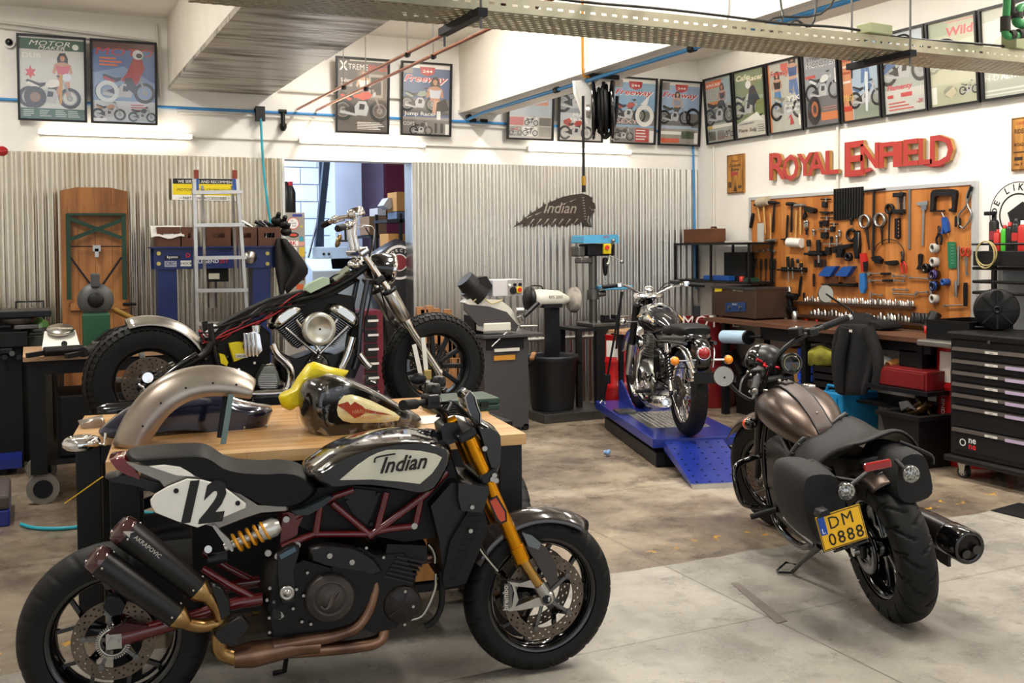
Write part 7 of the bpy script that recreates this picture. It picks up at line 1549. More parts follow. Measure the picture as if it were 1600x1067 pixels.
for i,(x,y0_,y1_)in enumerate(((1222,240,375),(1245,250,380))):slim((x,y0_),(x-3,y1_),.01,'long_punch',('left','right')[i]+' long black rod between the blue air gun and the chrome pliers','punch',hm)
t=tool('tyre_gauge','green notched plastic gauge card on the right of the board','gauge',B(1200,530,.01));gp_=[(1176,385),(1196,382),(1200,390),(1205,382),(1222,386),(1226,450),(1228,525),(1214,533),(1208,526),(1200,534),(1182,528),(1178,450)]
G().prism([B(*q,.004)for q in gp_],NB*.006).build('card',mat('gauge_green','#1f6e4a',.4),t,True)
for i in range(7):G().bar(B(1192,400+i*17,.0112),B(1212,399+i*17,.0112),.004,.001,up=NB).build('mark',flat('#7fa88c'),t,True)
for i,(x,y,lab)in enumerate(((1120,418,'roll of white tape hanging on the right of the board'),(1120,495,'second white tape roll below the first'),(1118,700,'white tape roll at the bottom right of the board'))):
 a=B(x,y,.0);t=tool('tape_roll',lab,'tape roll',a-Z3*.04,'tape rolls on the board');d=V((-1,.25,0)).normalized()
 G().lathe([(.038,0),(.038,.05),(.022,.05),(.022,0)],a+d*.002,d,24,closed=True).build('tape',mat('white_tape','#b9b6ae',.5),t,True);G().lathe([(.022,.005),(.022,.045),(.018,.045),(.018,.005)],a+d*.002,d,20,closed=True).build('core',grey_metal,t,True)
for i,(x,y,m_,lab)in enumerate(((1080,530,hm,'dark red-black tape roll below the tape rolls'),(1122,565,mat('purple_tape','#5a4a9c',.4),'black and purple tape roll'),(1122,628,blueh,'black and blue tape roll'),(1182,607,blueh,'small white and blue tape roll'))):
 a=B(x,y,.0);t=tool('tape_roll',lab,'tape roll',a-Z3*.04,'tape rolls on the board');d=V((-1,.25,0)).normalized();r_=.04 if i<3 else .028
 G().lathe([(r_,0),(r_,.055),(r_*.5,.055),(r_*.5,0)],a+d*.002,d,24,closed=True).build('tape',m_ if i==3 else black_gloss,t,True);G().lathe([(r_*1.01,.034),(r_*1.01,.048),(r_*.8,.056),(r_*.7,.056),(r_*.7,.034)],a+d*.002,d,24,closed=True).build('edge_band',m_,t,True)
chunk([(1020,455),(1030,448),(1042,455),(1036,510),(1048,535),(1010,537),(1022,510)],.02,'fork_tool','black forked lever tool at the centre right','tool',hm)
chunk([(765,470),(800,460),(822,480),(815,505),(790,500)],.04,'oil_filter_cup','dark grey filter cup hanging beside the red grip','tool',dark_metal)
chunk([(838,492),(900,486),(908,505),(880,515),(850,508)],.04,'wire_brush','dark brush below the large hanging wire loop','brush',black_matte)
chunk([(700,450),(725,445),(735,490),(732,545),(710,548),(704,490)],.03,'grease_gun','red and black gripped tool at the centre of the board','tool',redh,lambda t:G().prism([B(706,495,.035),B(734,492,.035),B(732,545,.035),B(710,548,.035)],NB*.004).build('grip',black_matte,t,True))
chunk([(700,560),(728,556),(730,640),(720,668),(706,665),(698,640)],.03,'grinder_blue','blue folding tool below the red gripped one','tool',mat('tool_blue','#2a6fb4',.4))
solo(G().tube([B(915+85*1.0*math.cos(a)-65,455-85*math.sin(a),.02)for a in[math.radians(-20+22*j)for j in range(11)]],.004,6,k=2),'wire_loop',hm,'large loop of thin black wire on the board','wire','hand tools on the board')
# brush racks
for i,(x,lab)in enumerate(((480,'left blue-topped brush in the bristle rack'),(575,'right blue-topped brush in the bristle rack'))):
 t=chunk([(x,565),(x+40,520),(x+98,518),(x+72,560),(x+62,575),(x+5,573)],.05,'scrubbing_brush',lab,'brush',blueh);g=G()
 for k in range(9):g.cyl(B(x+20+k*8,575,.03),B(x+22+k*8,615,.03),.007,n=6)
 g.build('bristles',mat('bristle_orange','#5c3418',.8),t,True,kind='stuff')
rack(498,680,622,'black rack carrying the two blue brushes')
# sockets
solo(G().prism([B(350,712,0),B(1000,742,0),B(1000,756,0),B(350,726,0)][::1],NB*.06),'socket_shelf',mat('dark_wood','#3c281c',.5),'upper narrow brown shelf of sockets on the board','shelf','socket shelves');
solo(G().prism([B(340,782,0),B(1080,838,0),B(1080,852,0),B(340,796,0)],NB*.06),'socket_shelf',MATS['dark_wood'],'lower narrow brown shelf of sockets on the board','shelf','socket shelves')
random.seed(9);N1=0
for x0_,x1_,f_,n_ in((385,985,lambda x:712+(x-350)*.0462,44),(420,1060,lambda x:782+(x-340)*.0757,34)):
 big=n_==34
 for i in range(n_):
  x=x0_+(x1_-x0_)*i/(n_-1)+random.uniform(-2,2)
  if 540<x<565 and not big:continue
  b_=B(x,f_(x),.03);r_=random.uniform(.009,.014)if not big else random.uniform(.011,.019);h_=random.uniform(.03,.055)if not big else random.uniform(.035,.07);m_=(chrome,ts,steel,grey_metal)[random.randint(0,3)]
  if big and x>980:m_=hm;r_=.02;h_=.08
  b_.z+=.001
  solo(G().lathe([(r_,0),(r_,h_*.5),(r_*.85,h_*.55),(r_*.85,h_),(r_*.5,h_),(r_*.45,h_*.7),(0,h_*.7)],b_,n=12),'socket',m_,(ordl(i,34)+' of the sockets on the lower board shelf' if big else ordl(i,44)+' in the small sockets on the upper board shelf'),'socket','lower shelf sockets' if big else 'upper shelf sockets')
# ratchets and spanners
for i,(a,b,hd)in enumerate((((745,560),(858,560),1),((750,600),(870,598),1),((762,675),(812,680),0),((875,572),(942,574),0),((882,598),(930,602),0),((876,648),(950,650),0),((876,670),(998,678),0),((965,582),(1068,588),0),((1005,665),(1062,662),0),((1160,738),(1272,734),0),((120,437),(155,433),0),((182,428),(214,434),0))):
 A,Bb=B(*a,.02),B(*b,.02);t=tool('ratchet' if hd else 'spanner',('upper ratchet with a black grip','lower ratchet with a black grip','short bar beside the ratchets','top spanner in the column of small ones','second small spanner in the column','third spanner in the column','longest spanner at the foot of the column','long double-ended spanner at the centre right','pair-ended bright spanner above the tape roll','long thin bar at the bottom right of the board','small bar at the left edge above the files','second small bar at the left edge above the files')[i],'ratchet' if hd else 'spanner',A.lerp(Bb,.5),'ratchets and spanners on the board')
 G().cyl(A,Bb,.006,n=8).build('bar',ts,t,True)
 if hd:G().cyl(A-NB*.01,A+NB*.02,.018,n=14).build('head',ts,t,True);G().cyl(A.lerp(Bb,.55),Bb,.011,n=10).build('grip',black_matte,t,True)
 else:
  for q in(A,Bb):G().cyl(q-NB*.006,q+NB*.008,.012,n=10).build('jaw',ts,t,True)
t=tool('scissors','red-handled scissors at the far right of the board','scissors',B(1282,570,.02))
for k,(hx,bx)in enumerate(((1262,1286),(1290,1278))):
 c_=B(hx,440,.015);G().tube([c_+V((0,.022*math.cos(a),.032*math.sin(a)))for a in[2*math.pi*j/12 for j in range(12)]],.006,6,closed=True).build('handle',redh,t,True)
 G().bar(B(hx+(8 if k==0 else-6),468,.012+.004*k),B(bx,570,.012+.004*k),.012,.003,up=NB).build('blade',ts,t,True)
slim((1236,408),(1235,625),.012,'steel_tube','long pale steel tube hanging at the right of the board','tube',ts,None,1.)
slim((1275,610),(1274,740),.018,'long_lever','long black lever at the far right bottom of the board','lever',hm,None,1.)
slim((1362,575)if False else(362,575),(350,685),.014,'side_cutter','black clip tool hanging left of the brushes','tool',black_matte,None,1.)
slim((432,560),(432,632),.012,'hex_key','black bent key hanging left of the brush rack','tool',hm,None,1.)
slim((377,665),(377,710),.012,'small_bit','short black bit above the sockets','tool',hm,None,1.)
slim((1080,600),(1085,720),.012,'adjustable_wrench','steel wrench hanging from a ring left of the blue tape','wrench',ts,None,1.)
slim((1222,600),(1222,690),.016,'key_ring_tool','bright metal joint hanging right of the blue tape','tool',ts,None,1.)
slim((745,660),(745,715),.008,'extension_bar','short steel extension bar standing left of the sockets','tool',ts,None,1.)
slim((95,225),(80,305),.018,'black_strap_tool','black pointed tool hung on the left frame of the board','tool',black_matte,None,1.)
# hand saw and power drill at the bottom left of the board
t=tool('hacksaw','hacksaw with a grey frame at the bottom left of the board','saw',B(180,745,.03));G().tube([B(130,675,.03),B(205,682,.03),B(238,690,.03),B(228,745,.03)],.01,8,k=2).build('frame',hm,t,True);G().bar(B(130,700,.03),B(232,742,.03),.002,.012).build('blade',ts,t,True);G().tube([B(205,690,.03),B(215,745,.03)],.018,8).build('handle',steel,t,True)
t=thing('power_drill','black cordless impact driver hanging nose-up left of the sockets','power tool',B(300,775,.06));G().cyl(B(262,680,.07),B(335,690,.07),.034,n=16).build('body',black_plastic,t,True);G().cyl(B(298,660,.07),B(296,632,.07),.02,.008,n=12).build('chuck',ts,t,True);G().bar(B(300,690,.07),B(305,745,.07),.04,.05,up=NB).build('handle',black_plastic,t,True,bevel=.01);G().box(B(305,758,.07),(.07,.09,.05)).build('battery',black_plastic,t,True,bevel=.008)
# ---------------------------------------------------------------- on the bench
def bz(px,py,z=BZ):return onz(px,py,z)
ub=thing('ultrasonic_cleaner','brown steel ultrasonic cleaner box at the left end of the wall bench','cleaner',(6.42,8.1,BZ))
ya,yb=onX(1112,490,6.2).y,onX(1180,492,6.2).y;zt_=onX(1112,448,6.2).z;brn=mat('brown_steel','#5f4c40',.32,.6,noise=.1)
G().b2((6.2,yb,BZ+.015),(6.62,ya,zt_)).build('body',brn,ub,True,bevel=.006);G().b2((6.19,yb-.004,zt_-.01),(6.63,ya+.004,zt_+.006)).build('lid_edge',grey_metal,ub,True)
def uf(px,py):p=onX(px,py,6.198);return p
G().prism([uf(1134,473),uf(1165,472),uf(1165,486),uf(1134,488)],(-.004,0,0)).build('control_panel',mat('panel_blue','#1d3c6c',.4),ub,True);G().prism([uf(1117,450),uf(1128,449),uf(1128,455),uf(1117,456)],(-.002,0,0)).build('warning_label',mat('label_yellow','#e0c81c',.4),ub,True)
for px in(1141,1158):G().cyl(uf(px,480)+V((-.004,0,0)),uf(px,480)+V((-.025,0,0)),.014,n=14).build('knob',steel,ub,True)
G().text('BANC',.03,uf(1149,477)+V((-.006,0,0)),(0,-1,0),Z3).build('panel_print',flat('#d0d8e0'),ub,True);G().text('EMMI / Ultrasonic',.022,uf(1153,455)+V((-.002,0,0)),(0,-1,0),Z3).build('panel_print',flat('#c8c0b4'),ub,True)
for y in(ya-.05,yb+.05):G().cyl((6.24,y,BZ),(6.24,y,BZ+.016),.015,n=10).build('foot',black_matte,ub,True)
def bottle(px,py,r,h,label,m,capm,z=BZ,taper=.6,name='bottle',group=None,lm=None):
 p=onz(px,py,z);t=thing(name,label,'bottle',p,0,group);G().lathe([(r*.95,0),(r,.005),(r,h*.72),(r*taper,h*.82),(r*.4,h*.86),(r*.4,h*.9)],n=18).build('body',m,t)
 G().lathe([(r*.45,h*.88),(r*.45,h),(0,h)],n=14).build('cap',capm,t)
 if lm:G().lathe([(r*1.01,h*.2),(r*1.01,h*.6)],n=18).build('label_sheet',lm,t)
 return t
bottle(1179,497,.045,.19,'white plastic bottle standing right of the brown steel box',white_paint,fit_m,lm=flat('#cfc4b4'))
def pot(px,py,r,h,label,m,name='pot',cat='pot',z=BZ):return solo(G().lathe([(r*.9,0),(r,h*.1),(r,h),(r*.88,h),(r*.86,h*.12),(0,h*.1)],onz(px,py,z),n=20),name,m,label,cat)
pot(1218,496,.035,.11,'red plastic cup on the bench under the hacksaw',redh);pot(1227,498,.035,.07,'steel tin right of the red cup',steel);pot(1242,499,.03,.08,'small pale tin on the bench',alu)
solo(G().prism([bz(1253,498),bz(1262,502),bz(1264,499),bz(1256,494)],(0,0,.012)),'red_clip',redh,'small red clip lying left of the mirror on the bench','clip');solo(G().bar(bz(1276,502)+Z3*.008,bz(1290,499)+Z3*.008,.02,.014),'red_marker',redh,'red marker lying on the bench','marker')
solo(G().bar(bz(1415,512)+Z3*.01,bz(1440,513)+Z3*.01,.03,.015),'box_cutter',fit_m,'white cutter lying on the bench at the right','cutter',bevel=.004)
pot(1450,521,.03,.06,'small red tin at the right end of the bench',redh)
jk=mat('jacket_black','#0e0e10',.85,noise=.2)
# black cap / coat lump on the bench
p=bz(1345,512);rings=[]
t=thing('baseball_cap','black soft cap lying on the wall bench above the hanging jacket','cap',p)
for k in range(7):a=k/6*math.pi/2;rings.append([V((.12*math.cos(a)*math.cos(q)*(1+.08*math.sin(3*q)),.22*math.cos(a)*math.sin(q),.13*math.sin(a)))for q in[2*math.pi*j/18 for j in range(18)]])
G().loft(rings).build('crown',jk,t);G().pillow([V((-.02,-.2,0)),V((-.02,-.36,.01)),V((-.02,-.4,.03)),V((-.02,-.3,.07)),V((-.02,-.18,.08))],-.12,.1,.2,axis=0).build('peak',jk,t)
p=bz(1470,523)
tr_=thing('parts_tray','black plastic tray on the metal bench top','tray',(6.3,p.y,BZ));ya,yb=onX(1455,515,6.1).y,onX(1522,515,6.1).y
for a_,b_ in(((6.05,yb,BZ+.006),(6.5,ya,BZ+.02)),((6.05,yb,BZ+.02),(6.07,ya,BZ+.15)),((6.48,yb,BZ+.02),(6.5,ya,BZ+.15)),((6.07,yb,BZ+.02),(6.48,yb+.02,BZ+.15)),((6.07,ya-.02,BZ+.02),(6.48,ya,BZ+.15))):G().b2(a_,b_).build('tray_wall',black_plastic,tr_,True)
solo(G().cyl((6.52,onX(1450,500,6.52).y,BZ+.01),onX(1462,490,6.6),.05,n=18),'black_sleeve',black_plastic,'fat black cylinder leaning at the foot of the board','sleeve');
for i,px in enumerate((1483,1510)):p=onX(px,500,6.6);solo(G().lathe([(.045,0),(.05,.01),(.05,.1),(.043,.1),(.043,.01),(0,.01)],(6.6,p.y,BZ+.006),n=20),'cup',black_plastic,('left','right')[i]+' black cup standing behind the tray','cup')
# paper roll on its arm
a,b=onX(1131,526,6.0),onX(1168,527,6.0);t=thing('paper_roll','light blue paper roll on a black arm under the wall bench','paper roll',(6.0,(a.y+b.y)/2,a.z-.07))
G().cyl(a,b,.062,n=28).build('paper',mat('paper_blue','#a9c4dc',.8),t,True);G().cyl(b+V((0,-.03,0)),b,.066,n=24).build('end_disc',black_satin,t,True);G().cyl(b,onX(1190,526,6.05),.014,n=10).build('arm',black_satin,t,True)
G().b2((6.08,onX(1188,520,6.08).y-.6,.78),(6.4,onX(1188,520,6.08).y,.895)).build('bracket_box',black_matte,t,True)
# hanging jacket
jt=thing('jacket','black jacket hanging from the edge of the wall bench','jacket',onX(1335,600,6.0))
def jp(px,py,x=5.98):return onX(px,py,x)
rows=[]
for k,(py,xa,xb)in enumerate(((505,1318,1352),(520,1310,1366),(545,1306,1372),(575,1306,1368),(600,1308,1362),(618,1314,1358))):
 rows.append([jp(xa+(xb-xa)*j/9,py)+V((-.03*math.sin(j*1.3+k*.5)-.02,0,0))for j in range(10)])
G().grid(rows).build('body',jk,jt,True,solid=.05,sub=1)
G().tube([jp(1322,512,5.93),jp(1312,560,5.9),jp(1312,612,5.92)],[.05,.045,.035],10,k=3).build('sleeve',jk,jt,True);G().tube([jp(1356,512,5.95),jp(1372,560,5.95),jp(1370,600,5.95)],[.05,.045,.035],10,k=3).build('sleeve',jk,jt,True)
G().box(jp(1329,517,5.86),(.004,.03,.02)).build('badge',flat('#d8d0c8'),jt,True)
# under the bench
def boxw(px0,px1,py0,py1,x,dpt,name,m,label,cat='box',bev=.006,z0=None,kind=None):
 a,b=onX(px0,py1,x),onX(px1,py0,x);zz=a.z if z0 is None else z0
 return solo(G().b2((x,b.y,zz),(x+dpt,a.y,b.z)),name,m,label,cat,bevel=bev)
t=thing('blue_crate','bright blue plastic crate on the floor pile under the bench','crate',(6.3,onX(1265,560,6.2).y,.36));ya,yb=onX(1246,560,6.2).y,onX(1282,560,6.2).y;bc=mat('crate_blue','#1f52d0',.4)
for z_ in(.365,.44,.515,.59,.665):G().b2((6.2,yb,z_),(6.22,ya,z_+.055)).build('slat',bc,t,True)
G().b2((6.22,ya-.02,.365),(6.6,ya,.72)).build('side',bc,t,True);G().b2((6.22,yb,.365),(6.6,yb+.02,.72)).build('side',bc,t,True);G().b2((6.22,yb,.365),(6.6,ya,.38)).build('bottom',bc,t,True)
t=thing('black_crate','black slatted crate under the bench with an olive cloth over it','crate',(6.2,onX(1290,580,6.1).y,.36));ya,yb=onX(1270,580,6.1).y,onX(1304,580,6.1).y
for z_ in(.365,.43,.495,.56):G().b2((6.1,yb,z_),(6.12,ya,z_+.045)).build('slat',black_plastic,t,True)
for y in(ya-.02,yb):G().b2((6.1,y,.365),(6.5,y+.02,.61)).build('side',black_plastic,t,True)
G().b2((6.12,yb,.365),(6.5,ya,.375)).build('bottom',black_plastic,t,True)
t=thing('olive_cloth','crumpled olive towel draped over the black crate','towel',onX(1285,570,6.2));ol=mat('olive_towel','#8c8a2c',.9,noise=.3,scale=12,bump=.3,bscale=60);random.seed(8)
rows=[[onX(1262+40*j/9,538+34*(i/6)+(abs(j-4.5)*2.2 if i<2 else 0),6.14-.12*math.sin(math.pi*i/6)*.5+random.uniform(-.02,.02))for j in range(10)]for i in range(7)]
G().grid(rows).build('cloth',ol,t,True,solid=.02,sub=1)
t=thing('cyan_tool_case','bright blue power tool case standing under the bench behind the hanging jacket','tool case',(6.1,onX(1300,630,6.0).y,0));cy=mat('cyan_case','#1c7fb4',.4);ya,yb=onX(1282,620,6.0).y,onX(1316,620,6.0).y
G().b2((6.0,yb,0.001),(6.4,ya,.42)).build('case',cy,t,True,bevel=.015);G().b2((5.985,yb+.05,.3),(6.0,yb+.1,.38)).build('latch',cy,t,True);G().tube([(6.02,ya-.05,.42),(6.02,ya-.07,.47),(6.02,yb+.07,.47),(6.02,yb+.05,.42)],.012,8).build('handle',cy,t,True)
boxw(1223,1248,545,600,6.3,.3,'cardboard_box',mat('cardboard','#a8793f',.8),'brown cardboard box under the bench left of the blue crate',z0=.001)
for i,(a,b)in enumerate((((1162,590),(1142,548)),((1150,600),(1170,560)))):solo(G().cyl(onX(*a,6.35),onX(*b,6.5),.055,n=18),'black_duct',black_plastic,('tall black tube leaning under the left end of the bench','second black tube leaning behind the first')[i],'tube')
boxw(1150,1222,600,640,6.25,.35,'parts_box',black_matte,'low dark box of parts under the left end of the bench',z0=.001)
pb=onX(1180,540,6.62);solo(G().b2((6.64,onX(1250,600,6.64).y,.1),(6.685,onX(1135,600,6.64).y,.85)),'pale_panel',mat('pale_board','#b9aca0',.6),'pale board leaning on the wall below the bench','panel')
solo(G().sph(onX(1312,545,6.35),(.12,.14,.13),14),'plastic_bag',mat('crinkled_bag','#8c8c8c',.3,noise=.6,scale=18,bump=.6,bscale=20),'crumpled black and white plastic bag behind the olive towel','bag')
# red toolbox, cloth, log, black bin with pipes
t=thing('red_tool_box','dark red metal drawer box on the lower shelf of the bench','tool box',(6.1,onX(1410,600,6.0).y,.36));ya,yb=onX(1366,600,5.95).y,onX(1448,600,5.95).y;zt_=onX(1410,577,5.95).z;zb_=onX(1410,606,5.95).z
rd=mat('toolbox_red','#6e1618',.4,noise=.15);G().b2((5.95,yb,zb_),(6.45,ya,zt_)).build('body',rd,t,True,bevel=.006);G().b2((5.94,yb+.02,zb_+.01),(5.95,ya-.02,zt_-.015)).build('front',rd,t,True,bevel=.003)
G().b2((5.9,yb-.05,zb_-.03),(6.5,ya+.05,zb_)).build('support_shelf',dark_metal,t,True)
for y in(yb,ya):G().b2((6.4,y-.02,0),(6.44,y+.02,zb_-.03)).build('support_leg',dark_metal,t,True)
solo(G().sph(onX(1378,568,6.15),(.1,.1,.07),12).sph(onX(1365,572,6.1),(.08,.1,.05),10),'white_rag',mat('white_rag_m','#c9c7c2',.9,bump=.4,bscale=25),'crumpled white rag on the dark red drawer box','rag')
solo(G().cyl(onX(1388,573,6.1),onX(1404,566,6.2),.04,n=16),'wood_log',ends,'short round piece of wood on the dark red drawer box','wood')
solo(G().b2((6.1,onX(1432,570,6.1).y,zt_),(6.4,onX(1404,570,6.1).y,zt_+.14)),'battery_box',black_matte,'dark square box on the right of the dark red drawer box','box',bevel=.01)
t=thing('parts_bin','black plastic tub of exhaust pipes on the floor under the bench','bin',(5.95,onX(1420,660,5.8).y,0));ya,yb=onX(1376,650,5.75).y,onX(1436,650,5.75).y;z0_,z1_=.0,onX(1420,655,5.75).z
rings=[]
for z_,e in((.001,.06),(z1_*.5,.03),(z1_,0)):rings.append([V((5.75+e,yb+e,z_)),V((6.3-e,yb+e,z_)),V((6.3-e,ya-e,z_)),V((5.75+e,ya-e,z_))])
rings+=[[V((5.72,yb-.03,z1_)),V((6.33,yb-.03,z1_)),V((6.33,ya+.03,z1_)),V((5.72,ya+.03,z1_))],[V((5.72,yb-.03,z1_+.03)),V((6.33,yb-.03,z1_+.03)),V((6.33,ya+.03,z1_+.03)),V((5.72,ya+.03,z1_+.03))],[V((5.78,yb+.03,z1_+.03)),V((6.27,yb+.03,z1_+.03)),V((6.27,ya-.03,z1_+.03)),V((5.78,ya-.03,z1_+.03))],[V((5.82,yb+.06,.05)),V((6.2,yb+.06,.05)),V((6.2,ya-.06,.05)),V((5.82,ya-.06,.05))]]
G().loft(rings,sm=False).build('tub',black_plastic,t,True)
exm=mat('used_exhaust','#7a5f3c',.3,.9,col2='#3a2c20',scale=9)
for i,(pp_,r_)in enumerate(((((1402,655),(1420,648),(1440,640),(1452,630)),.028),(((1405,645),(1425,640),(1442,628)),.026),(((1412,668),(1430,668),(1450,660)),.025),(((1435,622),(1446,636),(1455,650)),.022))):solo(G().tube([onX(a,b,5.95+.04*i)for a,b in pp_],r_,12,k=4),'exhaust_header',exm,('front bronze exhaust pipe in the black tub','second bronze exhaust pipe in the black tub','lowest bronze exhaust pipe in the black tub','upright bronze exhaust pipe in the black tub')[i],'exhaust pipe','exhaust pipes in the tub')
solo(G().prism([onX(1404,628,5.9),onX(1416,626,5.9),onX(1428,640,5.9),onX(1418,636,5.9),onX(1408,642,5.9)],(.02,0,0)),'metal_plate',ts,'torn silvery metal plate in the black tub','plate')
# red oil drum right
def drum(px,py,label,m,name='oil_drum',group=None,lab=None,r=.29,h=.88):
 p=onz(px,py,0);p=V((p.x,p.y,0))+V((FWD.x,FWD.y,0)).normalized()*r;t=thing(name,label,'drum',p,0,group)
 G().lathe([(r*.97,0),(r,.012),(r,h*.32),(r+.012,h*.345),(r,h*.37),(r,h*.64),(r+.012,h*.665),(r,h*.69),(r,h-.012),(r+.008,h-.004),(r+.004,h),(r-.012,h),(r-.014,h-.02),(0,h-.02)],n=40).build('body',m,t)
 G().cyl((r*.6,0,h-.02),(r*.6,0,h),.03,n=14).build('bung',steel,t);return t
red_d=mat('drum_red','#b3171a',.28,coat=.4,noise=.12)
d1=drum(1512,728,'red oil drum with white labels between the bench and the tool chest',red_d,r=.27);d1.location=(6.4,5.5,0)
def on_drum(t,px,py,w_,h_,m,nm,txt=None,tm=None,sz=.05,vert=False,r=.27):
 r+=.0015;o=t.location;dd=V((o.x,o.y,0));ry=ray(px,py);A_=ry.x**2+ry.y**2;Bq=-2*(ry.x*o.x+ry.y*o.y);C_=o.x**2+o.y**2-r*r;k=(-Bq-math.sqrt(max(0,Bq*Bq-4*A_*C_)))/(2*A_);p=CAM+ry*k
 a0_=math.atan2(p.y-o.y,p.x-o.x);vs=[];n=8
 if w_:
  for z_ in(p.z-h_/2,p.z+h_/2):
   for i in range(n+1):a=a0_+(i/n-.5)*w_/r;vs.append(V((r*math.cos(a),r*math.sin(a),z_)))
  G().add(vs,[(i,i+1,n+2+i,n+1+i)for i in range(n)]).build(nm,m,t)
 if txt:
  nr=V((math.cos(a0_),math.sin(a0_),0));ux=Z3.cross(nr);uy=Z3
  if vert:ux,uy=V((0,0,-1)),Z3.cross(nr)
  G().text(txt,sz,V((r*math.cos(a0_),r*math.sin(a0_),p.z))+nr*.006,ux,uy,off=.012).build('drum_print',tm,t)
on_drum(d1,1476,562,.13,.12,flat('#d6d2ca'),'paper_label');on_drum(d1,1475,584,.13,.12,flat('#d0ccc2'),'paper_label');on_drum(d1,1472,628,0,0,None,'','BLEND',flat('#e8e4de'),.06,True)
# ---------------------------------------------------------------- tool chest
CHX=5.62
cc=thing('tool_chest','tall black rolling tool chest with seven drawers at the right edge','tool chest',(5.9,4.5,0),0)
A0=onz(1497,745,0);A1=onz(1552,736,0)
def front_z(py,px=1487):return onD(px,py,(V((5.55,5.0,1))-CAM).dot(FWD)).z
FCm=Frame((5.85,5.24,0),math.radians(-90));cc.location=FCm.loc;cc.rotation_euler=(0,0,FCm.rz)     # local x along the front to the right, local y away
ck=mat('chest_black','#141415',.38,noise=.05);strip=mat('drawer_strip','#5f5954',.35,.6)
WD=.95
zc=lambda py:FCm.lat(1500,py,0).z
z_top,z_bot=zc(530),zc(712)
G().b2((0,.0,z_bot),(WD,.5,z_top)).build('body',ck,cc,bevel=.01)
G().b2((-.02,-.02,z_top),(WD+.02,.52,z_top+.05)).build('top_mat',black_plastic,cc,bevel=.012);G().b2((-.03,-.04,z_bot-.045),(WD+.03,.54,z_bot)).build('bumper',black_plastic,cc,bevel=.015)
ys_=[541,560,578,596,613,632,667,704]
lil=mat('lilac_label','#a99ab4',.5)
for i in range(7):
 za,zb_=zc(ys_[i]),zc(ys_[i+1])
 o=G().b2((.035,-.012,zb_+.006),(WD-.035,0,za-.004)).build('drawer',ck,cc,bevel=.003)
 G().prism([(.04,-.014,za-.004),(.04,-.03,za-.008),(.04,-.034,za-.028),(.04,-.014,za-.034)],(WD-.08,0,0)).build('drawer_pull',strip,o)
 G().b2((.32,-.037,za-.028),(.42,-.034,za-.012)).build('drawer_badge',flat('#c8c4bc'),o);G().text('kpsmo',.013,(.37,-.0375,za-.024),X3,Z3,off=.01).build('badge_print',flat('#1a1a1a'),o)
 if i:G().b2((.48,-.038,za-.034),(WD-.06,-.0355,za-.012)).build('name_strip',lil,o)
lo=zc(695);G().text('O',.075,(.12,-.0135,lo),X3,Z3,off=.005).text('ne',.065,(.20,-.0135,lo+.03),X3,Z3,off=.02).build('logo',flat('#d8d8d8'),cc);G().text('ne',.065,(.2,-.0135,lo-.012),X3,Z3,off=.02).build('logo',flat('#c8202a'),cc)
G().cyl((.34,-.022,z_top+.0),(.34,-.025,z_top+.0),.012,n=14).build('lock',steel,cc)
cr=mat('caster_black','#1c1c1c',.5)
for x,y in((.07,.06),(WD-.07,.06),(.07,.42),(WD-.07,.42)):
 r_=(z_bot-.045)*.36;o=G().cyl((x,y-.02,r_),(x,y+.02,r_),r_,n=26).build('caster',cr,cc);G().cyl((x,y-.023,r_),(x,y+.023,r_),r_*.62,n=22).build('caster_hub',alu,o)
 G().prism([(x-.035,y-.03,z_bot-.045),(x+.035,y-.03,z_bot-.045),(x+.02,y-.03,r_*.8),(x-.01,y-.03,r_*.8)],(0,.004,0)).prism([(x-.035,y+.026,z_bot-.045),(x+.035,y+.026,z_bot-.045),(x+.02,y+.026,r_*.8),(x-.01,y+.026,r_*.8)],(0,.004,0)).b2((x-.035,y-.03,z_bot-.06),(x+.035,y+.03,z_bot-.045)).build('caster_fork',alu,o)
 for k in range(5):a=k*1.256;G().cyl((x+r_*.4*math.cos(a),y-.0235,r_+r_*.4*math.sin(a)),(x+r_*.4*math.cos(a),y-.024,r_+r_*.4*math.sin(a)),r_*.13,n=8).build('hub_window',black_matte,o)
# screwdriver and oil drain pan on top
zt2=z_top+.05
p=FCm.I@onz(1545,517,zt2);t=thing('screwdriver','screwdriver with a red-brown handle lying on top of the tool chest','screwdriver',onz(1540,515,zt2));G().tube([(0,0,.02),(.05,-.05,.02),(.09,-.09,.02)],[.014,.02,.016],10).build('handle',mat('brown_red_handle','#7c2c1c',.35),t);G().cyl((0,0,.02),(-.1,.1,.02),.005,n=8).build('shaft',ts,t)
pc=FCm.lat(1560,484,.25);t=thing('drain_pan','round black plastic oil drain pan standing on edge on the tool chest','drain pan',(pc.x and(FCm.M@V((pc.x,.3,zt2)))))
pm=FCm.lat(1558,484,.3);C0=FCm.M@pm;ax=(CAM-C0);ax=V((ax.x*.8-.25,ax.y,.25)).normalized();Rr=C0.z-zt2-.0
o=G().lathe([(Rr*.2,.0),(Rr*.93,.005),(Rr,-.01),(Rr,-.12),(Rr*.9,-.13),(0,-.13)],C0,ax,40).build('pan',black_plastic,t,True)
x_,y_=basis(ax)
for k in range(8):a=k*math.pi/4;G().bar(C0+ax*.008+(x_*math.cos(a)+y_*math.sin(a))*Rr*.2,C0+ax*.008+(x_*math.cos(a)+y_*math.sin(a))*Rr*.9,.012,.01,up=ax).build('rib',black_plastic,t,True)
G().lathe([(Rr*.18,0),(Rr*.2,.012),(Rr*.1,.014),(Rr*.08,.004),(0,.004)],C0,ax,20).build('centre_boss',black_plastic,t,True);G().lathe([(Rr*.28,.006),(0,.0065)],C0+y_*Rr*.66,ax,20).build('pour_hole',mat('hole_black','#050505',.8),t,True)
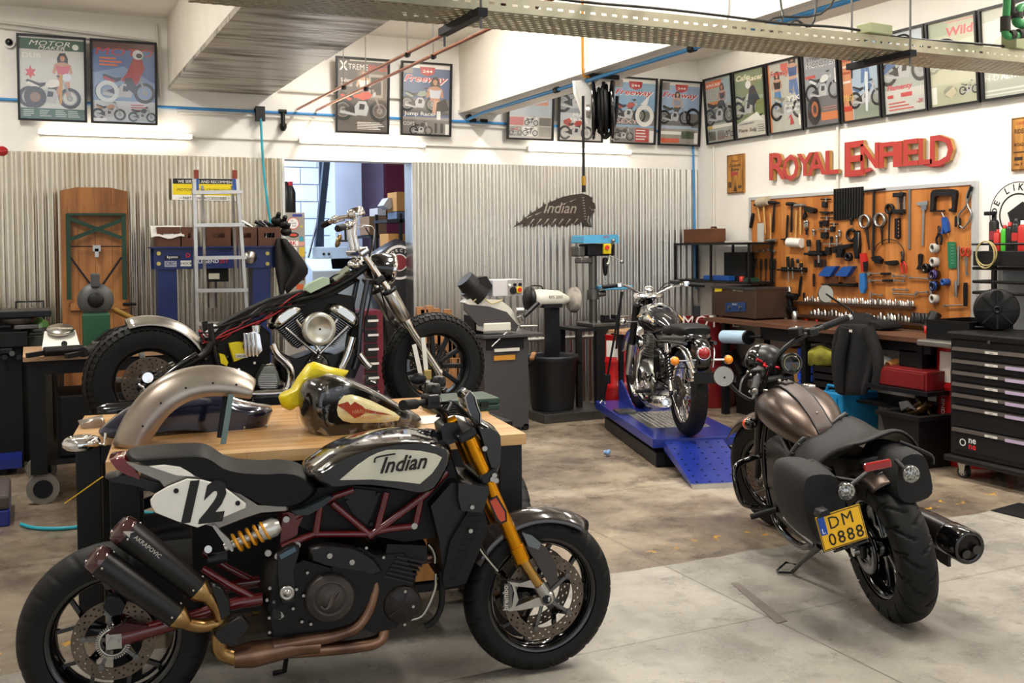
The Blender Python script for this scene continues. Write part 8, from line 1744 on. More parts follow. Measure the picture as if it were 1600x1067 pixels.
# bottle shelf on the wall at the right edge
t=thing('bottle_shelf','black metal wall shelf unit with bottles at the right edge','shelf',(XW-.1,5.3,1.35))
a=onX(1532,392,XW-.2);zsh=a.z;yA=a.y;dk=mat('shelf_black','#131313',.4)
G().b2((XW-.28,yA-.9,zsh-.11),(XW-.01,yA,zsh-.0)).build('tray_shelf',dk,t,True,bevel=.004)
G().tube([(XW-.29,yA,zsh+.05),(XW-.29,yA-.9,zsh+.05)],.008,8).build('front_rail',dk,t,True)
for py in(419,440,457):z_=onX(1540,py,XW-.2).z;G().tube([(XW-.03,yA+.02,z_),(XW-.25,yA+.02,z_),(XW-.25,yA-.9,z_)],.012,8).build('bar',dk,t,True)
G().b2((XW-.05,yA,onX(1535,500,XW-.05).z),(XW-.02,yA+.03,zsh)).build('upright',dk,t,True)
zsb=zsh+.0
for i,(px,r_,h_,m_,cm,lab)in enumerate(((1553,.035,.27,black_plastic,black_plastic,'black spray bottle, first on the bottle shelf'),(1558,.03,.16,redh,redh,'red spray can beside the black spray bottle'),(1570,.028,.19,mat('can_green','#3fae2a',.35),redh,'bright green spray can with a red cap'),(1578,.03,.21,black_satin,redh,'black can with a red nozzle behind the green one'),(1588,.034,.24,black_satin,black_satin,'black aerosol with a red band on the bottle shelf'),(1598,.034,.22,redh,white_paint,'red aerosol with a white cap at the right edge'))):
 p=onX(px,391,XW-.15);t=thing('spray_bottle' if i==0 else 'aerosol_can',lab,'bottle',(p.x,p.y,zsh+.0005),0,'bottles on the wall shelf')
 G().lathe([(r_,0),(r_,h_*.78),(r_*.7,h_*.85),(r_*.4,h_*.87)],n=18).build('body',m_,t);G().lathe([(r_*.5,h_*.86),(r_*.45,h_),(0,h_)],n=12).build('nozzle',cm,t)
 if i==0:G().box((-.02,.02,h_+.01),(.03,.09,.03)).build('trigger_head',black_plastic,t,bevel=.005)
 if i in(0,4):G().lathe([(r_*1.01,h_*.3),(r_*1.01,h_*.55)],n=18).build('label_band',flat('#b8302c')if i==4 else flat('#8c2c34'),t)
c_=onX(1541,396,XW-.3);t=thing('cable_coil','coil of yellowish tubing hanging on the corner of the bottle shelf','coil',c_-Z3*.1);G().tube([c_+V((0,.09*math.cos(a),.09*math.sin(a)))for a in[2*math.pi*j/18 for j in range(18)]],.006,6,closed=True).build('coil',mat('tubing_yellow','#b0a06a',.4),t,True);G().tube([c_+V((-.01,.08*math.cos(a),.1*math.sin(a)-.01))for a in[2*math.pi*j/18 for j in range(18)]],.006,6,closed=True).build('coil',MATS['tubing_yellow'],t,True)
solo(G().b2((XW-.02,4.2,.95),(XW-.004,yA-.05,zsh-.13)),'grey_panel',mat('grey_panel_m','#8f9296',.5),'plain grey panel on the wall under the bottle shelf','panel')
# corner wall shelf with the wooden box
t=thing('corner_shelf','open black metal shelf frame in the back right corner','shelf',(6.5,8.7,1.3))
p0_,p1_=onX(1065,438,6.35),onX(1170,438,6.35);zs0,zs1=p0_.z,onX(1117,381,6.35).z;yA,yB=p1_.y,9.4
for z_ in(zs0,zs1):G().b2((6.35,yA,z_-.012),(6.66,yB,z_+.012)).build('shelf_board',dk,t,True)
for y in(yA,yA+.62,yB-.02):G().b2((6.35,y,zs0),(6.37,y+.02,zs1)).build('post',dk,t,True);G().b2((6.63,y,zs0),(6.65,y+.02,zs1)).build('post',dk,t,True)
p=onX(1089,376,6.45);t=thing('wooden_box','brown wooden box on top of the corner shelf','box',(6.5,p.y,zs1+.012));yy0,yy1=onX(1112,376,6.42).y,onX(1068,376,6.42).y
wbm=mat('crate_brown','#6b4026',.55,noise=.3,scale=8,stretch=(1,.3,2));G().b2((6.42,yy0,zs1+.013),(6.6,yy1,zs1+.16)).build('box',wbm,t,True,bevel=.004)
gm_=mat('wine_glass','#f0f4f4',.02,trans=1.,spec=.5);solo(G().lathe([(.03,0),(.028,.004),(.004,.008),(.004,.07),(.03,.1),(.038,.13),(.032,.17),(.03,.17),(.034,.13),(.026,.105),(0,.08)],(6.48,onX(1110,376,6.48).y-.06,zs1+.012),n=22),'wine_glass',gm_,'small stemmed glass beside the wooden box on the corner shelf','glass')
t=solo(G().b2((6.4,yA+.2,zs1+.0125),(6.55,yA+.45,zs1+.03)),'booklet',flat('#c9c7bf'),'white booklet lying on the corner shelf','booklet')
solo(G().b2((6.55,yA+.03,zs1+.0125),(6.56,yA+.12,zs1+.2)),'photo_card',flat('#b8b4ac'),'upright photo card at the right end of the corner shelf','card')
bottle(1136,436,.035,.2,'white bottle with a spout on the lower board of the corner shelf',fit_m,fit_m,z=zs0+.0125)
solo(G().b2((6.42,yA+.42,zs0+.0125),(6.6,yA+.85,zs0+.06)),'blue_tray',blueh,'blue tray on the corner shelf','tray',bevel=.004);solo(G().b2((6.5,yA+.25,zs0+.0125),(6.62,yA+.6,zs0+.3)),'black_case',black_matte,'black open case leaning in the corner shelf','case',bevel=.004)
solo(G().lathe([(.025,0),(.025,.05),(0,.05)],(6.42,yA+.2,zs0+.0125),n=14),'red_tin',redh,'small red tin on the corner shelf','tin');solo(G().b2((6.4,yA+.03,zs0+.0125),(6.5,yA+.15,zs0+.05)),'green_box',mat('dark_green_box','#1c4030',.4),'small dark green box on the corner shelf','box')
# dark oil drums at the corner
dd=mat('drum_maroon','#7c1418',.35,noise=.2)
d2=drum(1108,640,'maroon oil drum with white capitals behind the small motorcycle',dd,h=.9);d2.location=(6.33,8.78,0)
on_drum(d2,1111,511,0,0,None,'','MOTUL',flat('#d8cfc8'),.17,r=.29)
d3=drum(978,640,'red oil drum with a paper label beside the drill press',red_d,r=.27,h=.78);d3.location=(5.35,8.85,0)
on_drum(d3,956,545,.12,.16,flat('#d2cec6'),'paper_label');on_drum(d3,985,602,0,0,None,'','MOTUL',flat('#d8b8b0'),.05)
# ================================================================ ALONG THE BACK WALL
def K(px,py,y):return onY(px,py,y)
# folding wooden table standing on end
yt=9.22;a,b=K(93,292,yt),K(199,292,yt);t=thing('folding_table','wooden folding table with green legs stood on end against the sheeting','table',((a.x+b.x)/2,yt,.3))
tw_=mat('honey_pine','#a8713c',.5,col2='#80502a',scale=2.5,stretch=(5,1,.6));w_=b.x-a.x;z0_,z1_=.35,a.z
g=[]
for i in range(4):x=a.x+w_*i/4;G().prism([(x+.001,yt,z0_),(x+w_/4-.001,yt,z0_),(x+w_/4-.001,yt,z1_-(.03 if i==3 else 0)),(x+.001,yt,z1_-(.03 if i==0 else 0))],(0,.03,0)).build('plank',tw_,t,True)
for py in(328,478):z=K(150,py,yt).z;G().b2((a.x+.06,yt-.035,z-.03),(b.x-.01,yt,z+.03)).build('batten',tw_,t,True)
gl=mat('green_steel','#1f3c2c',.45,.2);f=lambda px,py:K(px,py,yt-.05)
for p_,q_ in(((106,334),(108,468)),((193,334),(195,468)),((104,335),(196,335))):G().bar(f(*p_),f(*q_),.035,.02).build('leg_tube',gl,t,True)
for p_,q_ in(((110,342),(190,372)),((110,374),(190,344))):G().bar(f(*p_),f(*q_),.006,.032).build('brace',gl,t,True)
G().cyl(f(110,385),f(192,385),.005,n=6).build('rod',dark_metal,t,True);G().box(f(151,388),(.06,.03,.05)).box(f(151,395),(.03,.03,.07)).build('latch',steel,t,True)
for p_,q_ in(((110,402),(150,456)),((190,402),(153,456))):G().bar(f(*p_),f(*q_),.006,.016).build('stay',dark_metal,t,True)
G().cyl(f(192,475),f(213,475),.012,n=10).build('peg',black_matte,t,True)
solo(G().b2((a.x+.02,yt-.03,0),(b.x,yt+.03,.345)),'wood_block',tw_,'wooden block under the upended folding table','block')
# hydraulic press: blue frame, crates on top
yp=8.9;a,b=K(240,388,yp),K(431,388,yp);zc1,zc0=a.z,K(240,421,yp).z;pb_=mat('press_blue','#1b2a5e',.35,.1,noise=.1)
t=thing('shop_press','dark blue H-frame hydraulic press behind the stepladder','press',((a.x+b.x)/2,yp,0))
G().b2((a.x,yp-.02,zc0),(b.x,yp,zc1)).build('crossbeam',pb_,t,True);G().b2((a.x,yp+.2,zc0),(b.x,yp+.22,zc1)).build('crossbeam',pb_,t,True);G().b2((a.x-.02,yp-.05,zc1),(b.x+.02,yp+.25,zc1+.012)).build('top_plate',pb_,t,True)
for x in(a.x+.03,b.x-.2):G().b2((x,yp,0),(x+.15,yp+.2,zc0)).build('column',pb_,t,True)
for px,py in((248,396),(248,412),(418,396),(418,412)):G().cyl(K(px,py,yp-.02),K(px,py,yp-.035),.018,n=6).build('bolt',mat('brass_bolt','#b8a860',.3,.8),t,True)
fp=lambda px,py,d=.022:K(px,py,yp-d)
def stick(px0,py0,px1,py1,c,txt,tc,sz,tt=None):
 p_=[fp(px0,py1),fp(px1,py1),fp(px1,py0),fp(px0,py0)];G().add(p_,[(0,1,2,3)]).build('sticker',flat(c),tt or t,True)
 if txt:G().text(txt,sz,fp((px0+px1)/2,py1-(py1-py0)*.28,.023),X3,Z3,off=.01).build('sticker_print',flat(tc),tt or t,True)
stick(257,399,282,405,'#121214','kpsmo','#e8e8e8',.032);stick(257,408,276,417,'#9a9ca8','CRC','#1c2c6c',.04);stick(282,407,299,416,'#d8d8d4','SHOCK','#141414',.03)
G().text('LEGEND',.045,fp(326,411),X3,Z3,off=.01).build('press_print',flat('#d0d0d8'),t,True);G().text('25T',.045,fp(350,411),X3,Z3,off=.01).build('press_print',flat('#b8282c'),t,True);G().text('D',.05,fp(294,402),X3,Z3,off=.02).build('press_print',flat('#c8202a'),t,True)
G().b2((K(320,0,yp).x,yp+.02,K(0,448,yp).z),(K(350,0,yp).x,yp+.18,zc0)).build('ram_housing',black_matte,t,True);stick(326,427,343,436,'#b8b8a8','','',0)
c_=fp(335,452);G().lathe([(.04,-.06),(.04,.2),(.05,.22)],(c_.x,yp+.1,c_.z-.1),n=18).build('ram',steel,t,True);c_=fp(390,402);G().lathe([(.0,0),(.055,0),(.055,.03),(0,.03)],c_,(0,-1,0),22).build('gauge',steel,t,True)
G().b2((a.x+.1,yp-.03,.75),(b.x-.1,yp+.23,.83)).build('bed',pb_,t,True)
box_m=mat('crate_wood','#5a3420',.55,noise=.25,scale=6)
for i,(x0_,x1_,lab)in enumerate(((237,274,'leftmost wooden crate on the blue press, with a white rag on it'),(276,300,'second wooden crate on the blue press, left of the ladder'),(315,353,'third wooden crate on the blue press, behind the ladder'),(357,394,'fourth wooden crate on the blue press, partly behind the ladder'),(396,431,'rightmost wooden crate on the blue press'))):
 xa,xb=K(x0_,0,yp).x,K(x1_,0,yp).x;zb_=zc1+.013;h_=.16;c=thing('wooden_crate',lab,'crate',((xa+xb)/2,yp+.1,zb_),0,'crates on the blue press')
 for z_,hh in((zb_,.07),(zb_+.11,.05)):G().b2((xa,yp-.03,z_),(xb,yp-.015,z_+hh)).build('front_slat',box_m,c,True)
 [G().b2((u_,yp-.03,zb_+.07),(u_+.05,yp-.015,zb_+.11)).build('front_slat',box_m,c,True)for u_ in(xa,xb-.05)]
 for x in(xa,xb-.012):G().b2((x,yp-.015,zb_),(x+.012,yp+.22,zb_+h_)).build('side',box_m,c,True)
 G().b2((xa,yp+.2,zb_),(xb,yp+.215,zb_+h_)).build('back',box_m,c,True);G().b2((xa+.012,yp-.015,zb_),(xb-.012,yp+.2,zb_+.01)).build('bottom',box_m,c,True)
p=K(262,366,yp-.03);random.seed(6)
rows=[[V((p.x-.13+.26*i/8,yp-.045+.2*min(j,5)/5,zc1+.178+.012*math.sin(i*1.1+j)-(.09 if j==0 else .03 if j==1 else 0)))for i in range(9)]for j in range(7)]
solo(G().grid(rows),'white_rag',MATS['white_rag_m'],'grey-white cloth draped over the leftmost crate on the press','cloth')
for i in range(9):q=K(396+i*4.5,362,yp+.05);solo(G().tube([q+V((0,0,-.08)),q+V((random.uniform(-.06,.06),.02,.04)),q+V((random.uniform(-.12,.12),.02,.09))],random.uniform(.01,.02),8),'loose_part',(black_satin,steel,dark_metal)[i%3],ordl(i,9)+' of the odd parts sticking out of the rightmost crate','part','parts in the rightmost crate')
q=K(449,420,yp-.05);t=thing('black_cover','black fabric bag hanging off the right end of the press','bag',(q.x,q.y,q.z-.3));rows=[]
for k,(py,xa,xb)in enumerate(((372,432,446),(382,430,456),(400,428,470),(418,430,486),(430,432,478),(448,436,456),(458,438,448))):rows.append([K(xa+(xb-xa)*j/7,py+(6*math.sin(j)if k>2 else 0),yp-.06-.05*math.sin(j*1.7))for j in range(8)])
G().grid(rows).build('fabric',cloth,t,True,solid=.04,sub=1)
for i,(px,py)in enumerate(((432,345),(442,350),(447,362))):solo(G().sph(K(px,py,yp),(.05,.05,.04),10).tube([K(px,py,yp),K(px+4,py-12,yp-.05)],.02,8),'work_glove',black_plastic,('black glove on the crate at the right end','black goggles behind the glove','black mask hanging beside the crate')[i],'glove')
# tall stacked black bottles
# stepladder
yl_=8.5;lad=thing('stepladder','aluminium stepladder with red and blue tipped rails in front of the blue press','ladder',(K(340,500,yl_).x,yl_,0))
L=lambda px,py,d=0:K(px,py,yl_+d)
def ext(p,q,z=0.0):d=(q-p);return p+d*((z-p.z)/d.z)
for(a_,b_)in(((303,280),(308,520)),((370,280),(387,515))):p,q=L(*a_),L(*b_);G().bar(p,ext(p,q),.026,.06,up=Y3).build('front_rail',alu,lad,True)
for(a_,b_)in(((316,290),(322,515)),((372,288),(376,470)),((363,290),(371,505))):p,q=L(*a_,.08),L(*b_,.3);G().bar(p,ext(p,q),.02,.04,up=Y3).build('rear_rail',alu,lad,True)
for py,x0_,x1_ in((300,300,378),(351,302,381),(402,304,384),(453,306,386),(505,308,388)):p,q=L(x0_,py+1,-.01),L(x1_,py,-.01);G().bar(p,q,.08,.028).build('tread',alu,lad,True)
for px in(307,367):p=L(px,297,0);G().bar(p,p+V((0,0,.09)),.032,.04,up=Y3).build('blue_wrap',blueh,lad,True);G().bar(p+V((0,0,.09)),p+V((0,0,.16)),.034,.042,up=Y3).build('rail_cap',mat('rust_cap','#7a2e18',.5),lad,True)
# yellow sign on the sheeting
ys_s=YW-.03;t=thing('shop_sign','yellow and black sign on the sheeting behind the top of the ladder','sign',K(320,312,ys_s));f=lambda px,py,d=0:K(px,py,ys_s-d)
G().prism([f(269,312),f(370,314),f(370,279),f(269,278)],(0,.006,0)).build('panel',flat('#e4e2dc'),t,True);G().add([f(270,287,.001),f(369,288,.001),f(369,279.5,.001),f(270,278.5,.001)],[(0,1,2,3)]).build('band',flat('#171614'),t,True);G().add([f(270,304,.001),f(369,306,.001),f(369,288,.001),f(270,287,.001)],[(0,1,2,3)]).build('band',flat('#e0c80c'),t,True)
G().text('WE SERVICE AND RECOMMEND',.034,f(323,286,.002),X3,Z3,off=.012).build('lettering',flat('#f0f0ec'),t,True);G().text('MOTORCYCLE STOREHOUSE',.036,f(320,299,.002),X3,Z3,shear=.3).text('~ PARTS AND ACCESSORIES ~',.032,f(320,311.5,.002),X3,Z3,off=.008).build('lettering',flat('#171614'),t,True)
# sticker cabinet in the doorway
yc_=9.7;a,b=K(443,332,yc_),K(476,332,yc_);t=thing('locker','grey metal locker covered with stickers at the left of the doorway','locker',((a.x+b.x)/2,yc_+.2,0))
G().b2((a.x,yc_,.02),(b.x,yc_+.4,a.z)).build('body',mat('locker_grey','#9a948c',.5,.2),t,True,bevel=.004)
f=lambda px,py,d=.002:K(px,py,yc_-d)
def sk_(pts,c):G().add([f(*q)for q in pts],[tuple(range(len(pts)))]).build('sticker',flat(c),t,True)
def cirs(cx,cy,rx,ry,c,d=.002):G().add([K(cx+rx*math.cos(k*.3142),cy-ry*math.sin(k*.3142),yc_-d)for k in range(20)][::-1],[tuple(range(20))]).build('sticker',flat(c),t,True)
cirs(458,349,9.5,9.5,'#d8502c');cirs(458,349,8.3,8.3,'#eceae6',.003);cirs(458.5,367,8.5,4,'#141414');cirs(458.5,367,6,2.2,'#c84a34',.003);cirs(471,373,3.5,3.8,'#2c9cb4');cirs(471,354,2.2,2,'#c8b83c')
sk_([(450,384),(466,384),(466,376),(450,376)],'#ece8e4');sk_([(457,338.5),(472,338.5),(472,334.5),(457,334.5)],'#3a3c8c');sk_([(449,394),(464,394),(464,386),(449,386)],'#d8d4cc');sk_([(467,401),(476,401),(476,386),(467,386)],'#d0b03c');sk_([(466,384),(476,384),(476,378),(466,378)],'#d89a88');sk_([(462,438),(476,438),(476,428),(462,428)],'#3a2c28');sk_([(463,452),(474,452),(474,444),(463,444)],'#c85a2c')
G().text('RK',.05,f(458,382.5,.004),X3,Z3,off=.02).build('sticker_print',flat('#c4242c'),t,True);G().text('MR',.02,f(456,346,.004),X3,Z3).text('BILDER',.02,f(458,350,.004),X3,Z3).text('BUD',.02,f(460,354,.004),X3,Z3).build('sticker_print',flat('#2c2c2c'),t,True)
for i,(px,c_m)in enumerate(((446,black_satin),(454,black_satin))):p=K(px,330,yc_+.15);tt=thing('oil_bottle',('dark bottle at the left on the sticker locker','dark oil bottle with a red cap on the sticker locker')[i],'bottle',(p.x,yc_+.15,a.z));G().lathe([(.045,0),(.05,.01),(.05,.2),(.03,.25),(.022,.26)],n=16).build('body',c_m,tt);G().lathe([(.025,.26),(.025,.3),(0,.3)],n=12).build('cap',redh if i else black_satin,tt)
# back room: machine, pole, shelving, covered motorcycle
yr=10.6;t=thing('cnc_machine','pale grey cabinet machine with a dark screen in the back room','machine',(K(530,430,yr).x,yr,0));mg=mat('machine_grey','#a9b4bc',.45)
a,b=K(488,405,yr),K(565,405,yr);G().prism([(a.x,yr,K(0,432,yr).z),(a.x,yr,0),(a.x,yr+.8,0),(a.x,yr+.8,a.z),(a.x,yr+.35,a.z)],(b.x+.2-a.x,0,0)).build('body',mg,t,True,bevel=.01)
G().b2((K(500,0,yr).x,yr+.5,a.z),(b.x,yr+.75,K(0,390,yr).z)).build('upper_housing',mg,t,True,bevel=.01);p_=[K(x,y,yr+.1)for x,y in((518,430),(572,428),(560,406),(515,407))];n_=V((0,-.35,.12)).normalized();G().prism([q+n_*.05 for q in p_],n_*.01).build('screen',black_gloss,t,True)
for px in(506,514):G().cyl(K(px,397,yr+.5),K(px,397,yr+.48),.015,n=12).build('button',black_plastic,t,True)
solo(G().bar(K(495,400,11.2),K(511,240,11.0),.07,.07),'steel_pole',mat('pole_blue_grey','#2c3644',.45,.3),'dark blue-grey pole leaning in the back room','pole');solo(G().bar(K(502,392,11.4),K(502,240,11.4),.05,.05),'steel_post',MATS['pole_blue_grey'],'upright dark post behind the leaning pole','post')
solo(G().tube([K(482,402,11.0),K(503,318,11.3)],.012,6),'thin_rod',black_satin,'thin black rod leaning beside the pole','rod')
ys2=10.0;sh=thing('storage_rack','black storage rack with boxes at the right of the doorway','rack',(K(625,400,ys2).x,ys2+.2,0));x0_,x1_=K(600,0,ys2).x,K(664,0,ys2).x
for px in(601,620,662):x=K(px,0,ys2).x;G().b2((x,ys2+(.0 if px!=601 else .4),0),(x+.03,ys2+(.03 if px!=601 else .43),2.0)).build('post',black_matte,sh,True)
zs=[K(0+630,py,ys2).z for py in(343,430,500)]
for z_ in zs:G().b2((x0_,ys2,z_-.03),(x1_,ys2+.45,z_)).build('shelf_board',black_matte,sh,True)
cbm=mat('cardboard','#a8793f',.8)
def bx2(x0_,y0_,x1_,y1_,y,dp,m,lab,nm='cardboard_box'):a,b=K(x0_,y1_,y),K(x1_,y0_,y);solo(G().b2((a.x,y,a.z),(b.x,y+dp,b.z)),nm,m,lab,'box',bevel=.004)
bx2(620,300,643,330,ys2+.05,.3,cbm,'brown box with a blue label on top of the black rack');bx2(620,331,645,342,ys2+.05,.3,mat('blue_folders','#4a5a70',.6),'stack of blue-grey folders under the top box','folder_stack');bx2(590,325,603,337,11.0,.3,flat('#b4b2b0'),'small grey-white box in the back room');bx2(604,327,617,338,11.05,.3,cbm,'small brown box beside the grey-white one');bx2(577,338,604,367,10.9,.35,mat('cardboard_dark','#7c5f44',.8),'large brown box below the small ones in the back room');bx2(635,404,650,416,ys2+.03,.3,cbm,'upper small brown box low on the black rack');bx2(635,417,650,426,ys2+.03,.3,cbm,'lower small brown box low on the black rack');bx2(607,365,634,385,ys2+.1,.3,cbm,'flat brown box on the rack behind the headlight')
a,b=K(598,318,10.2),K(617,318,10.2);solo(G().prism([K(599,321,10.2),K(608,327,10.2),K(618,322,10.2),K(619,310,10.2),K(607,309,10.2)],(0,.2,0)),'open_carton',flat('#a8a6a4'),'open grey-white carton tilted on the boxes','carton')
cv=mat('black_cover_sheet','#1d1c1e',.35,noise=.2,bump=.3,bscale=8);f=lambda px,py:K(px,py,9.8)
t=thing('covered_motorcycle','motorcycle under a black cover with a round white emblem in the back room','motorcycle',K(620,460,9.8)-Z3*.6);G().pillow([f(*q)for q in((572,410),(585,392),(605,380),(618,373),(640,380),(656,388),(660,440),(655,560),(600,560),(585,480),(574,440))],9.65,9.95,.15).build('cover',cv,t,True)
for r_,c,d in((.17,'#cfcac6',0),(.145,'#1d1c1e',.002),(.085,'#cfcac6',.004),(.075,'#6c1c24',.006)):c_=K(624,410,9.64-d);G().lathe([(r_,0),(0,.0005)],c_,(0,-1,0),30).build('emblem',flat(c),t,True)
for i,ch in enumerate('MOTORCYCLE'):an=math.radians(190-i*22);c_=K(624,410,9.63)+V((.105*math.cos(an),0,.105*math.sin(an)));G().text(ch,.042,c_,(math.sin(an),0,-math.cos(an)),(math.cos(an),0,math.sin(an)),off=.01).build('emblem_print',flat('#cfcac6'),t,True)
t=thing('drawer_cabinet','dark red drawer cabinet with rows of labels behind the front fork','cabinet',(K(585,520,9.0).x,9.2,0));a,b=K(567,486,9.0),K(598,486,9.0)
G().b2((a.x,9.0,0),(b.x,9.35,a.z)).build('body',mat('cab_red','#5c1420',.4),t,True)
for k in range(6):
 z=a.z-.1-k*.13;G().b2((a.x+.01,8.985,z-.05),(b.x-.06,9.0,z+.06)).build('drawer',black_satin,t,True)
 G().b2((a.x+.04,8.982,z),(a.x+.14,8.985,z+.02)).build('drawer_label',flat('#c8c4c0'),t,True)
# band saw
ysw=8.3;f=lambda px,py,d=0.:K(px,py,ysw+d);cR=crop(720,420,4.448);R=lambda x,y,d=0.:f(*cR((x,y))[0],d)
t=thing('band_saw','grey and cream metal-cutting band saw on a tall dark cabinet','saw',(R(310,500).x,ysw+.25,0));cm_=mat('machine_cream','#c9c6bb',.4,noise=.08);dg=mat('machine_dark_grey','#3c393a',.5)
a,b=R(160,485),R(470,485);G().b2((a.x,ysw,.03),(b.x,ysw+.5,a.z)).build('cabinet',dg,t,True,bevel=.01);G().b2((a.x+.02,ysw-.01,R(0,560).z-.02),(b.x-.05,ysw,R(0,560).z+.07)).build('recess',black_matte,t,True)
G().b2((R(140,0).x,ysw-.05,a.z),(R(555,0).x,ysw+.55,a.z+.03)).build('table',dg,t,True,bevel=.005);G().b2((R(222,0).x,ysw-.025,R(0,590).z),(R(395,0).x,ysw-.01,R(0,568).z)).build('rail',cm_,t,True);G().b2((R(222,0).x,ysw-.012,R(0,652).z),(R(368,0).x,ysw,R(0,618).z)).build('warning_plate',mat('plate_orange','#b8802c',.5),t,True)
G().prism([R(*q)for q in((22,235),(65,208),(275,215),(345,270),(412,360),(412,410),(390,440),(330,400),(200,300),(60,250))],(0,.12,0)).build('saw_arm',cm_,t,True,bevel=.01);G().prism([R(*q,-.01)for q in((24,245),(200,262),(320,300),(400,395),(385,435),(345,400),(130,400),(24,285))],(0,.02,0)).build('blade_guard',dg,t,True)
G().cyl(R(55,120,.05),R(140,195,.05),.1,n=20).cyl(R(25,70,.05),R(75,125,.05),.085,.1,n=20).build('motor',black_plastic,t,True);G().prism([R(*q)for q in((120,60),(180,50),(222,120),(200,145),(140,180),(115,120))],(0,.15,0)).build('motor_cover',black_plastic,t,True,bevel=.01)
G().b2((R(223,200).x,ysw,R(0,200).z),(R(432,0).x,ysw+.2,R(0,82).z)).build('control_box',mat('box_light_grey','#b8b6b8',.4),t,True,bevel=.006);G().b2((R(325,0).x,ysw-.006,R(0,190).z),(R(425,0).x,ysw,R(0,85).z)).build('control_face',mat('face_grey','#8f8c88',.4),t,True)
for x,y,r_,m_ in((360,150,.032,black_matte),(400,145,.03,mat('stop_yellow','#d8c01c',.4)),(402,145,.02,redh),(335,112,.012,white_paint),(372,110,.014,black_matte),(408,108,.014,black_matte)):G().cyl(R(x,y),R(x,y)-Y3*(.02+.008*(m_==redh)),r_,n=16).build('button',m_,t,True)
G().b2((R(150,0).x,ysw-.02,R(0,445).z),(R(340,0).x,ysw+.2,R(0,385).z)).b2((R(170,0).x,ysw,R(0,385).z),(R(265,0).x,ysw+.15,R(0,340).z)).build('vice',cm_,t,True,bevel=.01)
for a_,b_,r_ in(((320,440),(215,540),.006),((410,400),(530,398),.012),((405,330),(420,370),.02),((380,290),(430,290),.03),((440,330),(540,235),.02)):G().cyl(R(*a_,-.04),R(*b_,-.04),r_,n=12).build('lever',steel if r_!=.02 or a_[0]==405 else black_satin,t,True)
G().tube([R(90,225,-.02),R(140,190,-.03),(R(210,240,-.03)),R(290,215,-.02)],.006,6,k=4).build('hose',MATS['tubing_yellow'],t,True)
for x in(a.x+.03,b.x-.03):G().cyl((x,ysw+.0,.03),(x,ysw+.04,.03),.03,n=14).build('foot_wheel',black_matte,t,True)
# buffing machine on its pillar
yb_=8.9;R=lambda x,y,d=0.:K(*cR((x,y))[0],yb_+d);t=thing('polishing_machine','cream bench polisher with a cloth wheel on a dark pillar','polisher',(R(630,600).x,yb_,0))
G().lathe([(.05,0),(.085,.01),(.09,.14),(.085,.3),(.05,.38),(.03,.42)],R(480,205),R(740,212)-R(480,205),28).build('motor',cm_,t,True);G().lathe([(.0,0),(.11,.0),(.12,.03),(.1,.05),(0,.05)],R(462,205),R(740,212)-R(462,205),26).build('guard',black_satin,t,True)
c_=R(775,215);ax=(R(740,212)-R(480,205)).normalized();G().lathe([(.03,-.05),(.1,-.03),(.125,.0),(.115,.015),(.13,.03),(.11,.05),(0,.055)],c_,ax,26).build('cloth_wheel',mat('buffing_cloth','#a39c92',.9,noise=.5,scale=14,bump=.4,bscale=30),t,True)
G().b2((R(600,0).x,yb_-.07,0),(R(660,0).x,yb_+.07,R(0,270).z)).build('pillar',dark_metal,t,True);G().b2((R(540,0).x,yb_-.12,R(0,275).z-.02),(R(665,0).x,yb_+.12,R(0,262).z)).build('plate',dark_metal,t,True);G().text('RPS 2000',.04,R(632,202)-Y3*.092,X3,Z3).build('nameplate',flat('#1c1c1c'),t,True)
G().tube([R(475,130),R(490,118),R(555,120),R(572,145)],.008,6,k=3).build('carry_handle',black_satin,t,True)
# bin on a plinth
p0_=onz(872,648,.06);bp=V((4.54,8.8,0));t=thing('dustbin','large black plastic dustbin beside the band saw','bin',bp+Z3*.09)
G().lathe([(.2,0),(.205,.02),(.235,.45),(.245,.46),(.255,.5),(.25,.52),(.235,.51),(.228,.46),(.19,.03),(0,.03)],n=36).build('tub',mat('bin_black','#1b1c1f',.5,noise=.1),t)
for s_ in(-1,1):G().tube([(.24*s_,-.06,.47),(.28*s_,-.05,.43),(.28*s_,.05,.43),(.24*s_,.06,.47)],.012,8).build('handle',MATS['bin_black'],t)
solo(G().bar((4.22,8.6,.6),(4.32,8.75,.64),.04,.02),'wood_offcut',tw_,'wooden stick resting on the rim of the dustbin','stick')
solo(G().b2((4.3,8.5,0),(5.05,9.2,.085)),'steel_plinth',grey_metal,'low steel plate plinth under the dustbin','plinth',bevel=.005)
# drill press and its stand
yd=8.95;cS=crop(880,350,3.556);R=lambda x,y,d=0.:K(*cS((x,y))[0],yd+d);stn=thing('machine_stand','black angle-iron stand carrying the drill press','stand',(R(200,900).x,yd,0));a,b=R(80,582,-.2),R(305,582,-.2);zt_=a.z
G().b2((a.x,yd-.2,zt_-.03),(b.x,yd+.2,zt_)).build('top',black_matte,stn,True)
for x in(a.x,b.x-.05):
 for y in(yd-.2,yd+.15):G().b2((x,y,0),(x+.05,y+.05,zt_-.03)).build('leg',black_matte,stn,True)
G().b2((R(182,0,-.2).x,yd-.2,0),(R(235,0,-.2).x,yd-.15,zt_-.03)).build('leg',black_matte,stn,True)
t=thing('drill_press','column drill press with a light blue head and table','drill press',(R(170,0).x,yd,zt_));lb=mat('light_blue_enamel','#4e9cc4',.35)
G().b2((R(115,0).x,yd-.17,zt_+.001),(R(300,0).x,yd+.17,zt_+.04)).build('base',grey_metal,t,True,bevel=.008);cx_=R(163,0).x;zh=R(0,110).z
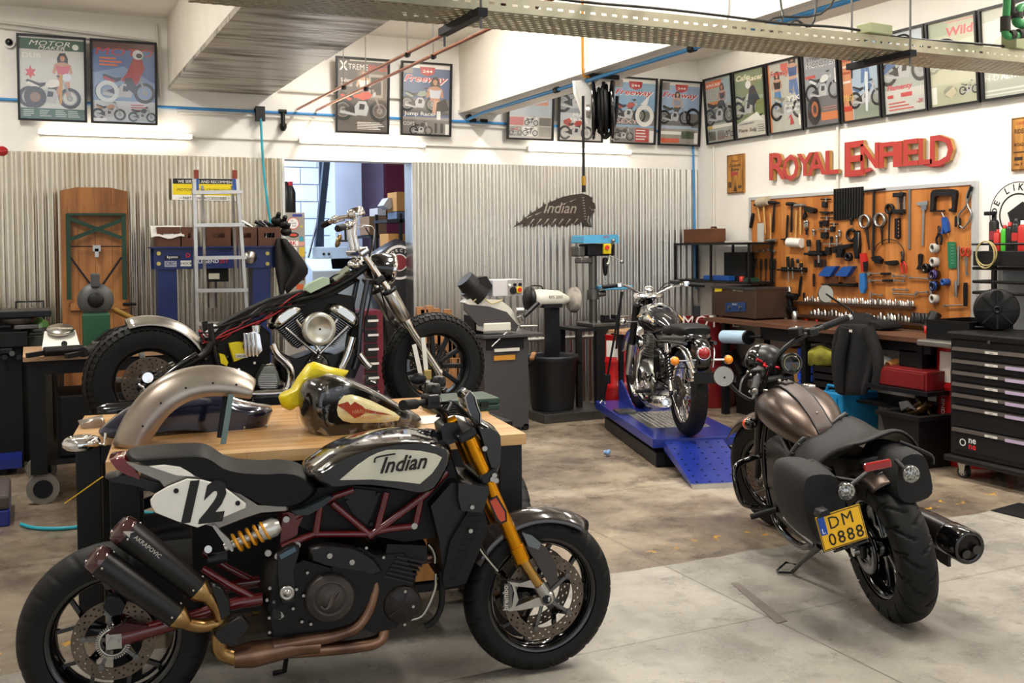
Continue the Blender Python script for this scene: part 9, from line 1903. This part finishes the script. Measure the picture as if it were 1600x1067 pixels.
G().cyl((cx_,yd,zt_+.04),(cx_,yd,zh),.042,n=20).build('column',mat('column_steel','#6a6864',.3,.9),t,True);G().cyl((cx_,yd,R(0,425).z),(cx_,yd,R(0,370).z),.06,n=18).cyl((cx_,yd,R(0,400).z),(R(225,0).x,yd-.02,R(0,390).z),.03,n=12).build('table_bracket',grey_metal,t,True)
G().b2((R(190,0).x,yd-.15,R(0,370).z),(R(342,0).x,yd+.15,R(0,348).z)).build('work_table',lb,t,True,bevel=.008)
G().prism([(R(76,0).x,yd-.13,R(0,108).z),(R(272,0).x,yd-.13,R(0,108).z),(R(272,0).x,yd-.13,R(0,70).z),(R(262,0).x,yd-.13,R(0,60).z),(R(82,0).x,yd-.13,R(0,64).z)],(0,.26,0)).build('belt_cover',lb,t,True,bevel=.012)
G().b2((R(110,0).x,yd-.1,R(0,180).z),(R(258,0).x,yd+.1,R(0,112).z)).build('head',dark_metal,t,True,bevel=.012);G().b2((R(62,0).x,yd-.08,R(0,182).z),(R(100,0).x,yd+.08,R(0,125).z)).b2((R(75,0).x,yd-.08,R(0,220).z),(R(140,0).x,yd+.06,R(0,190).z)).build('motor',grey_metal,t,True,bevel=.012)
G().box(R(243,138,-.12),(.08,.04,.1)).build('switch_box',mat('stop_yellow','#d8c01c',.4),t,True,bevel=.006);G().cyl(R(245,130,-.14),R(245,130,-.17),.022,n=14).build('stop_button',redh,t,True);G().text('OPTI',.03,R(238,78,-.133),X3,Z3).build('nameplate',flat('#b8302c'),t,True)
qx=R(218,0).x;G().lathe([(.022,0),(.03,-.02),(.03,-.09),(.018,-.16),(.012,-.18)],(qx,yd-.05,R(0,190).z),n=16).build('chuck',dark_metal,t,True);coil((qx,yd-.05,R(0,270).z),(qx,yd-.05,R(0,330).z),.006,6,.004).build('drill_bit',steel,t,True)
for e in((325,210),(248,222),(278,92)):G().cyl(R(258,175,-.12),R(*e,-.16),.006,n=8).sph(R(*e,-.16),.02,10).build('feed_handle',steel,t,True)
t=thing('machine_vice','dark drill vice on the base of the drill press','vice',(R(250,0).x,yd-.05,zt_+.041));G().b2((-.1,-.05,0),(.12,.05,.03)).b2((-.1,-.05,.03),(-.05,.05,.07)).b2((.02,-.05,.03),(.06,.05,.07)).build('body',dark_metal,t,bevel=.004);G().cyl((.06,0,.045),(.2,0,.045),.01,n=10).build('screw',steel,t)
t=thing('small_table','small wooden-topped table between the drill press and the small motorcycle','table',(5.72,8.62,0));zz=K(990,517,8.5).z;xa,xb=K(968,0,8.5).x,K(1040,0,8.5).x;G().b2((xa,8.5,zz-.03),(xb,8.85,zz)).build('top',pw,t,True)
for x in(xa+.02,xb-.06):G().b2((x,8.56,0),(x+.04,8.6,zz-.03)).build('leg',dark_metal,t,True)
# white canister on it, firewood behind the fat tyre
solo(G().lathe([(.08,0),(.085,.01),(.085,.2),(.05,.25),(.03,.26),(.03,.3),(0,.3)],(xb-.1,8.68,zz),n=18),'white_canister',mat('canister','#c4c2bc',.5,trans=.2),'translucent white canister on the small table behind the handlebar','canister')
fr_=onz(700,560,0);wd=mat('firewood','#a8764a',.7,noise=.35,scale=8);ends_=mat('firewood_end','#c49a6c',.7)
for i in range(15):
 px=652+i*8 if i<9 else 690+(i-9)*9;top=(480,484,478,482,490,484,494,500,505)[i]if i<9 else 560;xx=K(px,0,8.9 if i<9 else 8.75).x;zt3=K(px,top,8.9 if i<9 else 8.75).z;G_=G().prism([(xx-.035,0,0),(xx+.035,0,0),(xx+.035,.05,0),(xx,.08,0),(xx-.035,.05,0)],(random.uniform(-.02,.02),0,zt3));[setattr(v,'y',v.y+(8.9 if i<9 else 8.7))for v in G_.v]
 solo(G_,'wood_plank',wd,(ordl(i,9)+' of the tall rough planks behind the fat front tyre' if i<9 else ordl(i-9,6)+' of the short rough planks seen through the fat front wheel'),'wood','planks behind the fat tyre')
solo(G().b2((K(736,0,8.45).x,8.45,0),(K(750,0,8.45).x,8.7,K(0,524,8.45).z)),'dark_crate',black_matte,'dark box between the fat tyre and the band saw','box');solo(G().lathe([(.04,0),(.045,.02),(0,.03)],K(745,523,8.5)+V((0,.05,.0)),n=14),'orange_lid',mat('orange_red','#d8401c',.4),'orange-red lid on the dark box by the band saw','lid')
# feathered head plaque
yv=YW-.05;cQ=crop(750,60,3.335);hm_=mat('rusty_plate','#3c2f28',.55,noise=.25,scale=10);f=lambda x,y,d=0.:K(*cQ((x,y))[0],yv-d)
t=thing('cutout_plaque','dark metal cut-out of a feathered head with script lettering on the sheeting','plaque',f(400,985))
G().prism([f(*q)for q in((170,985),(215,952),(260,915),(310,885),(345,862),(385,845),(430,826),(480,815),(530,808),(560,815),(585,830),(580,850),(598,858),(603,885),(594,892),(598,905),(580,920),(575,945),(580,985),(550,980),(530,955),(500,975),(478,962),(452,985),(440,965),(415,985),(400,962),(375,985),(362,962),(330,985),(325,962),(275,985),(280,962),(220,985),(235,962))],(0,.006,0)).build('plate',hm_,t,True)
lt_=mat('sheet_showing','#b4b0a4',.3,.8);G().text('Indian',.16,f(418,910,.002),X3,Z3,shear=.35,off=.004).build('cut_lettering',lt_,t,True)
for k in range(6):a_=(505-k*45,835+k*17);G().prism([f(a_[0],a_[1],.002),f(a_[0]-38,a_[1]+14,.002),f(a_[0]-34,a_[1]+18,.002)],(0,.001,0)).build('feather_slot',lt_,t,True)
for k in range(7):x=482-k*38;G().prism([f(x,975,.002),f(x+32,940,.002),f(x+22,940,.002)],(0,.001,0)).build('feather_slot',lt_,t,True)
for k in range(9):G().prism([f(528+k*1.5,830+k*14,.002),f(542+k*1.5,826+k*14,.002),f(542+k*1.5,832+k*14,.002)],(0,.001,0)).build('feather_slot',lt_,t,True)
G().tube([f(570,880,.003),f(580,895,.003),f(590,893,.003)],.006,6).tube([f(565,925,.003),f(560,955,.003),f(570,970,.003)],.008,6).build('face_cut',lt_,t,True)
# hose reel under the right beam
hx=V((4.05,6.95,0));t=thing('hose_reel','black air hose reel on a white bracket under the right-hand beam','hose reel',(4.08,6.95,2.5));f=lambda x,y,xx=4.08:onX(*cQ((x,y))[0],xx)
yy_=6.95;c_=V((4.1,yy_,onY(935,172,yy_).z));c_.x=onY(942,172,yy_).x;axr=V((.86,-.5,0)).normalized();r_=.23
G().lathe([(r_*.55,-.09),(r_*.97,-.085),(r_,-.075),(r_*.96,-.06),(r_*.62,-.05),(r_*.62,.05),(r_*.96,.06),(r_,.075),(r_*.97,.085),(r_*.5,.09)],c_,axr,40).build('spool',black_gloss,t,True)
for k in range(3):G().lathe([(r_*(.72+.06*k),-.045+.028*k),(r_*(.8+.05*k),-.03+.028*k),(r_*(.72+.06*k),-.015+.028*k)],c_,axr,36).build('hose_turn',rubber,t,True)
G().prism([c_-axr*.11+q for q in(V((-.13,-.02,.22)),V((.05,0,.24)),V((.05,0,-.05)),V((.0,0,-.1)),V((-.05,0,-.02)),V((-.12,-.02,.12)))],axr*-.02).build('bracket',fit_m,t,True);G().b2((c_.x-.12,yy_-.05,2.93),(c_.x+.12,yy_+.05,2.965)).build('mount',dark_metal,t,True);G().bar(c_-axr*.1+V((0,0,.2)),(c_.x-.05,yy_,2.94),.05,.02).build('arm',fit_m,t,True);G().cyl(c_-axr*.13,c_-axr*.1,.05,n=18).build('hub',alu,t,True)
G().tube([c_+V((-.05,-.1,.2)),c_+V((-.08,-.12,.0)),c_+V((-.08,-.1,-.16)),c_+V((-.02,-.08,-.22)),c_+V((.06,-.08,-.1)),c_+V((.07,-.1,.1))],.014,8,k=4).build('hose_loop',rubber,t,True)
e=onY(912,300,yy_-.1);s_=onY(911,150,yy_-.1);G().tube([s_,e+V((0,0,.12))],.011,8).build('hanging_hose',rubber,t,True);G().cyl(e+V((0,0,.12)),e+V((0,0,.05)),.017,n=12).build('brass_coupling',MATS['brass'],t,True);G().cyl(e+V((0,0,.05)),e,.016,n=12).build('hose_end',black_satin,t,True)
# second rack carrying the boxes deeper in the room
t=thing('storage_rack','dark rack deeper in the back room under the large brown box','rack',(K(590,370,11).x,11.0,0));z_=K(590,367.5,10.9).z;xa,xb=K(574,0,10.9).x,K(617,0,10.9).x;G().b2((xa,10.88,z_-.03),(xb,11.4,z_)).build('shelf_board',black_matte,t,True)
for x in(xa,xb-.03):G().b2((x,10.88,0),(x+.03,10.91,z_-.03)).build('post',black_matte,t,True)
z2=K(590,337.5,11.0).z;G().b2((K(589,0,11.0).x,11.0,z2-.01),(xb,11.4,z2-.001)).build('box_lid_board',black_matte,t,True)
# marks on the floor
q=[onz(*p_,.0015)for p_ in((1142,911),(1155,911),(1230,970),(1214,974))];solo(G().prism(q,(0,0,.001)),'floor_tape',mat('worn_tape','#6f665d',.7,noise=.2),'worn strip of grey-brown tape stuck on the floor left of the bronze cruiser','tape')
q=[onz(*p_,.001)for p_ in((1548,798),(1592,786),(1660,800),(1605,812))];solo(G().prism(q,(0,0,.004)),'floor_mat',black_matte,'corner of a dark mat on the floor at the right edge','mat')
